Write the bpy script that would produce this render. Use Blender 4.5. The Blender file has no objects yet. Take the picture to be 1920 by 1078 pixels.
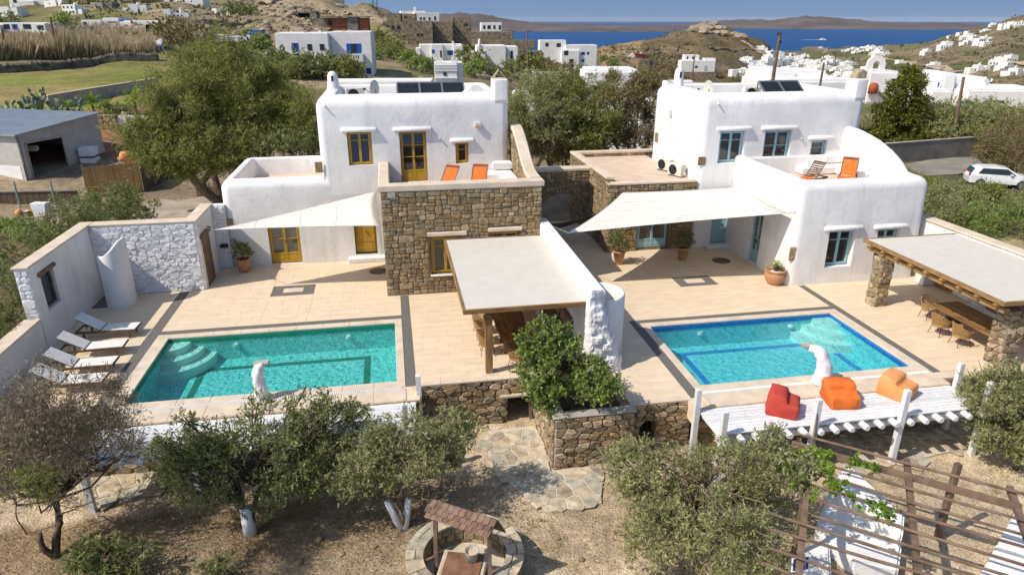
import bpy, bmesh, math, random
import numpy as np
from mathutils import Vector, Matrix, noise as mnoise

random.seed(7); NR = np.random.default_rng(11)
scene = bpy.context.scene
C = scene.collection

# ------------------------------------------------------------------ camera
CAM_H = 10.5
FPX, CX, CY, HZ = 1280.0, 960.0, 539.0, 37.5
PITCH = math.atan((CY-HZ)/FPX)
YAW = math.atan(240/math.hypot(FPX, CY-HZ))
cam_data = bpy.data.cameras.new("camera")
cam = bpy.data.objects.new("camera", cam_data); C.objects.link(cam)
cam_data.sensor_width = 36; cam_data.lens = 24
cam_data.clip_start = 0.1; cam_data.clip_end = 120000
cam.location = (0, 0, CAM_H)
cam.rotation_euler = (math.pi/2-PITCH, 0, -YAW)
scene.camera = cam

# ------------------------------------------------------------------ light
SUN_TRAVEL = Vector((0.80, 0.25, -0.92)).normalized()
SUN_EL = math.asin(-SUN_TRAVEL.z)
SUN_AZ = math.atan2(-SUN_TRAVEL.x, -SUN_TRAVEL.y)
world = bpy.data.worlds.new("World"); scene.world = world
world.use_nodes = True
wn = world.node_tree.nodes; wl = world.node_tree.links
for n in list(wn): wn.remove(n)
sky = wn.new('ShaderNodeTexSky'); sky.sky_type = 'NISHITA'; sky.sun_disc = False
sky.sun_elevation = SUN_EL; sky.sun_rotation = SUN_AZ
sky.altitude = 0; sky.air_density = 1.0; sky.dust_density = 1.0; sky.ozone_density = 1.0
bg = wn.new('ShaderNodeBackground'); bg.inputs['Strength'].default_value = 0.145
wo = wn.new('ShaderNodeOutputWorld')
# the slate-blue sky of this day has no white band at the horizon: look the sky up a little higher, smoothly, everywhere
tc_ = wn.new('ShaderNodeTexCoord'); sx_ = wn.new('ShaderNodeSeparateXYZ'); ma_ = wn.new('ShaderNodeMath'); ma_.operation = 'MULTIPLY_ADD'
cx_ = wn.new('ShaderNodeCombineXYZ'); nm_ = wn.new('ShaderNodeVectorMath'); nm_.operation = 'NORMALIZE'
ma_.inputs[1].default_value = 0.75; ma_.inputs[2].default_value = 0.5
wl.new(tc_.outputs['Generated'], sx_.inputs[0]); wl.new(sx_.outputs[0], cx_.inputs[0]); wl.new(sx_.outputs[1], cx_.inputs[1]); wl.new(sx_.outputs[2], ma_.inputs[0])
wl.new(ma_.outputs[0], cx_.inputs[2]); wl.new(cx_.outputs[0], nm_.inputs[0]); wl.new(nm_.outputs[0], sky.inputs[0])
wl.new(sky.outputs[0], bg.inputs['Color']); wl.new(bg.outputs[0], wo.inputs['Surface'])
sun_data = bpy.data.lights.new("sun", 'SUN'); sun_data.energy = 4.2; sun_data.angle = math.radians(0.53)
sun_data.color = (1.0, 0.93, 0.81)
sun = bpy.data.objects.new("sun", sun_data); C.objects.link(sun)
sun.rotation_euler = SUN_TRAVEL.to_track_quat('-Z', 'Y').to_euler()
sun.location = (-40, -20, 60)
scene.view_settings.view_transform = 'Standard'; scene.view_settings.look = 'None'
scene.view_settings.exposure = 0.12; scene.view_settings.gamma = 1.0
scene.view_settings.use_curve_mapping = False
scene.render.engine = 'CYCLES'
scene.cycles.adaptive_threshold = 0.02; scene.cycles.max_bounces = 5; scene.cycles.diffuse_bounces = 3; scene.cycles.glossy_bounces = 2; scene.cycles.transmission_bounces = 2; scene.cycles.volume_bounces = 0; scene.cycles.transparent_max_bounces = 6

# ------------------------------------------------------------------ measuring
_hd = np.array([math.sin(YAW), math.cos(YAW), 0]); _rt = np.array([math.cos(YAW), -math.sin(YAW), 0])
_fw = _hd*math.cos(PITCH)+np.array([0, 0, -math.sin(PITCH)]); _up = _hd*math.sin(PITCH)+np.array([0, 0, math.cos(PITCH)])
_c = np.array([0, 0, CAM_H])
def ray(x, y): return _fw*FPX+_rt*(x-CX)+_up*(CY-y)
def G(x, y, z=0.0):
    d = ray(x, y); return _c+d*((z-CAM_H)/d[2])
def PY(x, y, Y):
    d = ray(x, y); return _c+d*(Y/d[1])
def PX(x, y, X):
    d = ray(x, y); return _c+d*(X/d[0])
def PD(x, y, D):
    d = ray(x, y); return _c+d*(D/math.hypot(d[0], d[1]))

# ------------------------------------------------------------------ materials
def rgb(h):
    return tuple(h)+(1.0,)
MATS = {}
def mat(name, col, rough=0.85, var=0.12, scale=3.0, bump=0.0, bscale=20.0, rand=0.0, col2=None, island=False, spec=0.3, metal=0.0, obj=False, detail=4, stretch=None):
    """plain procedural surface: two-tone noise, optional per-object / per-island tint and fine relief"""
    if name in MATS: return MATS[name]
    m = bpy.data.materials.new(name); m.use_nodes = True
    nt = m.node_tree; N = nt.nodes; L = nt.links
    b = N['Principled BSDF']
    b.inputs['Roughness'].default_value = rough; b.inputs['Metallic'].default_value = metal
    b.inputs['Specular IOR Level'].default_value = spec
    geo = N.new('ShaderNodeNewGeometry')
    src = geo.outputs['Position']
    if obj:
        tc = N.new('ShaderNodeTexCoord'); src = tc.outputs['Object']
    if stretch:
        mp = N.new('ShaderNodeMapping'); mp.inputs['Scale'].default_value = stretch
        L.new(src, mp.inputs['Vector']); src = mp.outputs[0]
    nz = N.new('ShaderNodeTexNoise'); nz.inputs['Scale'].default_value = scale; nz.inputs['Detail'].default_value = detail
    L.new(src, nz.inputs['Vector'])
    if col2 is None: col2 = tuple(c*(1-2*var) for c in col); col = tuple(min(1, c*(1+var*0.6)) for c in col)
    mx = N.new('ShaderNodeMix'); mx.data_type = 'RGBA'
    rp = N.new('ShaderNodeMapRange'); rp.inputs['From Min'].default_value = 0.35; rp.inputs['From Max'].default_value = 0.65
    L.new(nz.outputs['Fac'], rp.inputs['Value']); L.new(rp.outputs[0], mx.inputs['Factor'])
    mx.inputs['A'].default_value = rgb(col); mx.inputs['B'].default_value = rgb(col2)
    out = mx.outputs['Result']
    if rand > 0:
        if island: rv = geo.outputs['Random Per Island']
        else:
            oi = N.new('ShaderNodeObjectInfo'); rv = oi.outputs['Random']
        hs = N.new('ShaderNodeHueSaturation')
        r1 = N.new('ShaderNodeMapRange'); r1.inputs['To Min'].default_value = 1-rand; r1.inputs['To Max'].default_value = 1+rand
        L.new(rv, r1.inputs['Value']); L.new(r1.outputs[0], hs.inputs['Value'])
        mu = N.new('ShaderNodeMath'); mu.operation = 'MULTIPLY'; mu.inputs[1].default_value = 7.31
        fr = N.new('ShaderNodeMath'); fr.operation = 'FRACT'
        L.new(rv, mu.inputs[0]); L.new(mu.outputs[0], fr.inputs[0])
        r2 = N.new('ShaderNodeMapRange'); r2.inputs['To Min'].default_value = 0.5-rand*0.06; r2.inputs['To Max'].default_value = 0.5+rand*0.06
        L.new(fr.outputs[0], r2.inputs['Value']); L.new(r2.outputs[0], hs.inputs['Hue'])
        L.new(out, hs.inputs['Color']); out = hs.outputs['Color']
    L.new(out, b.inputs['Base Color'])
    if bump > 0:
        n2 = N.new('ShaderNodeTexNoise'); n2.inputs['Scale'].default_value = bscale; n2.inputs['Detail'].default_value = 5
        L.new(src, n2.inputs['Vector'])
        bp = N.new('ShaderNodeBump'); bp.inputs['Strength'].default_value = min(1, bump); bp.inputs['Distance'].default_value = 0.02*max(1, bump)
        L.new(n2.outputs['Fac'], bp.inputs['Height']); L.new(bp.outputs[0], b.inputs['Normal'])
    MATS[name] = m
    return m

def stone_mat(name, cols, scale=6.0, bump=0.8, rough=0.92):
    """each stone takes one colour of a ramp by a random value of its object plus its island"""
    if name in MATS: return MATS[name]
    m = bpy.data.materials.new(name); m.use_nodes = True
    nt = m.node_tree; N = nt.nodes; L = nt.links; b = N['Principled BSDF']
    b.inputs['Roughness'].default_value = rough; b.inputs['Specular IOR Level'].default_value = 0.2
    geo = N.new('ShaderNodeNewGeometry'); oi = N.new('ShaderNodeObjectInfo')
    ad = N.new('ShaderNodeMath'); ad.operation = 'ADD'
    L.new(geo.outputs['Random Per Island'], ad.inputs[0]); L.new(oi.outputs['Random'], ad.inputs[1])
    fr = N.new('ShaderNodeMath'); fr.operation = 'FRACT'; L.new(ad.outputs[0], fr.inputs[0])
    cr = N.new('ShaderNodeValToRGB'); cr.color_ramp.interpolation = 'CONSTANT'
    while len(cr.color_ramp.elements) < len(cols): cr.color_ramp.elements.new(0.5)
    for i, c in enumerate(cols):
        cr.color_ramp.elements[i].position = i/len(cols); cr.color_ramp.elements[i].color = rgb(c)
    L.new(fr.outputs[0], cr.inputs['Fac'])
    nz = N.new('ShaderNodeTexNoise'); nz.inputs['Scale'].default_value = scale; nz.inputs['Detail'].default_value = 6
    L.new(geo.outputs['Position'], nz.inputs['Vector'])
    rp = N.new('ShaderNodeMapRange'); rp.inputs['From Min'].default_value = 0.3; rp.inputs['From Max'].default_value = 0.7
    rp.inputs['To Min'].default_value = 0.62; rp.inputs['To Max'].default_value = 1.3
    L.new(nz.outputs['Fac'], rp.inputs['Value'])
    mx = N.new('ShaderNodeMix'); mx.data_type = 'RGBA'; mx.blend_type = 'MULTIPLY'; mx.inputs['Factor'].default_value = 1
    L.new(cr.outputs['Color'], mx.inputs['A']); L.new(rp.outputs[0], mx.inputs['B'])
    L.new(mx.outputs['Result'], b.inputs['Base Color'])
    n2 = N.new('ShaderNodeTexNoise'); n2.inputs['Scale'].default_value = scale*3; n2.inputs['Detail'].default_value = 6
    L.new(geo.outputs['Position'], n2.inputs['Vector'])
    bp = N.new('ShaderNodeBump'); bp.inputs['Strength'].default_value = bump; bp.inputs['Distance'].default_value = 0.03
    L.new(n2.outputs['Fac'], bp.inputs['Height']); L.new(bp.outputs[0], b.inputs['Normal'])
    MATS[name] = m; return m

def leaf_mat(name, col, col2, rough=0.55, trans=0.42, rand=0.4):
    if name in MATS: return MATS[name]
    m = bpy.data.materials.new(name); m.use_nodes = True
    nt = m.node_tree; N = nt.nodes; L = nt.links; b = N['Principled BSDF']; o = N['Material Output']
    b.inputs['Roughness'].default_value = rough; b.inputs['Specular IOR Level'].default_value = 0.35
    geo = N.new('ShaderNodeNewGeometry')
    mx = N.new('ShaderNodeMix'); mx.data_type = 'RGBA'
    mx.inputs['A'].default_value = rgb(col); mx.inputs['B'].default_value = rgb(col2)
    nz = N.new('ShaderNodeTexNoise'); nz.inputs['Scale'].default_value = 1.1; nz.inputs['Detail'].default_value = 3
    L.new(geo.outputs['Position'], nz.inputs['Vector'])
    ad = N.new('ShaderNodeMath'); ad.operation = 'MULTIPLY_ADD'; ad.inputs[1].default_value = 0.6
    L.new(geo.outputs['Random Per Island'], ad.inputs[0])
    r0 = N.new('ShaderNodeMapRange'); r0.inputs['From Min'].default_value = 0.35; r0.inputs['From Max'].default_value = 0.7; r0.inputs['To Max'].default_value = 0.5
    L.new(nz.outputs['Fac'], r0.inputs['Value']); L.new(r0.outputs[0], ad.inputs[2])
    L.new(ad.outputs[0], mx.inputs['Factor'])
    hs = N.new('ShaderNodeHueSaturation')
    mu = N.new('ShaderNodeMath'); mu.operation = 'MULTIPLY'; mu.inputs[1].default_value = 13.7
    fr = N.new('ShaderNodeMath'); fr.operation = 'FRACT'
    L.new(geo.outputs['Random Per Island'], mu.inputs[0]); L.new(mu.outputs[0], fr.inputs[0])
    r1 = N.new('ShaderNodeMapRange'); r1.inputs['To Min'].default_value = 1-rand; r1.inputs['To Max'].default_value = 1+rand
    L.new(fr.outputs[0], r1.inputs['Value']); L.new(r1.outputs[0], hs.inputs['Value'])
    L.new(mx.outputs['Result'], hs.inputs['Color']); L.new(hs.outputs['Color'], b.inputs['Base Color'])
    tr = N.new('ShaderNodeBsdfTranslucent'); L.new(hs.outputs['Color'], tr.inputs['Color'])
    ms = N.new('ShaderNodeMixShader'); ms.inputs[0].default_value = trans
    L.new(b.outputs[0], ms.inputs[1]); L.new(tr.outputs[0], ms.inputs[2]); L.new(ms.outputs[0], o.inputs['Surface'])
    MATS[name] = m; return m

def glass_mat(name, tint=(0.02, 0.025, 0.03), rough=0.05):
    if name in MATS: return MATS[name]
    m = bpy.data.materials.new(name); m.use_nodes = True
    b = m.node_tree.nodes['Principled BSDF']
    b.inputs['Base Color'].default_value = rgb(tint); b.inputs['Roughness'].default_value = rough
    b.inputs['Specular IOR Level'].default_value = 0.8
    MATS[name] = m; return m

W_PLASTER = mat('white_plaster', (0.80, 0.79, 0.775), 0.92, 0.055, 0.9, 0.7, 5.0, spec=0.15, detail=9)
def weather(m):
    """faint rain streaks and scuffed patches in the limewash"""
    N = m.node_tree.nodes; L = m.node_tree.links; b = N['Principled BSDF']; src = b.inputs['Base Color'].links[0].from_socket; geo = N.new('ShaderNodeNewGeometry')
    for st, lo, f0, f1 in (((3.2, 3.2, .22), .86, .56, .80), ((.55, .55, .55), .94, .5, .75), ((14, 14, 9), .93, .55, .8)):
        mp = N.new('ShaderNodeMapping'); mp.inputs['Scale'].default_value = st; L.new(geo.outputs['Position'], mp.inputs['Vector'])
        nz = N.new('ShaderNodeTexNoise'); nz.inputs['Scale'].default_value = 1.0; nz.inputs['Detail'].default_value = 7; L.new(mp.outputs[0], nz.inputs['Vector'])
        rp = N.new('ShaderNodeMapRange'); rp.inputs['From Min'].default_value = f0; rp.inputs['From Max'].default_value = f1; rp.inputs['To Min'].default_value = 1; rp.inputs['To Max'].default_value = lo; L.new(nz.outputs['Fac'], rp.inputs['Value'])
        mx = N.new('ShaderNodeMix'); mx.data_type = 'RGBA'; mx.blend_type = 'MULTIPLY'; mx.inputs['Factor'].default_value = 1; L.new(src, mx.inputs['A']); L.new(rp.outputs[0], mx.inputs['B']); src = mx.outputs['Result']
    L.new(src, b.inputs['Base Color'])
weather(W_PLASTER)
W_PAINT = mat('white_paint', (0.80, 0.80, 0.80), 0.7, 0.05, 3.0, 0.15, 25)
W_WOOD = mat('white_painted_wood', (0.78, 0.78, 0.79), 0.6, 0.09, 5.0, 0.3, 30, rand=0.08, stretch=(1, 8, 8))
W_STONE = mat('whitewashed_stone', (0.78, 0.78, 0.79), 0.9, 0.06, 4, 0.8, 9, rand=0.05)
BEIGE = mat('beige_coping', (0.66, 0.55, 0.43), 0.85, 0.07, 2.0, 0.25, 15)
ROOFFLOOR = mat('roof_screed', (0.62, 0.48, 0.37), 0.9, 0.06, 1.5, 0.1, 10)
TILE = mat('travertine_tile', (0.745, 0.595, 0.425), 0.6, 0.045, 1.3, 0.15, 14, rand=0.03, stretch=(1, 3, 1), spec=0.35)
GROUT = mat('tile_grout', (0.72, 0.575, 0.41), 0.9, 0.1, 4)
PEBBLE = mat('grey_pebble_mosaic', (0.20, 0.19, 0.175), 0.8, 0.35, 28, 1.0, 40)
STONES = stone_mat('house_stone', [(0.30, 0.215, 0.115), (0.25, 0.18, 0.10), (0.345, 0.255, 0.15), (0.245, 0.20, 0.13), (0.285, 0.20, 0.105), (0.21, 0.155, 0.09), (0.38, 0.295, 0.185), (0.27, 0.225, 0.15)])
RUBBLE = stone_mat('rubble_stone', [(0.33, 0.245, 0.145), (0.26, 0.195, 0.115), (0.40, 0.31, 0.20), (0.28, 0.24, 0.165), (0.35, 0.24, 0.13), (0.46, 0.36, 0.24), (0.22, 0.175, 0.115)])
MORTAR = mat('dark_mortar', (0.24, 0.18, 0.105), 0.95, 0.2, 6, 0.8, 15)
FLAG = stone_mat('flagstone', [(0.46, 0.385, 0.27), (0.40, 0.36, 0.28), (0.50, 0.41, 0.29), (0.42, 0.395, 0.32), (0.53, 0.455, 0.34), (0.36, 0.30, 0.22)], 4, 0.5)
FLAGJOINT = mat('flagstone_joint', (0.60, 0.52, 0.40), 0.95, 0.1, 4, 0.4, 20)
YELLOW = mat('ochre_paint', (0.50, 0.31, 0.035), 0.5, 0.07, 4, 0.15, 20)
BLUE = mat('aqua_paint', (0.34, 0.53, 0.58), 0.5, 0.07, 4, 0.15, 20)
ROYAL = mat('royal_blue_paint', (0.02, 0.11, 0.50), 0.5, 0.1, 4)
PANE = glass_mat('window_glass')
PANE2 = glass_mat('window_glass_grey', (0.12, 0.115, 0.10), 0.06)
weather(W_WOOD)
WOOD = mat('honey_wood', (0.33, 0.185, 0.075), 0.6, 0.2, 2.5, 0.3, 12, stretch=(6, 1, 6), rand=0.1)
WOODX = mat('honey_wood_across', (0.33, 0.185, 0.075), 0.6, 0.2, 2.5, 0.3, 12, stretch=(1, 6, 6), rand=0.1)
DWOOD = mat('dark_wood', (0.14, 0.085, 0.05), 0.75, 0.2, 3, 0.4, 15, rand=0.12)
PERG = mat('weathered_brown_wood', (0.20, 0.135, 0.095), 0.8, 0.2, 3, 0.4, 20, rand=0.12)
CANVAS = mat('cream_canvas', (0.74, 0.71, 0.65), 0.85, 0.03, 1.5, 0.08, 40)
ROOFCAN = mat('grey_cream_canopy', (0.60, 0.57, 0.51), 0.8, 0.025, 2.5, 0.1, 20)
RATTAN = mat('rattan', (0.42, 0.25, 0.10), 0.6, 0.2, 20)
TERRA = mat('terracotta', (0.52, 0.27, 0.14), 0.85, 0.12, 4, 0.2, 15)
METAL = mat('grey_metal', (0.35, 0.36, 0.37), 0.4, 0.08, 5, metal=0.7)
DMETAL = mat('dark_metal', (0.03, 0.03, 0.032), 0.5, 0.1, 5, metal=0.3)
ACW = mat('ac_casing', (0.66, 0.64, 0.58), 0.6, 0.05, 5)
CONC = mat('concrete', (0.40, 0.37, 0.32), 0.92, 0.12, 2, 0.4, 12)
BARK = mat('bark', (0.13, 0.095, 0.065), 0.95, 0.25, 6, 1.0, 25)
BARKL = mat('pale_bark', (0.26, 0.20, 0.14), 0.95, 0.25, 6, 1.0, 25)
ORANGE = mat('orange_fabric', (0.72, 0.165, 0.03), 0.9, 0.06, 4, 0.3, 30)
ORANGE2 = mat('light_orange_fabric', (0.80, 0.33, 0.12), 0.9, 0.06, 4, 0.3, 30)
RED = mat('red_fabric', (0.50, 0.065, 0.045), 0.9, 0.06, 4, 0.3, 30)
SLING = mat('white_sling', (0.74, 0.72, 0.69), 0.85, 0.03, 5, 0.1, 60)
L_OLIVE = leaf_mat('olive_leaf', (0.18, 0.20, 0.065), (0.47, 0.47, 0.22))
L_DARK = leaf_mat('dark_leaf', (0.105, 0.135, 0.042), (0.34, 0.36, 0.145))
L_TAM = leaf_mat('tamarisk_leaf', (0.15, 0.17, 0.033), (0.38, 0.385, 0.11))
L_BRIGHT = leaf_mat('bright_leaf', (0.13, 0.20, 0.035), (0.36, 0.44, 0.12))
L_LIME = leaf_mat('vine_leaf', (0.13, 0.24, 0.02), (0.27, 0.40, 0.05))
L_BROWN = leaf_mat('dry_leaf', (0.15, 0.11, 0.075), (0.30, 0.24, 0.15), trans=0.2)
L_RUST = leaf_mat('rusty_leaf', (0.16, 0.13, 0.05), (0.30, 0.235, 0.11), trans=0.25)
L_CYP = leaf_mat('cypress_leaf', (0.075, 0.095, 0.012), (0.27, 0.27, 0.04))
L_REED = leaf_mat('reed_blade', (0.34, 0.275, 0.17), (0.56, 0.47, 0.31), trans=0.5)
L_CACT = leaf_mat('cactus_pad', (0.10, 0.14, 0.07), (0.24, 0.27, 0.15), trans=0.05)
L_GRASS = leaf_mat('grass_blade', (0.14, 0.17, 0.03), (0.27, 0.26, 0.08), trans=0.3)
L_SCRUB = leaf_mat('scrub_leaf', (0.074, 0.081, 0.030), (0.176, 0.155, 0.068), trans=0.1)

# ------------------------------------------------------------------ mesh collecting
def empty(name, loc=(0, 0, 0), rz=0.0):
    o = bpy.data.objects.new(name, None); C.objects.link(o)
    o.location = loc; o.rotation_euler = (0, 0, rz); o.empty_display_size = 0.3
    OFF[o] = Vector(loc)
    return o
OFF = {}
def tag(o, label=None, cat=None, group=None, kind=None):
    if label: o['label'] = label
    if cat: o['category'] = cat
    if group: o['group'] = group
    if kind: o['kind'] = kind
    return o
NTH = ['leftmost']+['%d%s' % (i, 'th' if 10 < i % 100 < 14 else {1: 'st', 2: 'nd', 3: 'rd'}.get(i % 10, 'th')) for i in range(2, 60)]
def thing(name, label, cat, loc=(0, 0, 0), group=None, rz=0.0):
    return tag(empty(name, loc, rz), label, cat, group)

class MB:
    def __init__(s): s.v = []; s.f = []
    def add(s, vs, fs):
        n = len(s.v); s.v += [tuple(map(float, q)) for q in vs]; s.f += [tuple(i+n for i in f) for f in fs]; return s
    def box(s, x0, x1, y0, y1, z0, z1, ch=0.0):
        return s.fbox(((0, 0, 0), (1, 0, 0), (0, 1, 0), (0, 0, 1)), x0, x1, y0, y1, z0, z1, ch)
    def fbox(s, fr, u0, u1, n0, n1, z0, z1, ch=0.0):
        """box in a frame (origin, u, n, up); ch chamfers the four long edges and ends"""
        O, U, Nn, Z = [np.array(a, float) for a in fr]
        if u1 < u0: u0, u1 = u1, u0
        if n1 < n0: n0, n1 = n1, n0
        P = lambda a, b, c: O+U*a+Nn*b+Z*c
        if ch <= 0:
            vs = [P(a, b, c) for c in (z0, z1) for a, b in ((u0, n0), (u1, n0), (u1, n1), (u0, n1))]
            return s.add(vs, [(0, 3, 2, 1), (4, 5, 6, 7), (0, 1, 5, 4), (1, 2, 6, 5), (2, 3, 7, 6), (3, 0, 4, 7)])
        c = ch; vs = []
        for z, k in ((z0, c), (z0+c, 0), (z1-c, 0), (z1, c)):
            for a, b in ((u0+k, n0+k), (u1-k, n0+k), (u1-k, n1-k), (u0+k, n1-k)): vs.append(P(a, b, z))
        fs = [(3, 2, 1, 0), (12, 13, 14, 15)]
        for r in range(3):
            for i in range(4): j = (i+1) % 4; fs.append((r*4+i, r*4+j, r*4+4+j, r*4+4+i))
        return s.add(vs, fs)
    def bar(s, a, b, w, h=None, up=(0, 0, 1)):
        """square bar between two points"""
        a = Vector(a); b = Vector(b); h = h or w; d = (b-a); L = d.length; d.normalize()
        u = d.cross(Vector(up))
        if u.length < 1e-4: u = Vector((1, 0, 0))
        u.normalize(); v = u.cross(d)
        vs = []
        for p in (a, b):
            for i, j in ((-1, -1), (1, -1), (1, 1), (-1, 1)): vs.append(p+u*(i*w/2)+v*(j*h/2))
        return s.add(vs, [(0, 1, 2, 3), (7, 6, 5, 4), (0, 4, 5, 1), (1, 5, 6, 2), (2, 6, 7, 3), (3, 7, 4, 0)])
    def tube(s, pts, rad, n=6, cap=True):
        pts = [Vector(p) for p in pts]
        if not hasattr(rad, '__len__'): rad = [rad]*len(pts)
        vs = []; fs = []; pu = None
        for i, p in enumerate(pts):
            d = (pts[min(i+1, len(pts)-1)]-pts[max(i-1, 0)])
            if d.length < 1e-9: d = Vector((0, 0, 1))
            d.normalize()
            u = (pu-d*pu.dot(d)) if pu is not None else d.cross(Vector((0.3, 0.2, 1)) if abs(d.z) < .95 else Vector((1, 0.1, 0)))
            if u.length < 1e-6: u = d.orthogonal()
            u.normalize(); pu = u; v = d.cross(u)
            for k in range(n):
                a = 2*math.pi*k/n; vs.append(p+(u*math.cos(a)+v*math.sin(a))*rad[i])
        for i in range(len(pts)-1):
            for k in range(n):
                k2 = (k+1) % n; fs.append((i*n+k, i*n+k2, (i+1)*n+k2, (i+1)*n+k))
        if cap: fs.append(tuple(range(n-1, -1, -1))); fs.append(tuple(range((len(pts)-1)*n, len(pts)*n)))
        return s.add(vs, fs)
    def lathe(s, c, prof, n=20, sx=1, sy=1, capb=True, capt=True):
        vs = []; fs = []
        for r, z in prof:
            for k in range(n):
                a = 2*math.pi*k/n; vs.append((c[0]+r*sx*math.cos(a), c[1]+r*sy*math.sin(a), c[2]+z))
        for i in range(len(prof)-1):
            for k in range(n):
                k2 = (k+1) % n; fs.append((i*n+k, i*n+k2, (i+1)*n+k2, (i+1)*n+k))
        if capb: fs.append(tuple(range(n-1, -1, -1)))
        if capt: fs.append(tuple(range((len(prof)-1)*n, len(prof)*n)))
        return s.add(vs, fs)
    def prism(s, poly, z0, z1):
        n = len(poly); vs = [(p[0], p[1], z0) for p in poly]+[(p[0], p[1], z1) for p in poly]
        fs = [tuple(range(n-1, -1, -1)), tuple(range(n, 2*n))]+[(i, (i+1) % n, n+(i+1) % n, n+i) for i in range(n)]
        return s.add(vs, fs)
    def fprism(s, fr, poly, n0, n1):
        """polygon given in (u, z) of a frame, extruded along its normal from n0 to n1"""
        O, U, Nn, Z = [np.array(a, float) for a in fr]; n = len(poly)
        vs = [O+U*p[0]+Z*p[1]+Nn*n0 for p in poly]+[O+U*p[0]+Z*p[1]+Nn*n1 for p in poly]
        fs = [tuple(range(n-1, -1, -1)), tuple(range(n, 2*n))]+[(i, (i+1) % n, n+(i+1) % n, n+i) for i in range(n)]
        return s.add(vs, fs)
    def grid(s, P):
        """P: rows of points"""
        r = len(P); c = len(P[0])
        return s.add([q for row in P for q in row], [(i*c+j, i*c+j+1, (i+1)*c+j+1, (i+1)*c+j) for i in range(r-1) for j in range(c-1)])
    def build(s, name, material, parent=None, smooth=False, bevel=0.0, fixn=True):
        me = bpy.data.meshes.new(name)
        off = Vector((0, 0, 0))
        if parent is not None:
            p = parent
            while p.parent is not None: p = p.parent
            off = OFF.get(p, Vector((0, 0, 0)))
        me.from_pydata([(a-off.x, b-off.y, c-off.z) for a, b, c in s.v], [], s.f)
        if fixn or bevel:
            bm = bmesh.new(); bm.from_mesh(me)
            bmesh.ops.recalc_face_normals(bm, faces=bm.faces)
            if bevel > 0:
                eds = [e for e in bm.edges if len(e.link_faces) == 2 and e.calc_face_angle(0) > 0.6]
                bmesh.ops.bevel(bm, geom=eds, offset=bevel, segments=2, affect='EDGES', clamp_overlap=True)
            bm.to_mesh(me); bm.free()
        return link(name, me, material, parent, smooth)

def link(name, me, material, parent=None, smooth=False):
    if material is not None: me.materials.append(material)
    if smooth: me.polygons.foreach_set('use_smooth', [True]*len(me.polygons))
    o = bpy.data.objects.new(name, me); C.objects.link(o)
    if parent is not None: o.parent = parent
    return o
def fast_mesh(name, V, F4=None, F3=None):
    me = bpy.data.meshes.new(name); V = np.asarray(V, np.float32)
    faces = [F for F in (F4, F3) if F is not None and len(F)]
    loops = np.concatenate([np.asarray(F, np.int32).ravel() for F in faces])
    cnt = np.concatenate([np.full(len(F), F.shape[1], np.int32) for F in faces])
    st = np.concatenate([[0], np.cumsum(cnt)[:-1]]).astype(np.int32)
    me.vertices.add(len(V)); me.vertices.foreach_set('co', V.ravel())
    me.loops.add(len(loops)); me.loops.foreach_set('vertex_index', loops)
    me.polygons.add(len(cnt)); me.polygons.foreach_set('loop_start', st); me.polygons.foreach_set('loop_total', cnt)
    me.update(calc_edges=True); return me
def copy_tree(o, parent=None, loc=None, rz=None, scale=None, label=None):
    c = o.copy(); C.objects.link(c); c.parent = parent
    if loc is not None: c.location = loc; OFF[c] = Vector(loc)
    if rz is not None: c.rotation_euler = (0, 0, rz)
    if scale is not None: c.scale = scale if hasattr(scale, '__len__') else (scale,)*3
    if label: c['label'] = label
    for ch in list(o.children): copy_tree(ch, c)
    return c
def shade_auto(o, ang=0.6):
    me = o.data
    me.polygons.foreach_set('use_smooth', [True]*len(me.polygons))
    bm = bmesh.new(); bm.from_mesh(me)
    for e in bm.edges:
        if len(e.link_faces) == 2 and e.calc_face_angle(0) > ang: e.smooth = False
    bm.to_mesh(me); bm.free()
    return o
FX = lambda x, y, z=0: ((x, y, z), (1, 0, 0), (0, -1, 0), (0, 0, 1))      # a wall that faces the camera side (-Y)
FL = lambda x, y, z=0: ((x, y, z), (0, -1, 0), (-1, 0, 0), (0, 0, 1))     # a wall that faces -X; u runs towards the camera

# ------------------------------------------------------------------ stones laid in a wall
def mondrian(w, h, sw, sh, rng):
    out = []
    def split(x, y, a, b):
        tw = sw*rng.uniform(0.55, 1.55); th = sh*rng.uniform(0.55, 1.5)
        if a > tw*1.5 or b > th*1.5:
            if a/sw > b/sh*rng.uniform(0.7, 1.3): t = rng.uniform(0.34, 0.66)*a; split(x, y, t, b); split(x+t, y, a-t, b)
            else: t = rng.uniform(0.34, 0.66)*b; split(x, y, a, t); split(x, y+t, a, b-t)
        else: out.append([x, y, x+a, y+b])
    n = max(1, round(h/(sh*3.1))); hs = [rng.uniform(.75, 1.25) for _ in range(n)]; k = h/sum(hs); y = 0
    for q in hs: split(0, y, w, q*k); y += q*k
    return out
def trim(c, holes):
    for h in holes:
        x0, y0, x1, y1 = c
        if x1 <= h[0] or x0 >= h[2] or y1 <= h[1] or y0 >= h[3]: continue
        opts = [[x0, y0, min(x1, h[0]), y1], [max(x0, h[2]), y0, x1, y1], [x0, y0, x1, min(y1, h[1])], [x0, max(y0, h[3]), x1, y1]]
        opts = [o for o in opts if o[2]-o[0] > 0.06 and o[3]-o[1] > 0.05]
        if not opts: return None
        c = max(opts, key=lambda o: (o[2]-o[0])*(o[3]-o[1]))
    return c
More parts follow.
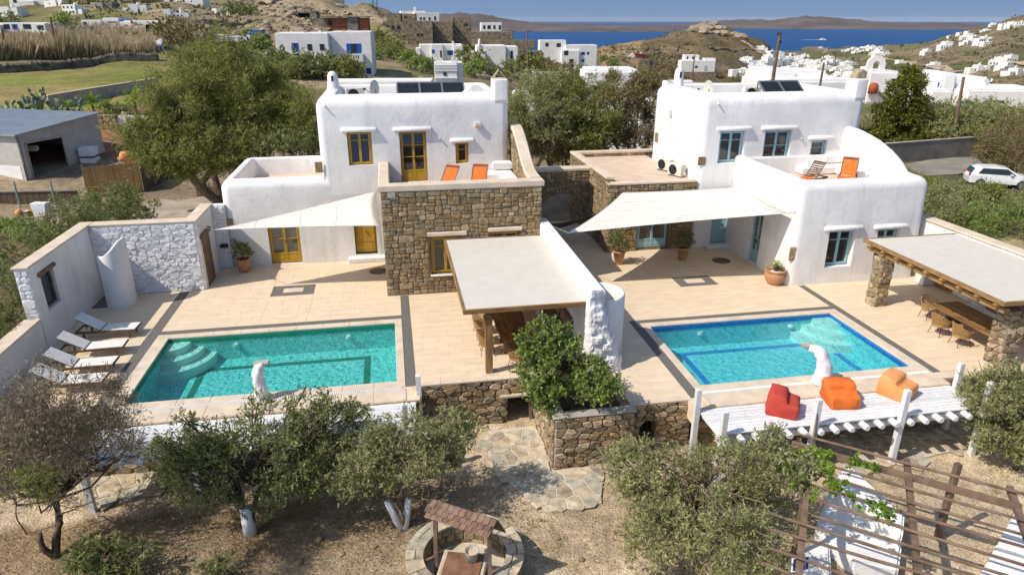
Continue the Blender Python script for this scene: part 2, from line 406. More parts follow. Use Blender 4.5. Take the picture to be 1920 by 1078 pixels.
def stone_shape(mb, fr, c, joint, depth, rng, rough=0.12):
    x0, y0, x1, y1 = c
    x0 += joint*rng.uniform(.3, .8); x1 -= joint*rng.uniform(.3, .8); y0 += joint*rng.uniform(.3, .8); y1 -= joint*rng.uniform(.3, .8)
    w = x1-x0; h = y1-y0
    if w < 0.03 or h < 0.025: return False
    m = min(w, h); k = lambda: m*rng.uniform(0.06, 0.06+2.2*rough)
    j = lambda: m*rng.uniform(-rough, rough)*0.5
    P = [(x0+k(), y0+j()*.3), (x1-k(), y0+j()*.3), (x1+j()*.3, y0+k()), (x1+j()*.3, y1-k()), (x1-k(), y1+j()*.3), (x0+k(), y1+j()*.3), (x0+j()*.3, y1-k()), (x0+j()*.3, y0+k())]
    cx = sum(p[0] for p in P)/8; cy = sum(p[1] for p in P)/8
    d = depth*rng.uniform(0.55, 1.25); s = 1-min(0.28, 0.035/m*rng.uniform(.7, 1.3))
    O, U, Nn, Z = [np.array(a, float) for a in fr]
    tx = rng.uniform(-.25, .25)*depth/max(w, .1); ty = rng.uniform(-.25, .25)*depth/max(h, .1)
    vs = [O+U*p[0]+Z*p[1]-Nn*0.03 for p in P]
    vs += [O+U*p[0]+Z*p[1]+Nn*(d*0.45) for p in P]
    vs += [O+U*(cx+(p[0]-cx)*s)+Z*(cy+(p[1]-cy)*s)+Nn*(d+tx*(p[0]-cx)+ty*(p[1]-cy)) for p in P]
    fs = []
    for r in (0, 8):
        for i in range(8): q = (i+1) % 8; fs.append((r+i, r+q, r+8+q, r+8+i))
    fs.append(tuple(range(16, 24)))
    mb.add(vs, fs); return True
def voronoi_cells(seeds, bound):
    out = []
    for i, s in enumerate(seeds):
        P = list(bound)
        for j, q in enumerate(seeds):
            if i == j or abs(s[0]-q[0])+abs(s[1]-q[1]) > 4 or math.dist(s, q) > 2.6: continue
            mx, my = (s[0]+q[0])/2, (s[1]+q[1])/2; nx, ny = q[0]-s[0], q[1]-s[1]; R = []
            for k in range(len(P)):
                a, b = P[k], P[(k+1) % len(P)]; da = (a[0]-mx)*nx+(a[1]-my)*ny; db = (b[0]-mx)*nx+(b[1]-my)*ny
                if da <= 0: R.append(a)
                if (da < 0) != (db < 0): t = da/(da-db); R.append((a[0]+(b[0]-a[0])*t, a[1]+(b[1]-a[1])*t))
            P = R
            if len(P) < 3: break
        if len(P) >= 3: out.append(P)
    return out
def field_stones(parent, fr, w, h, sw, sh, material, holes=(), seed=1, joint=0.03, depth=0.07, name='stone', limit=300, keep=None):
    """irregular many-sided fieldstones"""
    rng = random.Random(seed); S = []; nx = max(1, round(w/sw)); ny = max(1, round(h/sh))
    for j in range(ny):
        for i in range(nx):
            if rng.random() < .12: continue
            S.append(((i+.5+(.25 if j % 2 else -.25)+rng.uniform(-.4, .4)), (j+.5+rng.uniform(-.36, .36))))
            if rng.random() < .22: S.append((S[-1][0]+rng.uniform(-.4, .4), S[-1][1]+rng.uniform(-.4, .4)))
    O, U, Nn, Z = [np.array(a, float) for a in fr]; mbs = []; sz = []
    for P in voronoi_cells(S, [(0, 0), (nx, 0), (nx, ny), (0, ny)]):
        P = [[p[0]*w/nx, p[1]*h/ny] for p in P]
        cx = sum(p[0] for p in P)/len(P); cy = sum(p[1] for p in P)/len(P)
        if any(a < cx < c and b < cy < d for a, b, c, d in holes): continue
        if keep and not keep(cx, cy, P): continue
        for a, b, c, d in holes:
            for p in P:
                if a < p[0] < c and b < p[1] < d:
                    k = min(((p[0]-a, 0), (c-p[0], 1), (p[1]-b, 2), (d-p[1], 3)))[1]; p[k // 2] = (a, c, b, d)[k]
        r = min(max(p[0] for p in P)-min(p[0] for p in P), max(p[1] for p in P)-min(p[1] for p in P))
        if r < .05: continue
        Q = []; n = len(P)
        for k in range(n):
            p, q = P[k], P[(k+1) % n]
            if math.dist(p, q) < .03: Q.append((p[0], p[1])); continue
            k1 = rng.uniform(.05, .16); k2 = rng.uniform(.05, .16); Q += [(p[0]*(1-k1)+q[0]*k1, p[1]*(1-k1)+q[1]*k1), (p[0]*k2+q[0]*(1-k2), p[1]*k2+q[1]*(1-k2))]
        f = max(.6, 1-joint/r); n = len(Q); d = depth*rng.uniform(.55, 1.3); m = MB()
        R0 = [(cx+(q[0]-cx)*f, cy+(q[1]-cy)*f) for q in Q]; R1 = [(cx+(q[0]-cx)*.87*f, cy+(q[1]-cy)*.87*f) for q in Q]; tx, ty = rng.uniform(-.12, .12), rng.uniform(-.12, .12)
        vs = [O+U*q[0]+Z*q[1]-Nn*.03 for q in R0]+[O+U*q[0]+Z*q[1]+Nn*d*.5 for q in R0]+[O+U*q[0]+Z*q[1]+Nn*(d+tx*(q[0]-cx)+ty*(q[1]-cy)) for q in R1]
        m.add(vs, [(k, (k+1) % n, n+(k+1) % n, n+k) for k in range(n)]+[(n+k, n+(k+1) % n, 2*n+(k+1) % n, 2*n+k) for k in range(n)]+[tuple(range(2*n, 3*n))]); mbs.append(m); sz.append(r)
    lay(parent, name, mbs, material, limit, sizes=sz)
PIECES = {}
def lay(parent, name, mbs, material, limit=300, smooth=False, sizes=None):
    """alike pieces: objects of their own up to the limit for that thing, the rest one joined part"""
    used = PIECES.get((parent, name), 0)
    if sizes is not None:
        order = sorted(range(len(mbs)), key=lambda i: -sizes[i]); mbs = [mbs[i] for i in order]
    rest = MB()
    for mb in mbs:
        if used < limit: mb.build(name, material, parent, smooth, fixn=False); used += 1
        else: rest.add(mb.v, mb.f)
    PIECES[(parent, name)] = used
    if rest.v: tag(rest.build(name+'_field', material, parent, smooth, fixn=False), kind='stuff')
def stone_wall(parent, fr, w, h, sw, sh, material, holes=(), seed=1, joint=0.025, depth=0.05, keep=None, name='stone', limit=300, top=None, rough=0.12, cells=None):
    rng = random.Random(seed); mbs = []; sz = []
    for c in (cells or mondrian(w, h, sw, sh, rng)):
        c = trim(c, holes)
        if c is None: continue
        if keep and not keep((c[0]+c[2])/2, (c[1]+c[3])/2, c): continue
        m = MB()
        if stone_shape(m, fr, c, joint, depth, rng, rough): mbs.append(m); sz.append((c[2]-c[0])*(c[3]-c[1]))
    lay(parent, name, mbs, material, limit, sizes=sz)

# ------------------------------------------------------------------ rounded plaster blocks
def rrect(x0, x1, y0, y1, r, n=5):
    r = max(0.001, min(r, (x1-x0)/2-.001, (y1-y0)/2-.001)); P = []
    for cx, cy, a0 in ((x1-r, y1-r, 0), (x0+r, y1-r, 90), (x0+r, y0+r, 180), (x1-r, y0+r, 270)):
        for k in range(n+1):
            a = math.radians(a0+90*k/n); P.append((cx+r*math.cos(a), cy+r*math.sin(a)))
    return P
def plaster_block(x0, x1, y0, y1, z0, z1, R=0.25, cr=0.2, batter=0.0, wall=0.4, floor=None, n=6):
    """walls with soft corners, a rolled parapet and a sunken roof; closed solid"""
    rings = [(-batter, z0)]
    for k in range(5): rings.append((-batter*(1-(k+1)/5), z0+(z1-R-z0)*(k+1)/5))
    for k in range(1, n+1):
        a = math.pi/2*k/n; rings.append((R-R*math.cos(a), z1-R+R*math.sin(a)))
    if floor is not None:
        r2 = min(0.12, wall*.3)
        for k in range(0, 4):
            a = math.pi/2*k/3; rings.append((wall-r2+r2*math.sin(a), z1-r2+r2*math.cos(a)))
        rings.append((wall+.02, floor))
    mb = MB(); vs = []; fs = []
    for ins, z in rings:
        P = rrect(x0+ins, x1-ins, y0+ins, y1-ins, max(0.03, cr-ins*0.4)); vs += [(p[0], p[1], z) for p in P]
    m = len(P)
    for i in range(len(rings)-1):
        for k in range(m): q = (k+1) % m; fs.append((i*m+k, i*m+q, (i+1)*m+q, (i+1)*m+k))
    fs.append(tuple(range(m-1, -1, -1))); fs.append(tuple(range((len(rings)-1)*m, len(rings)*m)))
    return mb.add(vs, fs)
def carve(o, cutters):
    """cut openings into a solid"""
    mb = MB()
    for c in cutters: mb.box(*c)
    k = mb.build('cutter', None)
    md = o.modifiers.new('b', 'BOOLEAN'); md.operation = 'DIFFERENCE'; md.solver = 'EXACT'; md.object = k
    dg = bpy.context.evaluated_depsgraph_get(); dg.update()
    me = bpy.data.meshes.new_from_object(o.evaluated_get(dg))
    o.modifiers.clear(); old = o.data; o.data = me; me.name = old.name
    bpy.data.meshes.remove(old); bpy.data.objects.remove(k)
    return o
def ribbon_wall(pts, z0, tops, th, n=5):
    """free-standing wall along pts (x, y) with a rounded top of changing height"""
    mb = MB(); rows = []
    for i, p in enumerate(pts):
        a = Vector(pts[max(0, i-1)]+(0,)); b = Vector(pts[min(len(pts)-1, i+1)]+(0,)); d = (b-a).normalized(); u = Vector((-d.y, d.x, 0))
        c = Vector((p[0], p[1], 0)); r = th/2; zt = tops[i]; row = [c+u*r+Vector((0, 0, z0))]
        for k in range(n+1):
            t = math.pi*k/n; row.append(c+u*(r*math.cos(t))+Vector((0, 0, zt-r*.8+r*.8*math.sin(t))))
        row.append(c-u*r+Vector((0, 0, z0))); rows.append(row)
    mb.grid(rows); m = len(rows[0])
    mb.f.append(tuple(range(m))); mb.f.append(tuple(range((len(rows)-1)*m+m-1, (len(rows)-1)*m-1, -1)))
    return mb
def smooth_pts(pts, k=6):
    """Catmull-Rom through points of any dimension"""
    P = [np.array(p, float) for p in pts]; P = [2*P[0]-P[1]]+P+[2*P[-1]-P[-2]]; out = []
    for i in range(1, len(P)-2):
        for j in range(k):
            t = j/k; a, b, c, d = P[i-1:i+3]
            out.append(0.5*((2*b)+(-a+c)*t+(2*a-5*b+4*c-d)*t*t+(-a+3*b-3*c+d)*t**3))
    out.append(P[-2]); return out
# ------------------------------------------------------------------ terrain
SEA_Z = -61.0
_COLS = [
 (-900, [(45, -0.2), (67, 1.5), (75, 2.0), (110, 5), (180, 10), (280, 18), (450, 26), (900, 30), (1600, 10), (2600, -70)]),
 (0,    [(45, -0.2), (58, 1.2), (67, 2.4), (76, 2.7), (100, 4.0), (110, 4.5), (140, 6.5), (180, 9.0), (250, 14.5), (350, 21), (600, 24), (1500, 0), (2600, -70)]),
 (300,  [(45, -0.2), (58, 1.2), (67, 2.4), (76, 2.7), (100, 4.0), (140, 7.0), (180, 10.5), (250, 17), (330, 22), (600, 22), (1500, -10), (2600, -70)]),
 (540,  [(45, -0.2), (80, 0.5), (120, 2.6), (160, 6.5), (200, 11.0), (270, 18.0), (320, 19.5), (600, 10), (1500, -30), (2600, -70)]),
 (690,  [(45, -0.4), (80, 0.0), (120, 1.6), (160, 4.5), (200, 8.5), (260, 13.0), (320, 12), (600, -5), (1500, -50), (2600, -75)]),
 (800,  [(45, -0.5), (80, -0.8), (120, 0.0), (170, 2.4), (200, 4.5), (260, 7.6), (350, 5), (500, -10), (900, -42), (1500, -66), (2600, -80)]),
 (930,  [(45, -0.6), (80, -1.5), (120, -1.2), (200, -0.2), (300, 2.0), (350, 0), (500, -16), (900, -48), (1500, -70), (2600, -80)]),
 (1010, [(45, -0.7), (80, -2.2), (120, -2.6), (200, -3.0), (300, -2.5), (400, -10), (800, -46), (1500, -70), (2600, -80)]),
 (1150, [(45, -0.8), (80, -3.0), (120, -5.0), (250, -12), (400, -14), (550, -10), (640, -9), (900, -40), (1500, -70), (2600, -80)]),
 (1250, [(45, -0.9), (80, -3.3), (150, -8.0), (300, -15), (420, -16), (520, -9), (640, 0.0), (740, -8), (900, -32), (1400, -64), (2600, -80)]),
 (1340, [(45, -1.0), (80, -3.6), (150, -9.0), (300, -17), (430, -17), (520, -9), (620, 2.0), (690, 8.6), (780, -4), (900, -28), (1400, -60), (2600, -80)]),
 (1430, [(45, -0.75), (62, -0.9), (80, -1.9), (150, -10), (300, -21), (450, -24), (560, -18), (660, -6), (760, -20), (1000, -42), (1500, -58), (1900, -63), (2600, -80)]),
 (1520, [(45, -0.75), (62, -0.9), (80, -1.9), (150, -10), (300, -22), (600, -37), (1000, -47), (1500, -56), (2000, -60.4), (2300, -62), (2600, -80)]),
 (1700, [(45, -0.75), (62, -0.9), (80, -1.9), (150, -8.0), (300, -18), (600, -32), (1000, -39), (1400, -39), (1700, -36), (2050, -58), (2300, -64), (2600, -80)]),
 (1830, [(45, -0.75), (62, -0.9), (80, -1.9), (150, -6.5), (300, -14), (600, -24), (900, -22), (1250, -6), (1450, -4), (1800, -30), (2200, -62), (2600, -80)]),
 (1920, [(45, -0.75), (62, -0.9), (80, -1.9), (150, -5.5), (300, -12), (600, -19), (900, -9), (1200, 11.5), (1400, 16), (1700, 5), (2200, -60), (2600, -80)]),
 (2250, [(45, -0.75), (62, -0.9), (80, -1.9), (150, -4.0), (300, -8), (600, -8), (900, 10), (1200, 34), (1400, 42), (1700, 25), (2300, -60), (2600, -80)]),
 (3200, [(45, -0.75), (62, -0.9), (80, -1.9), (150, -3.0), (300, -4), (600, 5), (900, 28), (1200, 50), (1400, 55), (1700, 40), (2300, -60), (2600, -80)]),
]
_CX = np.array([c[0] for c in _COLS], float)
_LR = np.log(np.geomspace(45, 2700, 160))
_TAB = np.array([np.interp(_LR, np.log([p[0] for p in c[1]]), [p[1] for p in c[1]]) for c in _COLS])
for _ in range(2): _TAB[:, 1:-1] = 0.25*_TAB[:, :-2]+0.5*_TAB[:, 1:-1]+0.25*_TAB[:, 2:]
def _ss(a, b, x):
    t = np.clip((x-a)/(b-a), 0, 1); return t*t*(3-2*t)
def polar(X, Y):
    f = X*_hd[0]+Y*_hd[1]; s = X*_rt[0]+Y*_rt[1]
    r = np.hypot(f, s); a = np.arctan2(s, f); a = np.clip(a, -1.1, 1.1)
    return r, np.clip(960+1374.7*np.tan(a), -900, 3200)
def TZ0(X, Y):
    X = np.asarray(X, float); Y = np.asarray(Y, float)
    r, xh = polar(X, Y)
    i = np.clip(np.searchsorted(_CX, xh)-1, 0, len(_CX)-2); t = (xh-_CX[i])/(_CX[i+1]-_CX[i]); t = t*t*(3-2*t)*0.5+t*0.5
    k = (np.log(np.maximum(r, 45.01))-_LR[0])/(_LR[1]-_LR[0]); k = np.clip(k, 0, len(_LR)-1.001); j = k.astype(int); q = k-j
    far = (_TAB[i, j]*(1-q)+_TAB[i, j+1]*q)*(1-t)+(_TAB[i+1, j]*(1-q)+_TAB[i+1, j+1]*q)*t
    near = -1.6+1.45*_ss(24.5, 30.5, Y)-0.4*_ss(22.8, 30, X)*_ss(24, 34, Y)
    b = _ss(40, 62, r)
    return near*(1-b)+far*b
def _fr(x, y, s, o=4): return mnoise.fractal(Vector((x*s, y*s, 3.7)), 0.9, 2.1, o)
def tz_noise(x, y, r, xh):
    a = 0.03+0.011*max(0, r-60)
    a = min(a, 4.5)
    if 380 < xh < 760 and 150 < r < 400: a *= 1.9
    return a*_fr(x, y, 0.9 if r < 60 else 2.2/math.sqrt(r*6), 5)*_ss(20, 60, r)+0.035*_fr(x, y, 1.1, 3)
def TZ(x, y):
    r, xh = polar(x, y); return float(TZ0(x, y))+tz_noise(x, y, float(r), float(xh))
def hit(px, py, dmin=30, dmax=2600):
    """where the line of sight through a pixel meets the terrain"""
    d = ray(px, py); h = math.hypot(d[0], d[1]); Ds = np.geomspace(dmin, dmax, 400)
    Q = _c[None]+d[None]*(Ds/h)[:, None]; low = np.nonzero(Q[:, 2] < TZ0(Q[:, 0], Q[:, 1]))[0]
    p = Q[low[0] if len(low) else -1]
    return np.array([p[0], p[1], TZ(p[0], p[1])])

def ground_colour(x, y, r, xh, z):
    n = _fr(x, y, 0.06, 4); n2 = _fr(x+90, y, 0.6, 3)
    grav = np.array((0.53, 0.42, 0.285)); 
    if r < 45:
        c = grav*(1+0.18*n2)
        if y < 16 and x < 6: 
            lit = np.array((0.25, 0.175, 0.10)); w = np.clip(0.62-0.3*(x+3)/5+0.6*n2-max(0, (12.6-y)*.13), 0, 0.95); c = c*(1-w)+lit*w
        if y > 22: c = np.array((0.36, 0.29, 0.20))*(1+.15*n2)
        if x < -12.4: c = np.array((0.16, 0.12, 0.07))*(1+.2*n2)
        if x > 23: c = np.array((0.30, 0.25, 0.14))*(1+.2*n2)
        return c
    if xh < 420 and r < 140:
        field = np.array((0.20, 0.22, 0.055)); dry = np.array((0.30, 0.23, 0.10))
        w = np.clip(0.4+1.1*n, 0, 1); c = field*(1-w)+dry*w
        if r < 58: c = np.array((0.27, 0.21, 0.14))*(1+.15*n2)
        elif r < 76: c = np.array((0.25, 0.13, 0.075))*(1+.15*n2)
        if r > 108: c = np.array((0.19, 0.20, 0.07))*(1-.4*w)+np.array((0.30, 0.22, 0.13))*w*.4
        return c
    if xh < 760 and r > 100:
        g = np.array((0.17, 0.16, 0.06)); br = np.array((0.33, 0.26, 0.17))
        w = np.clip(0.45+1.0*n+(0.35 if xh > 330 else 0), 0, 1); return g*(1-w)+br*w
    if 1120 < xh < 1500 and 400 < r < 850:
        a = np.array((0.125, 0.098, 0.055)); b_ = np.array((0.20, 0.15, 0.085)); w = np.clip(0.35+1.2*n, 0, 1)
        c = a*(1-w)+b_*w
        if 1130 < xh < 1210 and z > -16: c = c*.5+np.array((0.40, 0.27, 0.15))*.5
        return c
    if xh > 1400:
        g = np.array((0.115, 0.12, 0.05)); t = np.array((0.27, 0.20, 0.115)); w = np.clip(0.42+1.5*_fr(x, y, 0.008, 5), 0, 1)
        if xh > 1750 and r > 700: g = np.array((0.14, 0.12, 0.065)); t = np.array((0.23, 0.18, 0.115))
        return g*(1-w)+t*w
    g = np.array((0.14, 0.13, 0.055)); t = np.array((0.28, 0.22, 0.14)); w = np.clip(0.5+1.2*n, 0, 1)
    return g*(1-w)+t*w

def build_terrain():
    R = np.concatenate([np.linspace(6, 44, 96), np.geomspace(44.5, 400, 130), np.geomspace(405, 2650, 90)])
    A = np.radians(np.linspace(-72, 72, 361)); nr, na = len(R), len(A)
    V = np.zeros((nr*na, 3), np.float32); CL = np.ones((nr*na, 4), np.float32)
    rr, aa = np.meshgrid(R, A, indexing='ij'); F = rr*np.cos(aa); S = rr*np.sin(aa)
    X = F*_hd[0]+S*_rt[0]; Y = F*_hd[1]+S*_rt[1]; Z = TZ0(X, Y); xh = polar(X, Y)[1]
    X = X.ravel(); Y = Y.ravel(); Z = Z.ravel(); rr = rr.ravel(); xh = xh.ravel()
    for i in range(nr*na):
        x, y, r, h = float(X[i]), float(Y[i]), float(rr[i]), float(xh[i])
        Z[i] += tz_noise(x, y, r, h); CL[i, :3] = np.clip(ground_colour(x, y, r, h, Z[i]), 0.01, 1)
    V[:, 0] = X; V[:, 1] = Y; V[:, 2] = Z
    ii = np.arange(nr-1)[:, None]*na+np.arange(na-1)[None]
    Fq = np.stack([ii, ii+1, ii+na+1, ii+na], -1).reshape(-1, 4)[:, ::-1]
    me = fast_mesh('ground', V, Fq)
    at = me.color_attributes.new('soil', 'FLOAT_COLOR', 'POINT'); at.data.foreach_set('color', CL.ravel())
    m = bpy.data.materials.new('ground'); m.use_nodes = True; N = m.node_tree.nodes; L = m.node_tree.links; b = N['Principled BSDF']
    b.inputs['Roughness'].default_value = 0.95; b.inputs['Specular IOR Level'].default_value = 0.1
    ca = N.new('ShaderNodeVertexColor'); ca.layer_name = 'soil'; geo = N.new('ShaderNodeNewGeometry')
    last = ca.outputs['Color']
    for sc, lo, hi in ((0.05, 0.72, 1.25), (0.35, 0.75, 1.22), (3.0, 0.72, 1.25), (24.0, 0.6, 1.35)):
        nz = N.new('ShaderNodeTexNoise'); nz.inputs['Scale'].default_value = sc; nz.inputs['Detail'].default_value = 5
        L.new(geo.outputs['Position'], nz.inputs['Vector'])
        rp = N.new('ShaderNodeMapRange'); rp.inputs['From Min'].default_value = 0.3; rp.inputs['From Max'].default_value = 0.7
        rp.inputs['To Min'].default_value = lo; rp.inputs['To Max'].default_value = hi; L.new(nz.outputs['Fac'], rp.inputs['Value'])
        mx = N.new('ShaderNodeMix'); mx.data_type = 'RGBA'; mx.blend_type = 'MULTIPLY'; mx.inputs['Factor'].default_value = 1
        L.new(last, mx.inputs['A']); L.new(rp.outputs[0], mx.inputs['B']); last = mx.outputs['Result']
    L.new(last, b.inputs['Base Color'])
    n2 = N.new('ShaderNodeTexNoise'); n2.inputs['Scale'].default_value = 16; n2.inputs['Detail'].default_value = 8
    L.new(geo.outputs['Position'], n2.inputs['Vector'])
    bp = N.new('ShaderNodeBump'); bp.inputs['Strength'].default_value = 0.9; bp.inputs['Distance'].default_value = 0.06
    L.new(n2.outputs['Fac'], bp.inputs['Height']); L.new(bp.outputs[0], b.inputs['Normal'])
    o = link('ground', me, m, None, True); tag(o, 'gravelly island terrain with fields and scrub hills down to the sea', 'ground', kind='structure')
build_terrain()

def build_sea():
    R = np.geomspace(900, 30000, 40); A = np.radians(np.linspace(-80, 80, 41)); rows = []
    for r in R: rows.append([(r*math.cos(a)*_hd[0]+r*math.sin(a)*_rt[0], r*math.cos(a)*_hd[1]+r*math.sin(a)*_rt[1], SEA_Z) for a in A])
    m = bpy.data.materials.new('sea_water'); m.use_nodes = True; N = m.node_tree.nodes; L = m.node_tree.links; b = N['Principled BSDF']
    b.inputs['Base Color'].default_value = (0.003, 0.06, 0.20, 1); b.inputs['Roughness'].default_value = 0.45; b.inputs['Specular IOR Level'].default_value = 0.1
    geo = N.new('ShaderNodeNewGeometry'); nz = N.new('ShaderNodeTexNoise'); nz.inputs['Scale'].default_value = 0.05; nz.inputs['Detail'].default_value = 8
    mp = N.new('ShaderNodeMapping'); mp.inputs['Scale'].default_value = (.0007, .004, 1); L.new(geo.outputs['Position'], mp.inputs['Vector']); n3 = N.new('ShaderNodeTexNoise'); n3.inputs['Scale'].default_value = 1; n3.inputs['Detail'].default_value = 7; L.new(mp.outputs[0], n3.inputs['Vector'])
    mx = N.new('ShaderNodeMix'); mx.data_type = 'RGBA'; mx.inputs['A'].default_value = (.002, .042, .155, 1); mx.inputs['B'].default_value = (.006, .085, .25, 1); L.new(n3.outputs['Fac'], mx.inputs['Factor']); L.new(mx.outputs['Result'], b.inputs['Base Color'])
    L.new(geo.outputs['Position'], nz.inputs['Vector'])
    bp = N.new('ShaderNodeBump'); bp.inputs['Strength'].default_value = 0.8; bp.inputs['Distance'].default_value = 4.0
    L.new(nz.outputs['Fac'], bp.inputs['Height']); L.new(bp.outputs[0], b.inputs['Normal'])
    o = MB().grid(rows).build('sea', m, None, fixn=False); tag(o, 'deep blue sea stretching to the horizon', 'sea', kind='structure')
build_sea()
ISL = mat('island_heath', (0.115, 0.09, 0.08), 0.95, 0.2, 0.004, detail=8)
def island(label, D, prof, depth=900, seed=0):
    rows = [[] for _ in range(7)]
    xs = np.linspace(prof[0][0], prof[-1][0], 90)
    for x in xs:
        yt = np.interp(x, [p[0] for p in prof], [p[1] for p in prof])
        base = PD(x, 60, D); d = np.array([base[0], base[1], 0.0])/D
        zt = PD(x, yt, D+depth*.6)[2]; zt += 4*_fr(x*.02, seed, 1, 3); h = max(0.5, zt-SEA_Z)
        for k, (dd, hh) in enumerate(((0, -0.02), (0.04, 0.06), (0.2, 0.35), (0.4, 0.75), (0.6, 1.0), (0.85, 0.7), (1.2, -0.05))):
            q = dd*depth+60*_fr(x*.03, k+seed*9.0, 1, 3)
            rows[k].append((d[0]*(D+q), d[1]*(D+q), SEA_Z+h*hh*(1+0.12*_fr(x*.05, k*3.0+seed, 1, 3))))
    o = MB().grid(rows).build('island', ISL, None, True); tag(o, label, 'island', kind='structure')
island('low brown island strip across the blue strait, left of the scrub hill', 4700, [(700, 34), (800, 29), (860, 24.5), (900, 26.5), (960, 37), (1010, 43), (1060, 46), (1130, 47), (1180, 49), (1230, 53), (1300, 60)], 1000, 1)
island('long hilly island on the horizon behind the scrub hill', 6400, [(1120, 50), (1200, 47), (1290, 45), (1330, 40), (1400, 37), (1440, 38.5), (1480, 33), (1510, 30.5), (1560, 33.5), (1640, 41), (1700, 43.5), (1780, 42.5), (1830, 46), (1870, 52)], 1500, 2)

# ------------------------------------------------------------------ terrace, pools
LP = (-8.25, -0.28, 19.08, 23.65); RP = (8.9, 16.25, 17.22, 21.7)
terrace = tag(empty('terrace'), 'beige travertine terrace around both pools', 'terrace', kind='structure')
def in_terrace(x, y):
    ok = (-12.2 < x < 0.35 and 17.9 < y < 31.4) or (0.35 < x < 4.0 and 18.75 < y < 31.4) or (4.0 < x < 6.3 and 19.8 < y < 31.4) or (6.3 < x < 8.2 and 16.55 < y < 36) \
        or (8.2 < x < 16.6 and 16.0 < y < 31) or (16.6 < x < 22.9 and 16.4 < y < 25.2) or (5.6 < x < 6.3 and 31 < y < 36) or (8.2 < x < 10 and 31 < y < 36)
    for p in (LP, RP):
        if p[0]-.1 < x < p[1]+.1 and p[2]-.1 < y < p[3]+.1: ok = False
    return ok
def cells_to(mb, xs, ys, pred, z0, z1):
    xs = sorted(set(xs)); ys = sorted(set(ys))
    for j in range(len(ys)-1):
        i = 0
        while i < len(xs)-1:
            if pred((xs[i]+xs[i+1])/2, (ys[j]+ys[j+1])/2):
                k = i
                while k+1 < len(xs)-1 and pred((xs[k+1]+xs[k+2])/2, (ys[j]+ys[j+1])/2): k += 1
                mb.box(xs[i], xs[k+1], ys[j], ys[j+1], z0, z1); i = k+1
            else: i += 1
    return mb
cells_to(MB(), [-12.2, .35, 4, 5.6, 6.3, 8.2, 10, 16.6, 22.9, LP[0]-.1, LP[1]+.1, RP[0]-.1, RP[1]+.1], [16, 16.4, 16.55, 17.9, 18.75, 19.8, 25.2, 31, 31.4, 36, LP[2]-.1, LP[3]+.1, RP[2]-.1, RP[3]+.1], in_terrace, -0.6, -0.014).build('screed', GROUT, terrace)
STRIPS = [(-9.02, -8.66, 18.1, 28.3), (-8.66, -0.04, 23.95, 24.27), (-0.04, 0.28, 18.75, 26.28), (8.33, 8.66, 16.6, 22.25), (8.66, 16.62, 21.98, 22.25), (16.62, 16.9, 16.6, 24.5)]
for s in STRIPS: MB().box(s[0], s[1], s[2], s[3], -0.1, -0.003).build('pebble_strip', PEBBLE, terrace)
for x0, x1, y0, y1 in ((-5.28, -3.58, 27.1, 28.22), (11.67, 13.35, 25.26, 26.34)):
    mx, my = (x0+x1)/2, (y0+y1)/2
    cells_to(MB(), [x0, mx-.42, mx+.42, x1], [y0, my-.25, my+.25, y1], lambda x, y: not (abs(x-mx) < .42 and abs(y-my) < .25), -0.1, 0.006).build('pebble_frame', PEBBLE, terrace)
    MB().box(mx-.40, mx+.40, my-.23, my+.23, -0.1, 0.009).build('drain_cover', BEIGE, terrace)
for cx, cy in ((-0.95, 29.4), (14.85, 28.1)):
    MB().lathe((cx, cy, 0.003), [(0.42, 0), (0.42, .012), (0.36, .016), (0.1, .016), (0.001, .016)], 24).build('manhole_cover', PERG, terrace)
def tiles(rects, seed):
    rng = random.Random(seed); out = []
    for x0, x1, y0, y1 in rects:
        tw, tl = 0.9, 0.45; j = 0; y = y0
        while y < y1-.03:
            yb = min(y+tl, y1); x = x0-(tw/2 if j % 2 else 0)-rng.uniform(0, .3)
            while x < x1-.03:
                w = tw; a = max(x, x0); b = min(x+w, x1)
                if b-a > 0.05:
                    h = rng.uniform(-.0012, .0012); g = 0.0035
                    out.append(MB().box(a+g, b-g, y+g, yb-g, -0.012, h))
                x += w
            y += tl; j += 1
    return out
TR = [(-12.15, -9.03, 17.95, 28.4), (-9.03, -8.65, 28.31, 28.4), (-8.65, -5.29, 24.28, 31.15), (-5.29, -3.57, 28.23, 31.15), (-5.29, -3.57, 24.28, 27.09), (-3.57, -0.05, 24.28, 31.15), (-0.05, 0.29, 26.29, 26.4), (0.29, 5.72, 18.95+.9, 26.3), (0.29, 3.9, 18.95, 19.85),
      (6.2, 8.32, 16.75, 31), (8.32, 11.66, 22.26, 30.3), (11.66, 13.36, 22.26, 25.25), (11.66, 13.36, 26.35, 30.3), (13.36, 16.61, 22.26, 30.3), (16.61, 16.91, 24.51, 24.7), (16.91, 22.4, 16.75, 24.7), (5.9, 9.9, 31, 35)]
tl = tiles(TR, 5); tl.sort(key=lambda m: m.v[0][1])
lay(terrace, 'paving_tile', tl, TILE, 300)
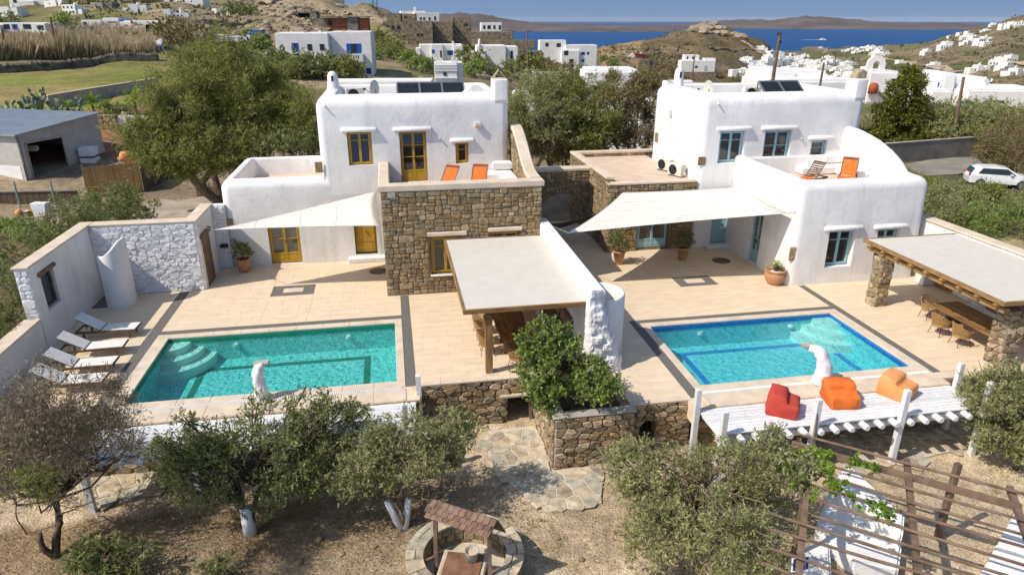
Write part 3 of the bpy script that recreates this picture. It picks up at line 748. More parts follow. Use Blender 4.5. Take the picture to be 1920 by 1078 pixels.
# coping slabs round the pools and along the terrace edge
def slabs(x0, x1, y0, y1, n, along, parent, z0=-0.05, z1=0.012, name='coping_slab', m=BEIGE):
    for i in range(n):
        a, b = i/n, (i+1)/n; g = 0.003
        if along == 'x': MB().box(x0+(x1-x0)*a+g, x0+(x1-x0)*b-g, y0, y1, z0, z1, 0.008).build(name, m, parent)
        else: MB().box(x0, x1, y0+(y1-y0)*a+g, y0+(y1-y0)*b-g, z0, z1, 0.008).build(name, m, parent)
for p, xl, xr, yf, yb in ((LP, -8.65, -0.05, 17.92, 23.94), (RP, 8.67, 16.61, 16.02, 21.97)):
    slabs(xl, xr, p[3]-.03, yb, 9, 'x', terrace); slabs(xl, p[0]+.03, p[2], p[3]-.03, 5, 'y', terrace); slabs(p[1]-.03, xr, p[2], p[3]-.03, 5, 'y', terrace)
    slabs(xl, xr, p[2]-.32, p[2]+.03, 9, 'x', terrace); slabs(xl, xr, yf, p[2]-.47, 9, 'x', terrace)
    gr = MB()                                              # overflow grating
    for i in range(150):
        x = xl+.1+(xr-xl-.2)*i/150; gr.box(x, x+.034, p[2]-.465, p[2]-.325, -0.04, 0.008)
    gr.build('overflow_grating', W_PAINT, terrace)
slabs(0.30, 3.95, 18.70, 18.94, 5, 'x', terrace); slabs(6.3, 8.32, 16.5, 16.74, 3, 'x', terrace); slabs(16.62, 22.8, 16.35, 16.73, 8, 'x', terrace)
slabs(-12.1, -8.66, 17.86, 17.94, 4, 'x', terrace)

def mosaic(name, c1, c2, scale=26):
    m = bpy.data.materials.new(name); m.use_nodes = True; N = m.node_tree.nodes; L = m.node_tree.links; b = N['Principled BSDF']
    geo = N.new('ShaderNodeNewGeometry'); v = N.new('ShaderNodeTexVoronoi'); v.inputs['Scale'].default_value = scale
    L.new(geo.outputs['Position'], v.inputs['Vector'])
    nz = N.new('ShaderNodeTexNoise'); nz.inputs['Scale'].default_value = 9; nz.inputs['Detail'].default_value = 6; nz.inputs['Distortion'].default_value = 1.2  # beside the random tile tones, this noise puts caustic-like sparkle into the colour
    L.new(geo.outputs['Position'], nz.inputs['Vector'])
    sp = N.new('ShaderNodeSeparateColor'); L.new(v.outputs['Color'], sp.inputs[0])
    ad = N.new('ShaderNodeMath'); ad.operation = 'MULTIPLY_ADD'; ad.inputs[1].default_value = 0.45; L.new(sp.outputs[0], ad.inputs[0])
    rp = N.new('ShaderNodeMapRange'); rp.inputs['From Min'].default_value = 0.42; rp.inputs['From Max'].default_value = 0.6; rp.inputs['To Max'].default_value = 0.7
    L.new(nz.outputs['Fac'], rp.inputs['Value']); L.new(rp.outputs[0], ad.inputs[2])
    mx = N.new('ShaderNodeMix'); mx.data_type = 'RGBA'; mx.inputs['A'].default_value = rgb(c1); mx.inputs['B'].default_value = rgb(c2)
    L.new(ad.outputs[0], mx.inputs['Factor']); L.new(mx.outputs['Result'], b.inputs['Base Color']); b.inputs['Roughness'].default_value = 0.5
    return m
def water(name, tint, seed):
    m = bpy.data.materials.new(name); m.use_nodes = True; N = m.node_tree.nodes; L = m.node_tree.links; o = N['Material Output']; N.remove(N['Principled BSDF'])
    tr = N.new('ShaderNodeBsdfTransparent'); tr.inputs['Color'].default_value = rgb(tint)
    gl = N.new('ShaderNodeBsdfGlossy'); gl.inputs['Roughness'].default_value = 0.06
    fr = N.new('ShaderNodeFresnel'); fr.inputs['IOR'].default_value = 1.33
    geo = N.new('ShaderNodeNewGeometry'); nz = N.new('ShaderNodeTexNoise'); nz.inputs['Scale'].default_value = 5; nz.inputs['Detail'].default_value = 4
    L.new(geo.outputs['Position'], nz.inputs['Vector'])
    bp = N.new('ShaderNodeBump'); bp.inputs['Strength'].default_value = 0.7; bp.inputs['Distance'].default_value = 0.06
    L.new(nz.outputs['Fac'], bp.inputs['Height']); L.new(bp.outputs[0], gl.inputs['Normal']); L.new(bp.outputs[0], fr.inputs['Normal'])
    ms = N.new('ShaderNodeMixShader'); L.new(fr.outputs[0], ms.inputs[0]); L.new(tr.outputs[0], ms.inputs[1]); L.new(gl.outputs[0], ms.inputs[2])
    L.new(ms.outputs[0], o.inputs['Surface']); return m
def pool(p, label, fl, band, wallm, wat, b, depth=1.0, steps=None):
    x0, x1, y0, y1 = p
    t = thing('swimming_pool', label, 'pool', ((x0+x1)/2, (y0+y1)/2, 0), 'pools set into the terrace')
    MB().box(x0-.15, x1+.15, y0-.15, y1+.15, -depth-.2, -depth).build('pool_floor', fl, t)
    w = MB(); w.box(x0-.09, x0, y0-.09, y1+.09, -depth, -.056); w.box(x1, x1+.09, y0-.09, y1+.09, -depth, -.056); w.box(x0, x1, y0-.09, y0, -depth, -.056); w.box(x0, x1, y1, y1+.09, -depth, -.056)
    w.build('pool_wall', fl, t)
    k = MB()
    for a in ((x0, x0+.02, y0, y1), (x1-.02, x1, y0, y1), (x0+.02, x1-.02, y0, y0+.02), (x0+.02, x1-.02, y1-.02, y1)): k.box(*a, -.24, -.03)
    k.build('waterline_tiles', wallm, t)
    bx0, bx1, by1 = b; bw = 0.22
    q = MB(); q.box(bx0, bx1, by1-bw, by1, -depth, -depth+.012); q.box(bx0, bx0+bw, y0, by1-bw, -depth, -depth+.012); q.box(bx1-bw, bx1, y0, by1-bw, -depth, -depth+.012)
    q.build('floor_band', band, t)
    if steps:
        cx, cy, dx = steps
        for i, (r, z) in enumerate(((0.75, -.18), (1.15, -.42), (1.55, -.66))):
            pts = [(cx, cy)]+[(cx+dx*r*math.cos(a), cy-r*math.sin(a)) for a in np.linspace(0, math.pi/2, 14)]
            if dx < 0: pts = pts[::-1]
            MB().prism(pts, -depth, z).build('entry_step', STEPM, t)
    nx, ny = 2, 2
    MB().box(x0+.02, x1-.02, y0+.02, y1-.02, -.135, -.13)
    s = MB(); s.grid([[(x0+.02, y0+.02, -.13), (x1-.02, y0+.02, -.13)], [(x0+.02, y1-.02, -.13), (x1-.02, y1-.02, -.13)]])
    s.build('water_surface', wat, t, fixn=False)
    for fx in (.28, .78): MB().lathe((x0+(x1-x0)*fx, y1-.03, -.4), [(0.001, -.09), (0.1, -.09), (0.1, 0), (0.06, .02), (0.001, .02)], 12).build('inlet_cap', W_PAINT, t)
    return t
STEPM = mosaic('step_mosaic', (0.55, 0.72, 0.66), (0.74, 0.84, 0.78))
pool(LP, 'emerald green swimming pool with quarter-round steps beside the white loungers', mosaic('green_pool_mosaic', (0.04, 0.38, 0.40), (0.33, 0.78, 0.78)), mosaic('green_band', (0.005, 0.16, 0.12), (0.01, 0.22, 0.17)), mosaic('green_rim', (0.01, 0.20, 0.13), (0.02, 0.30, 0.20)), water('green_pool_water', (0.62, 0.92, 0.90), 1), (-7.15, -1.25, 23.0), 1.0, (LP[0], LP[3], 1))
pool(RP, 'turquoise swimming pool edged in blue tiles beside the bean bags', mosaic('turquoise_pool_mosaic', (0.07, 0.50, 0.56), (0.27, 0.74, 0.78)), mosaic('blue_band', (0.01, 0.20, 0.52), (0.03, 0.30, 0.62)), mosaic('blue_rim', (0.006, 0.12, 0.44), (0.02, 0.2, 0.58)), water('turquoise_pool_water', (0.64, 0.92, 0.94), 2), (9.95, 15.85, 21.25), 1.0, (RP[1], RP[3], -1))

# ------------------------------------------------------------------ retaining walls, planter
def rub_wall(name, label, fr, w, z0, z1, holes=(), seed=1, sw=0.42, sh=0.24, back=0.35, cap=None):
    O = fr[0]; t = tag(empty(name, (O[0], O[1], z0)), label, 'wall')
    f = ((O[0], O[1], z0), fr[1], fr[2], fr[3])
    if holes:
        b = MB(); us = sorted({0, w, *[h[0] for h in holes], *[h[2] for h in holes]}); zs = sorted({0, z1-z0, *[h[1] for h in holes], *[h[3] for h in holes]})
        for i in range(len(us)-1):
            for j in range(len(zs)-1):
                if not any(h[0]-1e-6 <= us[i] and us[i+1] <= h[2]+1e-6 and h[1]-1e-6 <= zs[j] and zs[j+1] <= h[3]+1e-6 for h in holes): b.fbox(f, us[i], us[i+1], -back, 0, zs[j], zs[j+1])
        b.build('mortar_bed', MORTAR, t)
        for h in holes: MB().fbox(f, h[0]-.05, h[2]+.05, -1.3, -1.25, max(0, h[1]-.05), h[3]+.05).build('recess_back', MORTAR, t)
    else: MB().fbox(f, 0, w, -back, 0, 0, z1-z0).build('mortar_bed', MORTAR, t)
    field_stones(t, f, w, z1-z0, sw*.82, sh*.66, RUBBLE, holes, seed, 0.018, 0.07)
    return t, f
nl = PY(951, 745, 18.75)[0]; nr_ = PY(1000, 745, 18.75)[0]; nt = PY(960, 742, 18.75)[2]
t, f = rub_wall('retaining_wall', 'rubble stone wall with a dark low doorway beneath the dining pergola', FX(0.35, 18.75), 3.6, -1.75, -0.05, [(nl-.35, 0.0, min(3.5, nr_-.35), nt+1.75)], 3)
MB().fbox(f, nl-.6, min(3.6, nr_-.1), -.2, .14, nt+1.76, nt+1.86, .02).build('lintel_slab', BEIGE, t)
t, f = rub_wall('retaining_wall', 'rubble stone wall with small square opening left of the white deck', FX(6.4, 16.55), 1.95, -1.75, -0.05, [(.35, .55, .85, 1.15)], 5)
t, f = rub_wall('retaining_wall', 'shaded rubble stone wall behind the posts of the white deck', FX(8.35, 16.0), 8.3, -1.75, -0.30, (), 7, 0.5, 0.28)
t, f = rub_wall('retaining_wall', 'rubble stone wall below the stone pillar at the right edge', FX(16.65, 16.38), 7.0, -1.75, -0.05, (), 9)
t, f = rub_wall('retaining_wall', 'rubble stone wall behind the olive trees below the green pool', FX(-12.2, 17.88), 12.5, -1.75, -0.05, (), 11, 0.5, 0.28)
pl = thing('planter', 'rubble stone planter box under the glossy green bush', 'planter', (4.0, 16.0, -1.75))
PTOP = 0.12
MB().box(4.02, 6.38, 16.06, 16.3, -1.75, PTOP-.06).box(4.02, 4.3, 16.3, 18.7, -1.75, PTOP-.06).box(6.1, 6.38, 16.3, 18.7, -1.75, PTOP-.06).build('mortar_bed', MORTAR, pl)
MB().box(4.3, 6.1, 16.3, 19.75, -1.75, PTOP-.2).build('soil', mat('planter_soil', (0.09, 0.06, 0.035), 0.95, 0.3, 8, 0.8, 20), pl)
MB().box(3.97, 6.43, 16.0, 16.34, PTOP-.06, PTOP, .02).build('coping', CONC, pl); MB().box(3.97, 4.34, 16.345, 18.72, PTOP-.06, PTOP, .02).build('coping', BEIGE, pl)
field_stones(pl, FX(4.02, 16.06, -1.75), 2.36, 1.75+PTOP-.07, 0.36, 0.17, RUBBLE, [(.35, .55, .62, .73)], 21, 0.018, 0.07)
field_stones(pl, FL(4.02, 18.7, -1.75), 2.64, 1.75+PTOP-.07, 0.30, 0.17, RUBBLE, (), 22, 0.025, 0.05)
MB().fbox(FX(4.02, 16.06, -1.75), .36, .61, -.02, -.01, .56, .72).build('vent_slot', DMETAL, pl)

# ------------------------------------------------------------------ flagstones on the ground
def inpoly(p, poly):
    c = False; n = len(poly)
    for i in range(n):
        a, b = poly[i], poly[i-1]
        if (a[1] > p[1]) != (b[1] > p[1]) and p[0] < (b[0]-a[0])*(p[1]-a[1])/(b[1]-a[1])+a[0]: c = not c
    return c
def flagged(name, label, poly, z, size, seed):
    rng = random.Random(seed); t = tag(empty(name, (poly[0][0], poly[0][1], z)), label, 'path', kind='structure')
    xs = [p[0] for p in poly]; ys = [p[1] for p in poly]; b = [(min(xs)-1, min(ys)-1), (max(xs)+1, min(ys)-1), (max(xs)+1, max(ys)+1), (min(xs)-1, max(ys)+1)]
    S = []; y = b[0][1]
    while y < b[2][1]:
        x = b[0][0]
        while x < b[1][0]: S.append((x+rng.uniform(-.46, .46)*size, y+rng.uniform(-.46, .46)*size)); x += size*rng.choice((.7, 1, 1.35))
        y += size
    MB().prism(poly, z-.1, z+.026).build('joint_bed', FLAGJOINT, t); mbs = []
    for P in voronoi_cells(S, b):
        c = (sum(p[0] for p in P)/len(P), sum(p[1] for p in P)/len(P))
        if not inpoly(c, poly): continue
        Q = [(c[0]+(p[0]-c[0])*.93, c[1]+(p[1]-c[1])*.93) for p in P]; h = z+.034+rng.uniform(0, .012); n = len(Q)
        Q2 = [(c[0]+(p[0]-c[0])*.95, c[1]+(p[1]-c[1])*.95) for p in Q]
        m = MB(); m.add([(p[0], p[1], z) for p in Q]+[(p[0], p[1], h-.01) for p in Q]+[(p[0], p[1], h) for p in Q2], [(i, (i+1) % n, n+(i+1) % n, n+i) for i in range(n)]+[(n+i, n+(i+1) % n, 2*n+(i+1) % n, 2*n+i) for i in range(n)]+[tuple(range(2*n, 3*n))])
        mbs.append(m)
    lay(t, 'flagstone', mbs, FLAG); return t
GZ = -1.6
pp = lambda L, z=GZ: [tuple(G(x, y, z)[:2]) for x, y in L]
flagged('flagstone_path', 'irregular flagstone path leading to the low doorway', pp([(905, 812), (950, 806), (1003, 800), (1020, 835), (1032, 885), (1120, 876), (1128, 945), (1030, 962), (975, 925), (925, 880)]), GZ+.03, 0.42, 4)
flagged('flagstone_path', 'flagstone strip under the white deck posts', pp([(1440, 860), (1480, 800), (1840, 772), (1850, 832), (1700, 868), (1560, 890)]), GZ+.03, 0.6, 5)
flagged('flagstone_path', 'sandy flagstone patch beside the brown leafless shrub', pp([(120, 880), (270, 862), (300, 872), (290, 925), (150, 950)]), GZ+.03, 0.6, 6)

# ------------------------------------------------------------------ white timber decks
def deck(label, x0, x1, y0, y1, posts, seed, z=-0.03):
    t = thing('timber_deck', label, 'deck', (x0, y0, 0), 'white timber decks')
    n = round((y1-y0)/.15); w = (y1-y0)/n; rng = random.Random(seed)
    for i in range(n):
        MB().box(x0, x1+rng.uniform(-.015, .015), y0+i*w+.006, y0+(i+1)*w-.006, z-.035, z+rng.uniform(-.002, .002), .004).build('plank', W_WOOD, t)
    MB().box(x0+.05, x1-.05, y0+.1, y0+.24, z-.36, z-.19).build('beam', W_WOOD, t)
    k = round((x1-x0)/.47)
    for i in range(k):
        x = x0+.15+(x1-x0-.3)*i/(k-1)
        MB().tube([(x, y0-.26, z-.135), (x, y0-.23, z-.135), (x, y1-.02, z-.135)], [.075, .095, .095], 8).build('joist', W_WOOD, t, False)
    for px_, py_, zt in posts:
        q = MB(); q.box(px_-.075, px_+.075, py_-.075, py_+.075, GZ-.1, zt, .012); q.build('post', W_WOOD, t)
    return t
deck('white plank deck carrying the bean bags', 8.28, 16.55, 14.68, 15.98, [(8.36, 14.60, .74), (11.1, 14.60, .85), (13.82, 14.60, .85), (16.5, 14.60, .84), (8.17, 15.86, .72), (16.66, 15.86, .80)], 1)
deck('white plank deck behind the olive trees below the green pool', -8.5, 0.2, 16.45, 17.84, [(-8.4, 16.37, .8), (-5.7, 16.37, .8), (-2.9, 16.37, .8), (-.1, 16.37, .8), (0.33, 18.2, .65)], 2)
# ------------------------------------------------------------------ joinery
def sash(parent, fr, u0, u1, z0, z1, paint, name='window', cols=2, rows=(0.72,), panel=0.0, fw=0.07, depth=-0.12, pane=None, label=None, solid=False):
    """frame with glazing bars; panes are sub-parts. fr lies in the wall face; depth is how far back the frame sits"""
    pane = pane or PANE
    m = MB(); n0, n1 = depth-.05, depth+.02
    m.fbox(fr, u0, u0+fw, n0, n1, z0, z1); m.fbox(fr, u1-fw, u1, n0, n1, z0, z1); m.fbox(fr, u0+fw, u1-fw, n0, n1, z1-fw, z1); m.fbox(fr, u0+fw, u1-fw, n0, n1, z0, z0+fw*.8)
    iu0, iu1, iz0, iz1 = u0+fw, u1-fw, z0+fw*.8, z1-fw
    st = fw*.75; panes = []
    for c in range(cols):
        a = iu0+(iu1-iu0)*c/cols; b = iu0+(iu1-iu0)*(c+1)/cols
        g = .004
        m.fbox(fr, a+g, a+st, n0+.01, n1+.02, iz0+g, iz1-g); m.fbox(fr, b-st, b-g, n0+.01, n1+.02, iz0+g, iz1-g)
        m.fbox(fr, a+st, b-st, n0+.01, n1+.02, iz1-st, iz1-g); m.fbox(fr, a+st, b-st, n0+.01, n1+.02, iz0+g, iz0+st)
        lz = iz0+st
        if panel > 0:
            pz = iz0+(iz1-iz0)*panel
            m.fbox(fr, a+st, b-st, n0+.02, n1+.005, iz0+st, pz-.03); m.fbox(fr, a+st+.05, b-st-.05, n1+.005, n1+.016, iz0+st+.05, pz-.08); m.fbox(fr, a+st, b-st, n0+.01, n1+.02, pz-.03, pz+.03); lz = pz+.03
        if solid:
            m.fbox(fr, a+st, b-st, n0+.02, n1+.006, lz, iz1-st); continue
        cuts = [lz]+[lz+(iz1-st-lz)*r for r in rows]+[iz1-st]
        for i in range(len(cuts)-1):
            lo = cuts[i]+(.014 if i else 0); hi = cuts[i+1]-(.014 if i < len(cuts)-2 else 0)
            panes.append((a+st, b-st, lo, hi))
            if i: m.fbox(fr, a+st, b-st, n0+.015, n1+.012, cuts[i]-.014, cuts[i]+.014)
    o = m.build(name, paint, parent)
    if label: o['label'] = label
    for a, b, lo, hi in panes: MB().fbox(fr, a, b, depth-.03, depth-.022, lo, hi).build('pane', pane, o)
    if name == 'door': MB().fbox(fr, (u0+u1)/2+.02, (u0+u1)/2+.045, n1+.02, n1+.06, z0+.95, z0+1.08).build('handle', DMETAL, o)
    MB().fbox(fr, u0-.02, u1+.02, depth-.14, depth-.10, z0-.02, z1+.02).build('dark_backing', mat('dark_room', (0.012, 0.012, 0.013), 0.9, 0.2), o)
    return o
def lintel(parent, fr, u0, u1, z):
    """rounded plaster slab sloping forward above an opening"""
    pr = [(0.0, .06), (.07, .06), (.135, .02), (.17, -.04), (.165, -.10), (.09, -.14), (0, -.14)]
    O, U, Nn, Z = [np.array(a, float) for a in fr]; rows = []
    for u, s in ((u0, .0), (u0+.015, .75), (u0+.05, 1), (u1-.05, 1), (u1-.015, .75), (u1, .0)):
        rows.append([O+U*u+Nn*(n*(.6+.4*s) if s else n*.3)+Z*(z+(zz+.05)*max(s, .2)-.05) for n, zz in pr])
    m = MB().grid(rows); k = len(pr); m.f.append(tuple(range(k))); m.f.append(tuple(range(5*k+k-1, 5*k-1, -1)))
    return m.build('lintel', W_PLASTER, parent, True)
def spout(parent, a, b, r=.035):
    return MB().tube([a, b], r, 8).build('rain_spout', W_PLASTER, parent, True)

# ------------------------------------------------------------------ left villa
YS, YW = 26.33, 31.11
vl = thing('villa', 'two-storey white villa with ochre windows and a stone block in front', 'villa', (-1.0, 31.1, 0), 'villas beside the pools')
FW = FX(0, YW)
up = plaster_block(-3.15, 5.28, YW, 37.3, 0, 7.45, 0.52, 0.34, 0.03, 0.85, 6.85).build('upper_block', W_PLASTER, vl)
ops_up = [(-1.93, -0.88, 4.45, 5.95), (0.34, 1.53, 3.62, 5.92), (2.83, 3.42, 4.38, 5.38), (-1.97, -0.97, 0.30, 2.2)]
carve(up, [(a, b, YW-.4, YW+.24, c, d) for a, b, c, d in ops_up]); shade_auto(up, 0.7)
lo = plaster_block(-7.55, -0.45, YW-.012, 37.0, 0, 3.96, 0.42, 0.4, 0.04, 0.55, 3.05).build('side_block', W_PLASTER, vl)
carve(lo, [(-5.78, -4.40, YW-.4, YW+.24, 0.02, 2.25), (-1.97, -0.97, YW-.4, YW+.235, 0.30, 2.2)]); shade_auto(lo, 0.7)
MB().box(-7.04, -3.2, YW+.52, 36.48, 3.0, 3.065).build('roof_floor', ROOFFLOOR, vl)
MB().box(-2.38, 4.5, YW+.78, 36.5, 6.8, 6.87).build('roof_floor', mat('white_roof', (.7, .69, .66), .9, .1, 1.5), vl)
sash(vl, FW, -1.91, -0.90, 4.47, 5.93, YELLOW, 'window', 2, (0.78,)); sash(vl, FW, 0.36, 1.51, 3.64, 5.90, YELLOW, 'door', 2, (0.36, 0.68), 0.2)
sash(vl, FW, 2.85, 3.40, 4.40, 5.36, YELLOW, 'window', 1, (0.68,)); sash(vl, FW, -5.76, -4.42, 0.04, 2.23, YELLOW, 'door', 2, (0.42, 0.8), 0.2, pane=PANE2)
sash(vl, FW, -1.95, -0.99, 0.32, 2.18, YELLOW, 'door', 1, (), 0.3, solid=True, label='solid ochre door behind the sail')
lintel(vl, FW, -2.15, -0.62, 6.05); lintel(vl, FW, 0.08, 1.78, 6.02); lintel(vl, FW, 2.6, 3.68, 5.47)
MB().fbox(FW, 3.72, 3.98, 0, .16, 6.0, 6.22, .02).build('wall_lamp', ACW, vl); MB().fbox(FW, 3.78, 3.92, .16, .17, 5.985, 6.08).build('lamp_opening', TERRA, vl)
MB().fbox(FW, 2.1, 2.16, 0, .12, 5.52, 5.58).build('wall_spot', W_PAINT, vl)
spout(vl, (-2.75, YW+.1, 7.08), (-2.75, YW-.12, 7.02))
MB().box(-2.3, -0.6, YW-.45, YW, 0, 0.22, .03).build('door_step', W_PLASTER, vl)
# front-right chimney stack, domed left chimney
q = plaster_block(4.60, 5.27, YW+.01, YW+.95, 7.0, 8.05, .06, .1).build('chimney', W_PLASTER, vl, True)
m = MB(); m.bar((4.62, YW+.45, 8.04), (4.92, YW+.45, 8.42), .3, .06); m.bar((5.2, YW+.45, 8.04), (4.9, YW+.45, 8.42), .3, .06); m.build('chimney_cap', mat('cap_stone', (.40, .33, .22), .9, .2, 6, .5), q)
def domed_chimney(parent, c, h=0.95, r=0.30):
    o = MB().lathe(c, [(r*1.5, -.1), (r*1.15, .1), (r*.95, .3), (r*.85, h*.6), (r*.8, h*.78), (r*.62, h*.92), (r*.3, h*.99), (0.01, h)], 14).build('domed_chimney', W_PLASTER, parent, True)
    MB().box(c[0]-.05, c[0]+.05, c[1]-r*.86, c[1]-r*.8, c[2]+h*.55, c[2]+h*.8).build('smoke_hole', DMETAL, o)
c = PY(626, 172, 34.6); domed_chimney(vl, (c[0], 34.6, 7.25), 1.0)
# rear parapet ramp beside the chimney
MB().fprism(FX(0, YW+.75), [(3.2, 7.3), (3.7, 7.75), (4.0, 7.75), (4.45, 7.45), (4.53, 7.3)], -.5, 0).build('parapet_ramp', W_PLASTER, vl, bevel=.04)
# the stone block
FS = FX(-0.56, YS)
sb = MB().box(-0.56, 5.82, YS, YW+.05, -0.05, 3.5).build('stone_core', MORTAR, vl)
wx0, wx1, wz0, wz1 = 1.27, 2.45, 0.82, 2.42
carve(sb, [(wx0, wx1, YS-.3, YS+.3, wz0, wz1), (3.7, 4.9, YS-.3, YS+.3, .1, 2.5)])
stone_wall(vl, FS, 6.38, 4.30, 0.33, 0.185, STONES, [(wx0+.5, wz0-.06, wx1+.62, wz1+.23), (4.2, 0, 5.5, 2.75)], 31, 0.016, 0.04, rough=.16)
sash(vl, FX(0, YS), wx0+.02, wx1-.02, wz0+.02, wz1-.02, YELLOW, 'window', 2, (0.8,), depth=-.14)
sash(vl, FX(0, YS), 3.72, 4.88, .12, 2.48, YELLOW, 'door', 2, (.4, .75), .2, depth=-.14)
MB().fbox(FX(0, YS), wx0-.12, wx1+.28, -.1, .09, wz1+.02, wz1+.19, .03).build('stone_lintel', BEIGE, vl); MB().fbox(FX(0, YS), 3.6, 5.0, -.1, .09, 2.52, 2.68, .03).build('stone_lintel', BEIGE, vl)
MB().fbox(FX(0, YS), wx0-.05, wx1+.05, -.1, .1, wz0-.07, wz0-.005, .02).build('sill', W_PLASTER, vl)
TF = 3.62
MB().box(-.2, 5.4, YS+.45, YW, TF-.1, TF).build('terrace_floor', ROOFFLOOR, vl)
MB().box(-.64, 5.9, YS-.06, YS+.40, 4.30, 4.58, .05).build('front_parapet', BEIGE, vl)
MB().box(-.64, -.18, YS+.405, YW-.01, 4.30, 4.585, .05).build('side_parapet', BEIGE, vl)
MB().box(-.555, -.2, YS+.365, YW, 3.45, 4.3).box(-.555, 5.815, YS+.004, YS+.36, 3.45, 4.3).build('parapet_wall', MORTAR, vl)
ys = np.linspace(YS+.405, YW+.6, 16); hs = [4.58+1.45*float(_ss(0.15, .95, (y-ys[0])/(ys[-1]-ys[0]))) for y in ys]
rows = []
for y, h in zip(ys, hs): rows.append([(5.40, y, h-.16), (5.40, y, h-.04), (5.44, y, h), (5.86, y, h), (5.90, y, h-.04), (5.90, y, h-.16)])
MB().grid(rows).build('swept_coping', BEIGE, vl, False)
core = MB(); core.fprism(FL(5.82, YW+.6), [(0, 3.6)]+[(YW+.6-y, h-.15) for y, h in list(zip(ys, hs))[::-1]]+[(YW+.6-ys[0], 3.6)], 0, .38); core.build('side_wall_core', MORTAR, vl)
def kp(u, z, c):
    y = YW+.6-u; return 3.6 < z+3.6 and (z+3.6+(c[3]-c[1])/2) < np.interp(y, ys, hs)-.14
stone_wall(vl, FL(5.44, YW+.6, 3.6), 4.9, 2.6, .32, .2, STONES, (), 41, .025, .04, keep=kp)
MB().box(3.9, 5.40, YW-.75, YW, TF, TF+.42, .08).box(4.75, 5.40, YW-2.0, YW-.76, TF, TF+.42, .08).build('built_in_bench', W_PLASTER, vl)
MB().box(4.5, 5.4, YW-.3, YW, TF+.42, TF+.85, .1).build('bench_back', W_PLASTER, vl)
for (a, b) in ((-7.36, 2.02), (-3.25, 4.42)):
    MB().fbox(FW, a-.16, a+.16, -.02, .03, b-.24, b+.24, .02).build('inset_stone', STONES, vl)
MB().fbox(FX(0, YS), -.3, .0, .02, .1, 4.1, 4.28).build('sail_bracket', CONC, vl)

# ------------------------------------------------------------------ right villa
YR, YF = 30.21, 24.64
vr = thing('villa', 'two-storey white villa with pale blue windows and a stone wing', 'villa', (18.0, 30.2, 0), 'villas beside the pools')
FR = FX(0, YR); FF = FX(0, YF)
up = plaster_block(14.22, 22.45, YR, 36.3, 0, 7.32, 0.52, 0.34, 0.04, 0.85, 6.7).build('upper_block', W_PLASTER, vr)
carve(up, [(15.17, 16.45, YR-.4, YR+.30, 4.15, 5.66), (17.44, 18.84, YR-.4, YR+.30, 3.5, 5.64), (19.93, 20.77, YR-.4, YR+.30, 4.08, 5.10), (15.22, 16.42, YR-.4, YR+.30, 0.02, 2.2)]); shade_auto(up, .7)
MB().box(15.0, 21.6, YR+.78, 35.5, 6.65, 6.72).build('roof_floor', MATS['white_roof'], vr)
sash(vr, FR, 15.19, 16.43, 4.17, 5.64, BLUE, 'window', 2, (.75,), depth=-.2); sash(vr, FR, 17.46, 18.82, 3.52, 5.62, BLUE, 'door', 2, (.33, .66), .05, depth=-.2)
sash(vr, FR, 19.95, 20.75, 4.10, 5.08, BLUE, 'window', 1, (.68,), depth=-.2); sash(vr, FR, 15.24, 16.40, .04, 2.18, BLUE, 'door', 1, (.85,), .62, depth=-.2, label='solid pale blue door behind the sail')
lintel(vr, FR, 14.95, 16.7, 5.80); lintel(vr, FR, 17.2, 19.05, 5.78); lintel(vr, FR, 19.7, 21.05, 5.25)
MB().box(14.9, 16.7, YR-.5, YR, 0, .16, .03).build('door_step', W_PLASTER, vr)
spout(vr, (14.9, YR+.1, 6.95), (14.9, YR-.12, 6.9)); MB().fbox(FL(14.2, 33.9), -.08, .08, 0, .1, 5.9, 6.2).build('wall_lamp', ACW, vr)
MB().fbox(FR, 19.3, 19.36, 0, .12, 5.2, 5.26).build('wall_spot', W_PAINT, vr)
q = plaster_block(21.80, 22.43, YR+.01, YR+.9, 6.9, 7.9, .06, .1).build('chimney', W_PLASTER, vr, True)
m = MB(); m.fprism(FX(0, YR+.45), [(21.84, 7.88), (22.40, 7.88), (22.36, 8.2), (22.12, 8.34), (21.98, 8.22)], -.3, .3); m.build('chimney_cap', MATS['cap_stone'], q, bevel=.03)
domed_chimney(vr, (14.75, 34.6, 7.1), 1.15, .27)
MB().fprism(FX(0, 35.9), [(14.5, 7.0), (14.5, 7.5), (16.0, 7.2), (16.2, 7.0)], -.35, .35).build('parapet_ramp', W_PLASTER, vr, bevel=.06)
# front block with roof terrace
fb = plaster_block(16.12, 22.08, YF, YR+.3, 0, 4.42, 0.42, 0.36, 0.09, 0.5, 3.55).build('front_block', W_PLASTER, vr)
carve(fb, [(17.72, 18.95, YF-.5, YF+.30, .72, 2.34), (19.97, 21.05, YF-.5, YF+.30, .9, 2.30), (15.7, 16.45, 27.05, 28.05, .02, 2.42)]); shade_auto(fb, .7)
MB().box(16.6, 21.62, YF+.46, YR-.02, 3.5, 3.57).build('terrace_floor', ROOFFLOOR, vr)
sash(vr, FF, 17.74, 18.93, .74, 2.32, BLUE, 'window', 2, (.76,), depth=-.2); sash(vr, FF, 19.99, 21.03, .92, 2.28, BLUE, 'window', 2, (.76,), depth=-.2)
lintel(vr, FF, 17.45, 19.2, 2.47); lintel(vr, FF, 19.72, 21.3, 2.43)
sash(vr, FL(16.12, 28.05), .02, .98, .04, 2.40, BLUE, 'door', 2, (.33, .66), .22, depth=-.12, pane=PANE2)
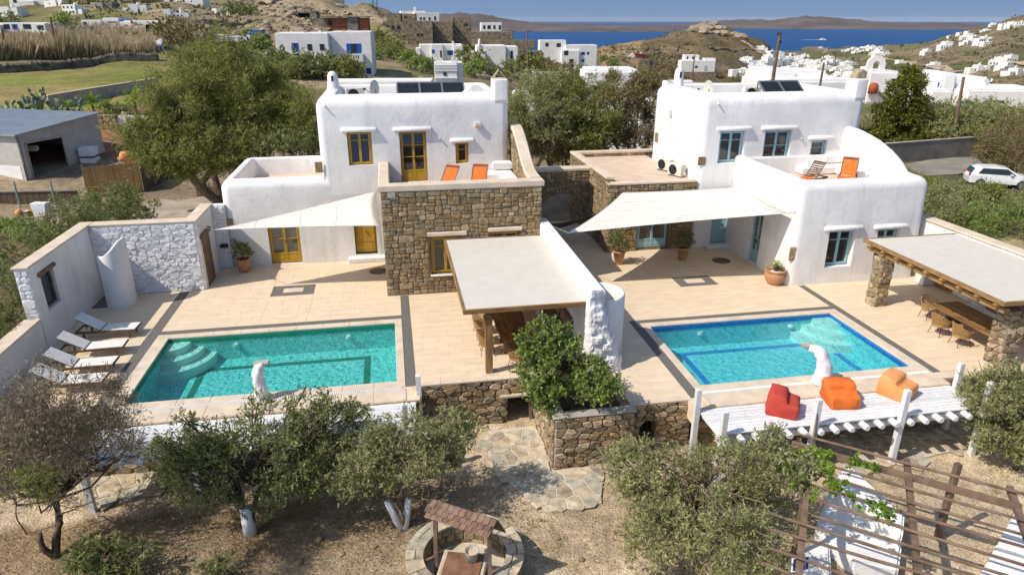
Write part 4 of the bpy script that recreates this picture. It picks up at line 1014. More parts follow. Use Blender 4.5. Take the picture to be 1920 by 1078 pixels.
# swept side walls of that terrace
ys = np.linspace(YF+.5, YR+.2, 14); hs = [4.36+.14*float(_ss(.25, 1., (y-ys[0])/(ys[-1]-ys[0]))) for y in ys]
ribbon_wall([(16.40, y) for y in ys], 3.4, hs, .5).build('swept_parapet', W_PLASTER, vr, True)
hs = [float(np.interp(y, [25.1, 25.9, 26.45, 27.2, 28.0, 28.8, 29.4, 30.5], [4.36, 4.38, 4.8, 5.15, 5.42, 5.58, 5.68, 5.74])) for y in ys]
ribbon_wall([(21.80, y) for y in ys], 3.4, hs, .5).build('swept_parapet', W_PLASTER, vr, True)
MB().box(19.2, 21.6, YR-.8, YR, 3.57, 3.98, .08).box(20.9, 21.6, YR-2.4, YR-.81, 3.57, 3.98, .08).build('built_in_bench', W_PLASTER, vr); MB().box(20.6, 21.6, YR-.32, YR, 3.98, 4.45, .1).build('bench_back', W_PLASTER, vr)
for fr_, a, b, w_, h_ in ((FF, 16.27, 1.40, .22, .3), (FR, 14.38, 4.28, .18, .2), (FL(14.2, 0), -35.6, 4.55, .2, .25)):
    MB().fbox(fr_, a-w_, a+w_, -.02, .035, b-h_, b+h_, .03).build('inset_stone', STONES, vr)
MB().fbox(FF, 16.9, 16.98, .0, .05, .22, .3).build('wall_tap', METAL, vr)
# stone wing with the flat roof
SX0, SX1, SYB, SZ = 9.9, 14.24, 37.5, 3.60
sw_ = MB().box(SX0+.04, SX1, YR+.02, SYB, -.05, 3.28).build('stone_core', MORTAR, vr)
carve(sw_, [(11.42, 13.02, YR-.2, YR+.28, .06, 2.15)])
MB().box(SX0+.35, SX1, YR+.3, SYB-.3, 3.2, 3.3).build('roof_floor', ROOFFLOOR, vr)
MB().box(SX0-.04, SX1, YR-.05, YR+.36, SZ-.32, SZ-.22, .02).box(SX0-.04, SX0+.36, YR+.365, SYB, SZ-.14, SZ+.02, .03).box(SX0+.365, SX1+.6, SYB-.36, SYB, SZ-.14, SZ+.02, .03).build('coping', BEIGE, vr)
MB().box(SX0+.04, SX0+.32, YR+.37, SYB, 3.28, SZ-.14).box(SX0+.32, SX1+.5, SYB-.32, SYB-.03, 3.28, SZ-.14).build('parapet_core', MORTAR, vr)
stone_wall(vr, FX(SX0, YR), SX1-SX0, 3.26, .34, .19, STONES, [(1.5, 0, 3.15, 2.2)], 51, .016, .04, rough=.16)
stone_wall(vr, FL(SX0, SYB), SYB-YR, 3.42, .36, .19, STONES, (), 52, .016, .04, rough=.16, keep=lambda u, z, c: True)
stone_wall(vr, FX(SX0+.36, SYB-.34, 3.3), SX1-SX0-.4, .16, .4, .14, STONES, (), 53, .02, .02)
sash(vr, FR, 11.46, 12.98, .08, 2.12, BLUE, 'door', 2, (.55,), .2, depth=-.14, pane=PANE2)

# ------------------------------------------------------------------ arch wall between the villas
aw = thing('arch_wall', 'tall rubble stone wall with a round arch between the villas', 'wall', (7.8, 35.0, 0))
AX0, AX1, AZ, AY = 5.86, 9.88, 3.42, 33.5; ac = 8.48; ar = 1.34; az = 0.85
arc = [(ac+ar*math.cos(a), az+ar*math.sin(a)) for a in np.linspace(0, math.pi, 24)]
MB().fprism(FX(0, AY), [(AX0, 0), (AX0, AZ-.1), (AX1, AZ-.1), (AX1, 0), (ac+ar, 0)]+arc+[(ac-ar, 0)], -.55, 0).build('wall_core', MORTAR, aw)
MB().box(AX0, AX1+.02, AY-.06, AY+.6, AZ-.1, AZ+.06, .03).build('coping', BEIGE, aw)
stone_wall(aw, FX(AX0, AY), AX1-AX0, AZ-.1, .32, .19, STONES, (), 61, .016, .04, rough=.16, keep=lambda u, z, c: all(math.hypot(AX0+uu-ac, max(0, zz-az)) > ar+.02 for uu in (c[0], (c[0]+c[2])/2, c[2]) for zz in (c[1], c[3])) and not (abs(AX0+u-ac) < ar and z < az))
vs = []
for i in range(26):
    a0 = math.pi*i/26+.012; a1 = math.pi*(i+1)/26-.012; m = MB(); r0, r1 = ar+.0, ar+.26+random.uniform(-.04, .06)
    P = [(ac+r*math.cos(a)-AX0*0, az+r*math.sin(a)) for r, a in ((r0, a0), (r1, a0), (r1, a1), (r0, a1))]
    m.fprism(FX(0, AY), P, -.2, .065+random.uniform(0, .02)); vs.append(m)
lay(aw, 'arch_stone', vs, STONES)
# what is seen through the arch: a rear court wall
ct = tag(MB().box(5.3, 12.0, 38.6, 38.9, -.2, 2.5).build('court_wall', mat('court_plaster', (.60, .54, .46), .9, .1, 2, .3), None), 'plain plastered court wall seen through the stone arch', 'wall')
hm = thing('hammock', 'brown rope hammock slung under the stone arch', 'hammock', (7.2, 34.0, 0))
P = [np.array(p) for p in smooth_pts([(6.1, 34.2, 1.05), (6.9, 33.6, .62), (7.8, 32.7, .55), (9.0, 31.6, 1.2), (9.75, 31.0, 1.75)], 5)]
rows = []
for i, p in enumerate(P):
    t = i/(len(P)-1); w = .06+.34*math.sin(math.pi*t)**.8; rows.append([p+np.array((.6*w*s, .75*w*s, .5*w*abs(s)**2)) for s in (-1, -.5, 0, .5, 1)])
MB().grid(rows).build('sling', DWOOD, hm, True)
MB().tube([P[0], (5.9, 34.5, 1.4)], .02, 5).build('rope', DWOOD, hm); MB().tube([P[-1], (9.88, 30.9, 1.95)], .02, 5).build('rope', DWOOD, hm)

# ------------------------------------------------------------------ roof clutter
def dish(label, c, rz, r=.42):
    t = thing('satellite_dish', label, 'satellite dish', c, rz=rz)
    rows = [[(rr*math.cos(a), -.10+.35*rr*rr, .62+rr*math.sin(a)) for a in np.linspace(0, 2*math.pi, 17)] for rr in (0.01, r*.4, r*.75, r)]
    OFF[t] = Vector((0, 0, 0))
    MB().grid(rows).build('reflector', ACW, t, True, fixn=False); m = MB(); m.tube([(0, -.05, 0), (0, -.1, .62)], .025, 6); m.build('mast', DMETAL, t); MB().tube([(0, -.1, .3), (0, .5, .6)], .015, 5).build('feed_arm', DMETAL, t)
    MB().box(-.04, .04, .46, .56, .56, .66).build('feed_horn', DMETAL, t)
    return t
c = PY(706, 182, 33.5); dish('satellite dish on the roof of the ochre-windowed villa', (c[0]-.1, 33.6, 6.87), math.radians(60))
c = PY(1325, 183, 32.5); dish('satellite dish on the roof of the pale blue-windowed villa', (c[0], 32.5, 6.72), math.radians(100))
def solar(label, x0, x1, y0, z0, rise, depth, n):
    t = thing('solar_collector', label, 'solar panel', ((x0+x1)/2, y0, z0))
    for i in range(n):
        a = x0+(x1-x0)*i/n+.02; b = x0+(x1-x0)*(i+1)/n-.02
        P0 = [(a, y0, z0+.1), (b, y0, z0+.1), (b, y0+depth, z0+.1+rise), (a, y0+depth, z0+.1+rise)]
        m = MB(); m.add(P0+[(p[0], p[1]+.03, p[2]-.07) for p in P0], [(0, 1, 2, 3), (7, 6, 5, 4), (0, 4, 5, 1), (1, 5, 6, 2), (2, 6, 7, 3), (3, 7, 4, 0)])
        p = m.build('collector_panel', mat('solar_glass', (.02, .022, .03), .15, .1, 3), t)
        f = MB()
        for u, v in ((0, 1), (1, 2), (2, 3), (3, 0)): f.bar(P0[u], P0[v], .05, .09)
        f.build('frame', METAL, p)
    for i in range(n+1):
        x = x0+(x1-x0)*i/n; MB().bar((x, y0+depth, z0), (x, y0+depth, z0+rise+.05), .05).build('support_leg', METAL, t)
        MB().bar((x, y0+.1, z0+.03), (x, y0+depth, z0+.03), .05).build('base_rail', METAL, t)
    return t
a = PY(745, 178, 33.2)[0]; b = PY(872, 170, 33.2)[0]
solar('row of dark solar collectors on the roof of the ochre-windowed villa', a, b, 32.6, 6.87, .75, 1.3, 3)
a = PY(1432, 178, 32.2)[0]; b = PY(1508, 165, 32.2)[0]
solar('dark solar collectors on the roof of the pale blue-windowed villa', a, b, 31.6, 6.72, .8, 1.3, 2)
def ac_unit(label, c, rz, s=(.85, .34, .62)):
    t = thing('ac_unit', label, 'air conditioner', c, 'outdoor air conditioner units', rz); OFF[t] = Vector((0, 0, 0))
    MB().box(-s[0]/2, s[0]/2, -s[1]/2, s[1]/2, .06, s[2], .02).build('casing', ACW, t)
    m = MB(); m.lathe((0, 0, 0), [(.02, 0), (.23, 0), (.25, .015)], 16)
    m.v = [(x-.1, -s[1]/2-.004-z, y+s[2]/2+.03) for x, y, z in m.v]; m.build('fan_grille', DMETAL, t)
    MB().box(-s[0]/2+.05, -s[0]/2+.12, -s[1]/2, s[1]/2, 0, .06).box(s[0]/2-.12, s[0]/2-.05, -s[1]/2, s[1]/2, 0, .06).build('feet', METAL, t)
    MB().tube([(s[0]/2, 0, .25), (s[0]/2+.15, 0, .2), (s[0]/2+.2, .1, 0)], .025, 6).build('pipe', ACW, t)
    return t
ac_unit('air conditioner nearest the edge of the stone wing roof', (13.75, 31.55, 3.3), math.radians(-65)); ac_unit('air conditioner behind its twin on the stone wing roof', (13.7, 32.9, 3.3), math.radians(-65))
c = PY(1412, 178, 33); ac_unit('dark-grilled air conditioner beside the solar collectors on the right villa roof', (c[0], 33.2, 6.72), 0)
c = PY(665, 172, 34.3); ac_unit('air conditioner near the domed chimney on the left villa roof', (c[0], 34.4, 6.87), .2)

# ------------------------------------------------------------------ garden wall on the left
gw = thing('garden_wall', 'high whitewashed garden wall with beige coping around the loungers', 'wall', (-12.0, 25, 0))
GX, GYB, GH = -12.0, 28.38, 2.96
wl_ = MB(); wl_.box(GX-.42, GX, 23.4, GYB+.45, -1.7, GH-.04); o = wl_.build('side_wall', W_PLASTER, gw)
wy0, wy1, wz0, wz1 = 23.75, 24.55, 0.75, 2.25
w0 = PX(90, 590, GX); w1 = PX(108, 545, GX)
wy0, wy1 = PX(82, 545, GX)[1], PX(106, 530, GX)[1]; wz0, wz1 = PX(90, 583, GX)[2], PX(80, 515, GX)[2]
if wy1 < wy0+.5: wy1 = wy0+.8
carve(o, [(GX-.6, GX+.3, wy0, wy1, wz0, wz1)])
gate = MB(); fL = ((GX, wy0, 0), (0, 1, 0), (1, 0, 0), (0, 0, 1)); ww = wy1-wy0
gate.fbox(fL, 0, .07, -.2, -.1, wz0, wz1); gate.fbox(fL, ww-.07, ww, -.2, -.1, wz0, wz1); gate.fbox(fL, .07, ww-.07, -.2, -.1, wz1-.07, wz1); gate.fbox(fL, .07, ww-.07, -.2, -.1, wz0, wz0+.07)
g_ = gate.build('window', PERG, gw); MB().fbox(fL, .07, ww-.07, -.16, -.15, wz0+.07, wz1-.07).build('pane', PANE, g_)
MB().fbox(fL, -.15, ww+.15, -.3, .06, wz1, wz1+.16, .03).build('timber_lintel', PERG, gw); MB().fbox(fL, -.05, ww+.05, -.1, .06, wz0-.06, wz0-.004, .02).build('sill', W_PLASTER, gw)
MB().box(GX, -8.0, GYB, GYB+.45, -.1, GH-.04).box(-8.42, -8.0, GYB+.45, 30.3, -.1, GH-.04).build('back_wall', W_PLASTER, gw)
MB().box(GX-.48, GX+.05, 23.35, GYB+.5, GH-.04, GH+.03, .02).box(GX+.055, -7.95, GYB-.05, GYB+.5, GH-.04, GH+.03, .02).box(-8.47, -7.95, GYB+.505, 31.2, GH-.04, GH+.03, .02).build('coping', BEIGE, gw)
MB().box(-8.42, -8.0, 30.3, 31.0, -.1, GH-.04).box(-8.42, -7.45, 31.0, 31.4, -.1, GH-.05).build('return_wall', W_PLASTER, gw); MB().fbox(FX(0, 31.0), -7.86, -7.52, 0, .16, 1.0, 1.16, .03).build('wall_lamp', DMETAL, gw)
field_stones(gw, FX(-8.0, 31.0), .5, GH-.1, .26, .15, W_STONE, (), 73, .02, .03)
field_stones(gw, FX(GX+.02, GYB), 3.9, GH-.1, .30, .155, W_STONE, (), 71, .02, .04)
stone_wall(gw, FX(GX-.42, 23.4, -.6), .42, GH+.5, .3, .22, W_STONE, (), 72, .03, .035, rough=.22)
MB().box(-8.02, -7.88, 28.6, 30.0, 2.1, 2.28, .02).build('timber_lintel', PERG, gw); MB().box(-8.0, -7.96, 28.75, 29.85, 0.01, 2.09).build('gate_leaf', PERG, gw)
MB().box(GX-.42, GX, 17.2, 23.34, -1.7, 1.12).build('low_wall', W_PLASTER, gw); MB().box(GX-.48, GX+.06, 17.1, 23.34, 1.12, 1.19, .02).build('coping', BEIGE, gw)
# shower screen: a curved plaster fin with a swooping top
sc = thing('shower_screen', 'curved white plaster shower screen in the corner by the loungers', 'shower screen', (-10.6, 27.4, 0))
P = smooth_pts([(-11.3, 26.95), (-10.98, 26.72), (-10.68, 26.85), (-10.55, 27.25), (-10.55, 27.7)], 5)
n_ = len(P); ribbon_wall([tuple(p) for p in P], 0, [2.15+.5*float(_ss(.1, .75, i/(n_-1))) for i in range(n_)], .12).build('screen_wall', W_PLASTER, sc, True)
MB().box(-11.95, -11.35, 27.0, 28.3, 0.0, .03).build('shower_floor', PEBBLE, sc)
# ------------------------------------------------------------------ shade sails
SEAM = mat('sail_seam', (0.60, 0.57, 0.51), 0.9, 0.05)
def sail(name, label, corners, sag=.12, cut=.07, n=22):
    t = thing(name, label, 'shade sail', corners[0]); P = [np.array(c, float) for c in corners]; rows = []
    if len(P) == 3: P = [P[0], P[1], P[2], P[0]]
    A, B, Cc, D = P                                  # A-B top edge, D-C bottom edge
    ctr = sum(P)/4
    for i in range(n+1):
        u = i/n; row = []
        for j in range(n+1):
            v = j/n; q = (A*(1-u)+B*u)*(1-v)+(D*(1-u)+Cc*u)*v
            e = cut*(4*u*(1-u)*(abs(2*v-1)**3)+4*v*(1-v)*(abs(2*u-1)**3))
            q = q+(ctr-q)*e; q[2] -= sag*16*u*(1-u)*v*(1-v)
            row.append(q)
        rows.append(row)
    m = MB().grid(rows); o = m.build('canvas', CANVAS, t, True)
    md = o.modifiers.new('thickness', 'SOLIDIFY'); md.thickness = 0.006
    for f in (.25, .5, .75):
        i = int(n*f); MB().tube([rows[i][j]+np.array((0, 0, .004)) for j in range(1, n)], .007, 4).build('seam', SEAM, o)
    for e in ([r[0] for r in rows], [r[-1] for r in rows]): MB().tube(e, .012, 5).build('hem_cord', SEAM, o)
    return t
sA = G(402, 431, 2.75); sB = PY(708, 358, 30.7); sC = PY(714, 423, 27.1)
sl = sail('shade_sail', 'cream shade sail stretched before the ochre door of the left villa', [sA, sB, sC])
MB().tube([sA, (-8.0, 28.6, 2.7)], .012, 5).build('rope', METAL, sl); MB().tube([sB, (-.6, 31.0, sB[2]+.12)], .012, 5).build('rope', METAL, sl); MB().tube([sC, (-.56, 27.2, sC[2]+.03)], .012, 5).build('rope', METAL, sl)
rA = G(1066, 437, 2.5); rB = PY(1168, 361, 29.9); rC = PY(1392, 351, 29.9); rD = PX(1478, 400, 15.85)
sr = sail('shade_sail', 'large cream shade sail stretched between the stone wing and the right villa', [rA, rB, rC, rD], .12, .05)
# its bottom edge runs tip to hook: rebuild as A, B, C, D with the tip shared
MB().tube([rA, (6.1, 26.4, 2.7)], .015, 5).build('rope', METAL, sr); MB().tube([rB, (rB[0]+.05, 30.2, rB[2]+.1)], .012, 5).build('rope', METAL, sr); MB().tube([rD, (16.2, rD[1]-.05, rD[2]+.05)], .012, 5).build('rope', METAL, sr)
k = np.array(rA); d1 = (np.array(rB)-k)*.09; d2 = (np.array(rD)-k)*.045
MB().add([k+(0, 0, .01), k+d1+(0, 0, .012), k+d2+(0, 0, .012)], [(0, 1, 2)]).build('corner_patch', mat('blue_grey_patch', (.17, .18, .30), .8, .05), sr, fixn=False)

# ------------------------------------------------------------------ dining pergola in the middle
pg = thing('dining_pergola', 'honey-wood dining pergola with a cream canopy roof, between the two pools', 'pergola', (2.6, 19.2, 0), 'dining pergolas')
X0, X1, Y0, Y1, ZR = 1.83, 5.74, 18.98, 26.22, 2.3
MB().box(X0+.06, X1, Y0+.06, Y1-.02, ZR-.05, ZR-.012).build('canopy', ROOFCAN, pg)
MB().box(X0-.02, X0+.06, Y0-.02, Y1, ZR-.14, ZR+.012, .008).build('edge_beam', WOOD, pg); MB().box(X0+.061, X1, Y0-.02, Y0+.06, ZR-.14, ZR+.012, .008).build('edge_beam', WOODX, pg); MB().box(X0+.061, X1, Y1-.02, Y1+.05, ZR-.1, ZR+.03).build('edge_beam', PERG, pg)
for i in range(9): MB().tube([(X0+.1, Y0+.35+i*.82, ZR-.14), (X1-.02, Y0+.35+i*.82, ZR-.14)], .06, 8).build('rafter', WOODX, pg, True)
MB().box(2.5, 2.72, 19.09, Y1, ZR-.42, ZR-.22, .01).build('main_beam', WOOD, pg)
MB().box(2.5, 2.72, 19.09, 19.31, 0.0, ZR-.425, .012).build('post', mat('post_wood', (.33, .185, .075), .6, .2, 2.5, .3, 12, stretch=(6, 6, 1)), pg)
MB().prism([(2.46, 19.05), (2.76, 19.05), (2.76, 19.35), (2.46, 19.35)], ZR-.42, ZR-.36).build('post_cap', WOODX, pg)
for zz in (.0,): MB().box(2.35, 2.87, 18.98, 19.42, 0.0, .012).build('post_base', BEIGE, pg)
ww = thing('white_wall', 'thick whitewashed wall with a rough stone end dividing the two terraces', 'wall', (6.0, 18.6, 0))
MB().box(5.75, 6.2, 18.75, 27.0, 0, 2.8, .07).build('wall', W_PLASTER, ww, bevel=0)
trap = [(5.66, -.9), (5.70, 2.55), (5.78, 2.78), (6.1, 2.78), (6.15, 2.3), (6.36, 1.4), (6.7, .5), (6.86, .1), (6.86, -.02), (6.36, -.03), (6.36, -.9)]
MB().fprism(FX(0, 18.74), trap, -.3, 0).build('end_core', W_STONE, ww)
rows = []
for j in range(34):                                        # rough, thickly limewashed rubble: one continuous lumpy skin
    z = -.05+2.83*j/33; xr = float(np.interp(z, [0, .5, 1.4, 2.3, 2.78], [6.9, 6.72, 6.36, 6.12, 6.05])); row = []
    for i in range(25):
        u = i/24; x = 5.64+(xr-5.64)*u; p = Vector((x*3.1, z*3.9, 2.0)); d = mnoise.cell(p+Vector((.4*mnoise.noise(p*.8), 0, 0)))*.22+.10*mnoise.noise(p*1.7)+.08*mnoise.noise(p*4)
        e = 1-abs(2*u-1)**6; row.append((x+.03*mnoise.noise(p*2), 18.72-(.05+.10*(1+d*3)*e)*(1.15-.12*z)+(.25 if i in (0, 24) else 0), z+.03*mnoise.noise(p*2+Vector((5, 0, 0)))))
    rows.append(row)
MB().grid(rows).build('whitewashed_end', W_STONE, ww, False)
rng = random.Random(8)
def boulder(mb, c, r, rng, n=1, sq=(1, 1, 1)):
    bm = bmesh.new(); bmesh.ops.create_icosphere(bm, subdivisions=n, radius=1)
    o = Vector((rng.uniform(0, 50), rng.uniform(0, 50), rng.uniform(0, 50)))
    vs = []
    for v in bm.verts:
        k = 1+.42*mnoise.noise(v.co*1.1+o); vs.append((c[0]+v.co.x*r*sq[0]*k, c[1]+v.co.y*r*sq[1]*k, c[2]+v.co.z*r*sq[2]*k))
    mb.add(vs, [tuple(x.index for x in f.verts) for f in bm.faces]); bm.free(); return mb
for i in range(9):
    t_ = i/8; boulder(MB(), (6.02+.74*t_**1.1+rng.uniform(-.04, .04), 18.84+rng.uniform(-.04, .06), 2.6-2.4*t_), .13+.06*t_, rng, 2, (.8, .7, 1.3)).build('whitewashed_stone', W_STONE, ww, True)
sh = thing('shower_niche', 'half-round white plaster shower attached to the dividing wall', 'shower', (6.5, 20.0, 0))
P = [(6.24+1.02*math.cos(a), 20.25+.9*math.sin(a)) for a in np.linspace(-1.35, 1.2, 18)]
ribbon_wall([tuple(p) for p in P], 0, [2.12]*18, .14).build('screen_wall', W_PLASTER, sh, True)
MB().tube([(6.2, 20.3, 1.95), (6.45, 20.3, 2.0), (6.6, 20.3, 1.95)], .02, 6).build('shower_arm', METAL, sh); MB().lathe((6.6, 20.3, 1.88), [(.09, 0), (.09, .02), (.02, .06)], 12).build('shower_head', DMETAL, sh)

def make_chair():
    t = thing('rattan_chair', 'rattan chair', 'chair', (0, 0, 0), 'rattan dining chairs'); m = MB()
    def sp(a, s):   # shell point: angle round the back, s from seat rim to top
        r = .27+.08*s; h = .36+s*(.26+.22*max(0, math.cos(a))**1.2); return (r*math.sin(a), -r*math.cos(a)*-1*-1, h)
    for k in range(37):
        a = -2.2+4.4*k/36; m.tube([sp(a, s) for s in (0, .5, 1)], .010, 4, False)
    for s in (0, .12, .24, .36, .5, .65, .8, 1): m.tube([sp(-2.2+4.4*k/24, s) for k in range(25)], .018 if s in (0, 1) else .010, 4, False)
    m.build('back_shell', RATTAN, t); MB().lathe((0, 0, .40), [(.2, 0), (.27, .03), (.26, .05), (.01, .055)], 16).build('seat', RATTAN, t, True)
    for sx in (-1, 1):
        for sy in (-1, 1): MB().tube([(sx*.16, sy*.16, .41), (sx*.24, sy*.24, 0)], .011, 5).build('leg', DMETAL, t)
    return t
chair0 = make_chair()
def put_chair(x, y, rz, label, first=[True]):
    if first[0]: first[0] = False; chair0.location = (x, y, .0); chair0.rotation_euler = (0, 0, rz); chair0['label'] = label; return chair0
    return copy_tree(chair0, None, (x, y, .0), rz, label=label)
tc = thing('dining_table', 'live-edge slab dining table under the middle pergola', 'dining table', (3.9, 22.0, 0), 'dining tables')
tp = G(936, 640, .78); tx0 = tp[0]; ty0 = tp[1]
L_ = [(tx0+.04*math.sin(i*1.7)+.1*math.sin(i*.6), ty0+i*.42) for i in range(12)]; R_ = [(tx0+1.15+.05*math.sin(i*1.3+1), ty0+i*.42) for i in range(12)]
MB().prism(L_+R_[::-1], .70, .78).build('table_top', mat('slab_wood', (.25, .12, .045), .45, .3, 2.0, .2, 8, stretch=(5, .7, 5)), tc, bevel=.015)
for y in (ty0+.7, ty0+3.8): MB().box(tx0+.25, tx0+.9, y-.1, y+.1, 0.0, .70, .02).build('trestle', DWOOD, tc)
for i, (dy, lab) in enumerate(((.75, 'nearest rattan chair on the pool side of the middle dining table'), (1.55, 'second rattan chair on the pool side of the middle dining table'), (2.4, 'third rattan chair on the pool side of the middle dining table'))):
    put_chair(tx0-.28, ty0+dy, -math.pi/2+.1*i-.1, lab)
put_chair(tx0+.55, ty0-.42, .4, 'rattan chair at the near head of the middle dining table')
bc = thing('cushioned_bench', 'long white bench with brown cushions along the dividing wall', 'bench', (5.4, 22, 0), 'cushioned benches')
MB().box(5.05, 5.74, 20.6, 25.8, 0, .38, .03).build('bench_base', W_PLASTER, bc)
CUSH = mat('taupe_cushion', (.26, .17, .12), .9, .08, 4, .2, 30)
for i in range(4):
    y = 20.65+i*1.29; MB().box(5.05, 5.6, y, y+1.26, .38, .5, .04).build('seat_cushion', CUSH, bc, bevel=0); 
    m = MB(); m.add([(5.55, y+.02, .5), (5.73, y+.02, .5), (5.73, y+1.24, .5), (5.55, y+1.24, .5), (5.62, y+.02, .95), (5.73, y+.02, .95), (5.73, y+1.24, .95), (5.62, y+1.24, .95)], [(0, 3, 2, 1), (4, 5, 6, 7), (0, 1, 5, 4), (1, 2, 6, 5), (2, 3, 7, 6), (3, 0, 4, 7)]); m.build('back_cushion', CUSH, bc, bevel=.04)

# ------------------------------------------------------------------ dining pergola on the right
pr = thing('dining_pergola', 'dining pergola on rough stone pillars at the right edge', 'pergola', (19.0, 18, 0), 'dining pergolas')
X0, X1, Y0, Y1, ZR = 18.22, 22.35, 16.45, 23.15, 2.42
MB().box(X0+.06, X1, Y0+.06, Y1-.06, ZR-.05, ZR-.012).build('canopy', ROOFCAN, pr)
MB().box(X0-.02, X0+.06, Y0-.02, Y1, ZR-.13, ZR+.012, .008).build('edge_beam', WOOD, pr); MB().box(X0+.061, X1, Y0-.02, Y0+.06, ZR-.13, ZR+.012, .008).build('edge_beam', WOODX, pr); MB().box(X0+.061, X1, Y1-.06, Y1, ZR-.13, ZR+.012, .008).build('edge_beam', WOODX, pr)
for i in range(9): MB().tube([(X0-.06, Y0+.3+i*.75, ZR-.2), (X1-.02, Y0+.3+i*.75, ZR-.2)], .06, 8).build('rafter', WOODX, pr, True)
MB().box(18.4, 18.6, Y0+.1, Y1-.1, ZR-.44, ZR-.265, .01).build('main_beam', WOOD, pr)
for cx_, cy_, s_ in ((18.5, 22.15, .27), (19.2, 16.98, .30)):
    zt = ZR-.44
    MB().box(cx_-s_+.04, cx_+s_-.04, cy_-s_+.04, cy_+s_-.04, 0, zt).build('pillar_core', MORTAR, pr)
    field_stones(pr, FX(cx_-s_, cy_-s_+.03), 2*s_, zt, .30, .17, RUBBLE, (), int(cx_*10), .02, .05)
    field_stones(pr, FL(cx_-s_+.03, cy_+s_), 2*s_, zt, .30, .17, RUBBLE, (), int(cx_*10)+1, .02, .05)
    stone_wall(pr, ((cx_+s_-.03, cy_-s_, 0), (0, 1, 0), (1, 0, 0), (0, 0, 1)), 2*s_, zt, .34, .2, RUBBLE, (), int(cx_*10)+2, .03, .04, rough=.2)
gr_ = thing('garden_wall', 'white garden wall with pale pink coping behind the right pergola', 'wall', (22.5, 20, 0))
MB().box(22.36, 22.8, 14.0, 26.5, -1.7, 2.5, .03).build('wall', W_PLASTER, gr_); MB().box(22.30, 22.86, 14.0, 26.5, 2.5, 2.58, .02).build('coping', BEIGE, gr_)
stone_wall(gr_, FL(22.36, 23.0, 0), 5.5, 2.2, .3, .17, W_STONE, (), 91, .03, .03, rough=.2)
MB().box(21.75, 22.35, 23.55, 24.0, 0, 1.25, .05).build('buttress', W_PLASTER, gr_)
dr = thing('bamboo_door', 'honey-coloured slatted wooden gate leaf against the right garden wall', 'gate', (22.2, 23.0, 0))
for i in range(8): MB().box(22.28, 22.32, 22.6+i*.115, 22.6+i*.115+.108, .02, 1.5).build('slat', WOOD, dr)
MB().box(22.33, 22.35, 22.62, 23.5, .3, .42).box(22.33, 22.35, 22.62, 23.5, 1.1, 1.22).build('rail', WOOD, dr)
tr_ = thing('dining_table', 'wooden plank dining table under the right pergola', 'dining table', (19.8, 18.6, 0), 'dining tables')
for i in range(5): MB().box(19.15+i*.25, 19.15+i*.25+.244, 17.25, 20.25, .70, .77, .006).build('plank', mat('table_plank', (.27, .15, .055), .5, .25, 2.5, .2, 10, stretch=(6, .8, 6), rand=.12), tr_)
for y in (17.8, 19.7): MB().box(19.5, 20.1, y-.06, y+.06, 0, .70).build('trestle', DWOOD, tr_)
MB().lathe((19.8, 17.75, .77), [(.04, 0), (.09, .02), (.1, .05), (.085, .05), (.07, .02), (.01, .015)], 14).build('bowl', mat('violet_glaze', (.30, .22, .5), .3, .1), tr_, True)
put_chair(19.55, 20.55, math.pi-.1, 'rattan chair at the far head of the right dining table'); put_chair(18.9, 19.25, -math.pi/2+.15, 'rattan chair on the pool side of the right table, farther one'); put_chair(18.95, 18.35, -math.pi/2-.1, 'rattan chair on the pool side of the right table, nearer one')
br = thing('cushioned_bench', 'white bench with taupe cushions along the right garden wall', 'bench', (21.8, 19, 0), 'cushioned benches')
MB().box(21.55, 22.3, 16.9, 20.8, 0, .38, .03).box(20.5, 21.549, 20.2, 20.8, 0, .38, .03).build('bench_base', W_PLASTER, br)
for i in range(3):
    y = 16.95+i*1.08; MB().box(21.55, 22.15, y, y+1.06, .38, .5, .03).build('seat_cushion', CUSH, br); MB().box(22.0, 22.26, y, y+1.06, .5, .98, .05).build('back_cushion', CUSH, br)

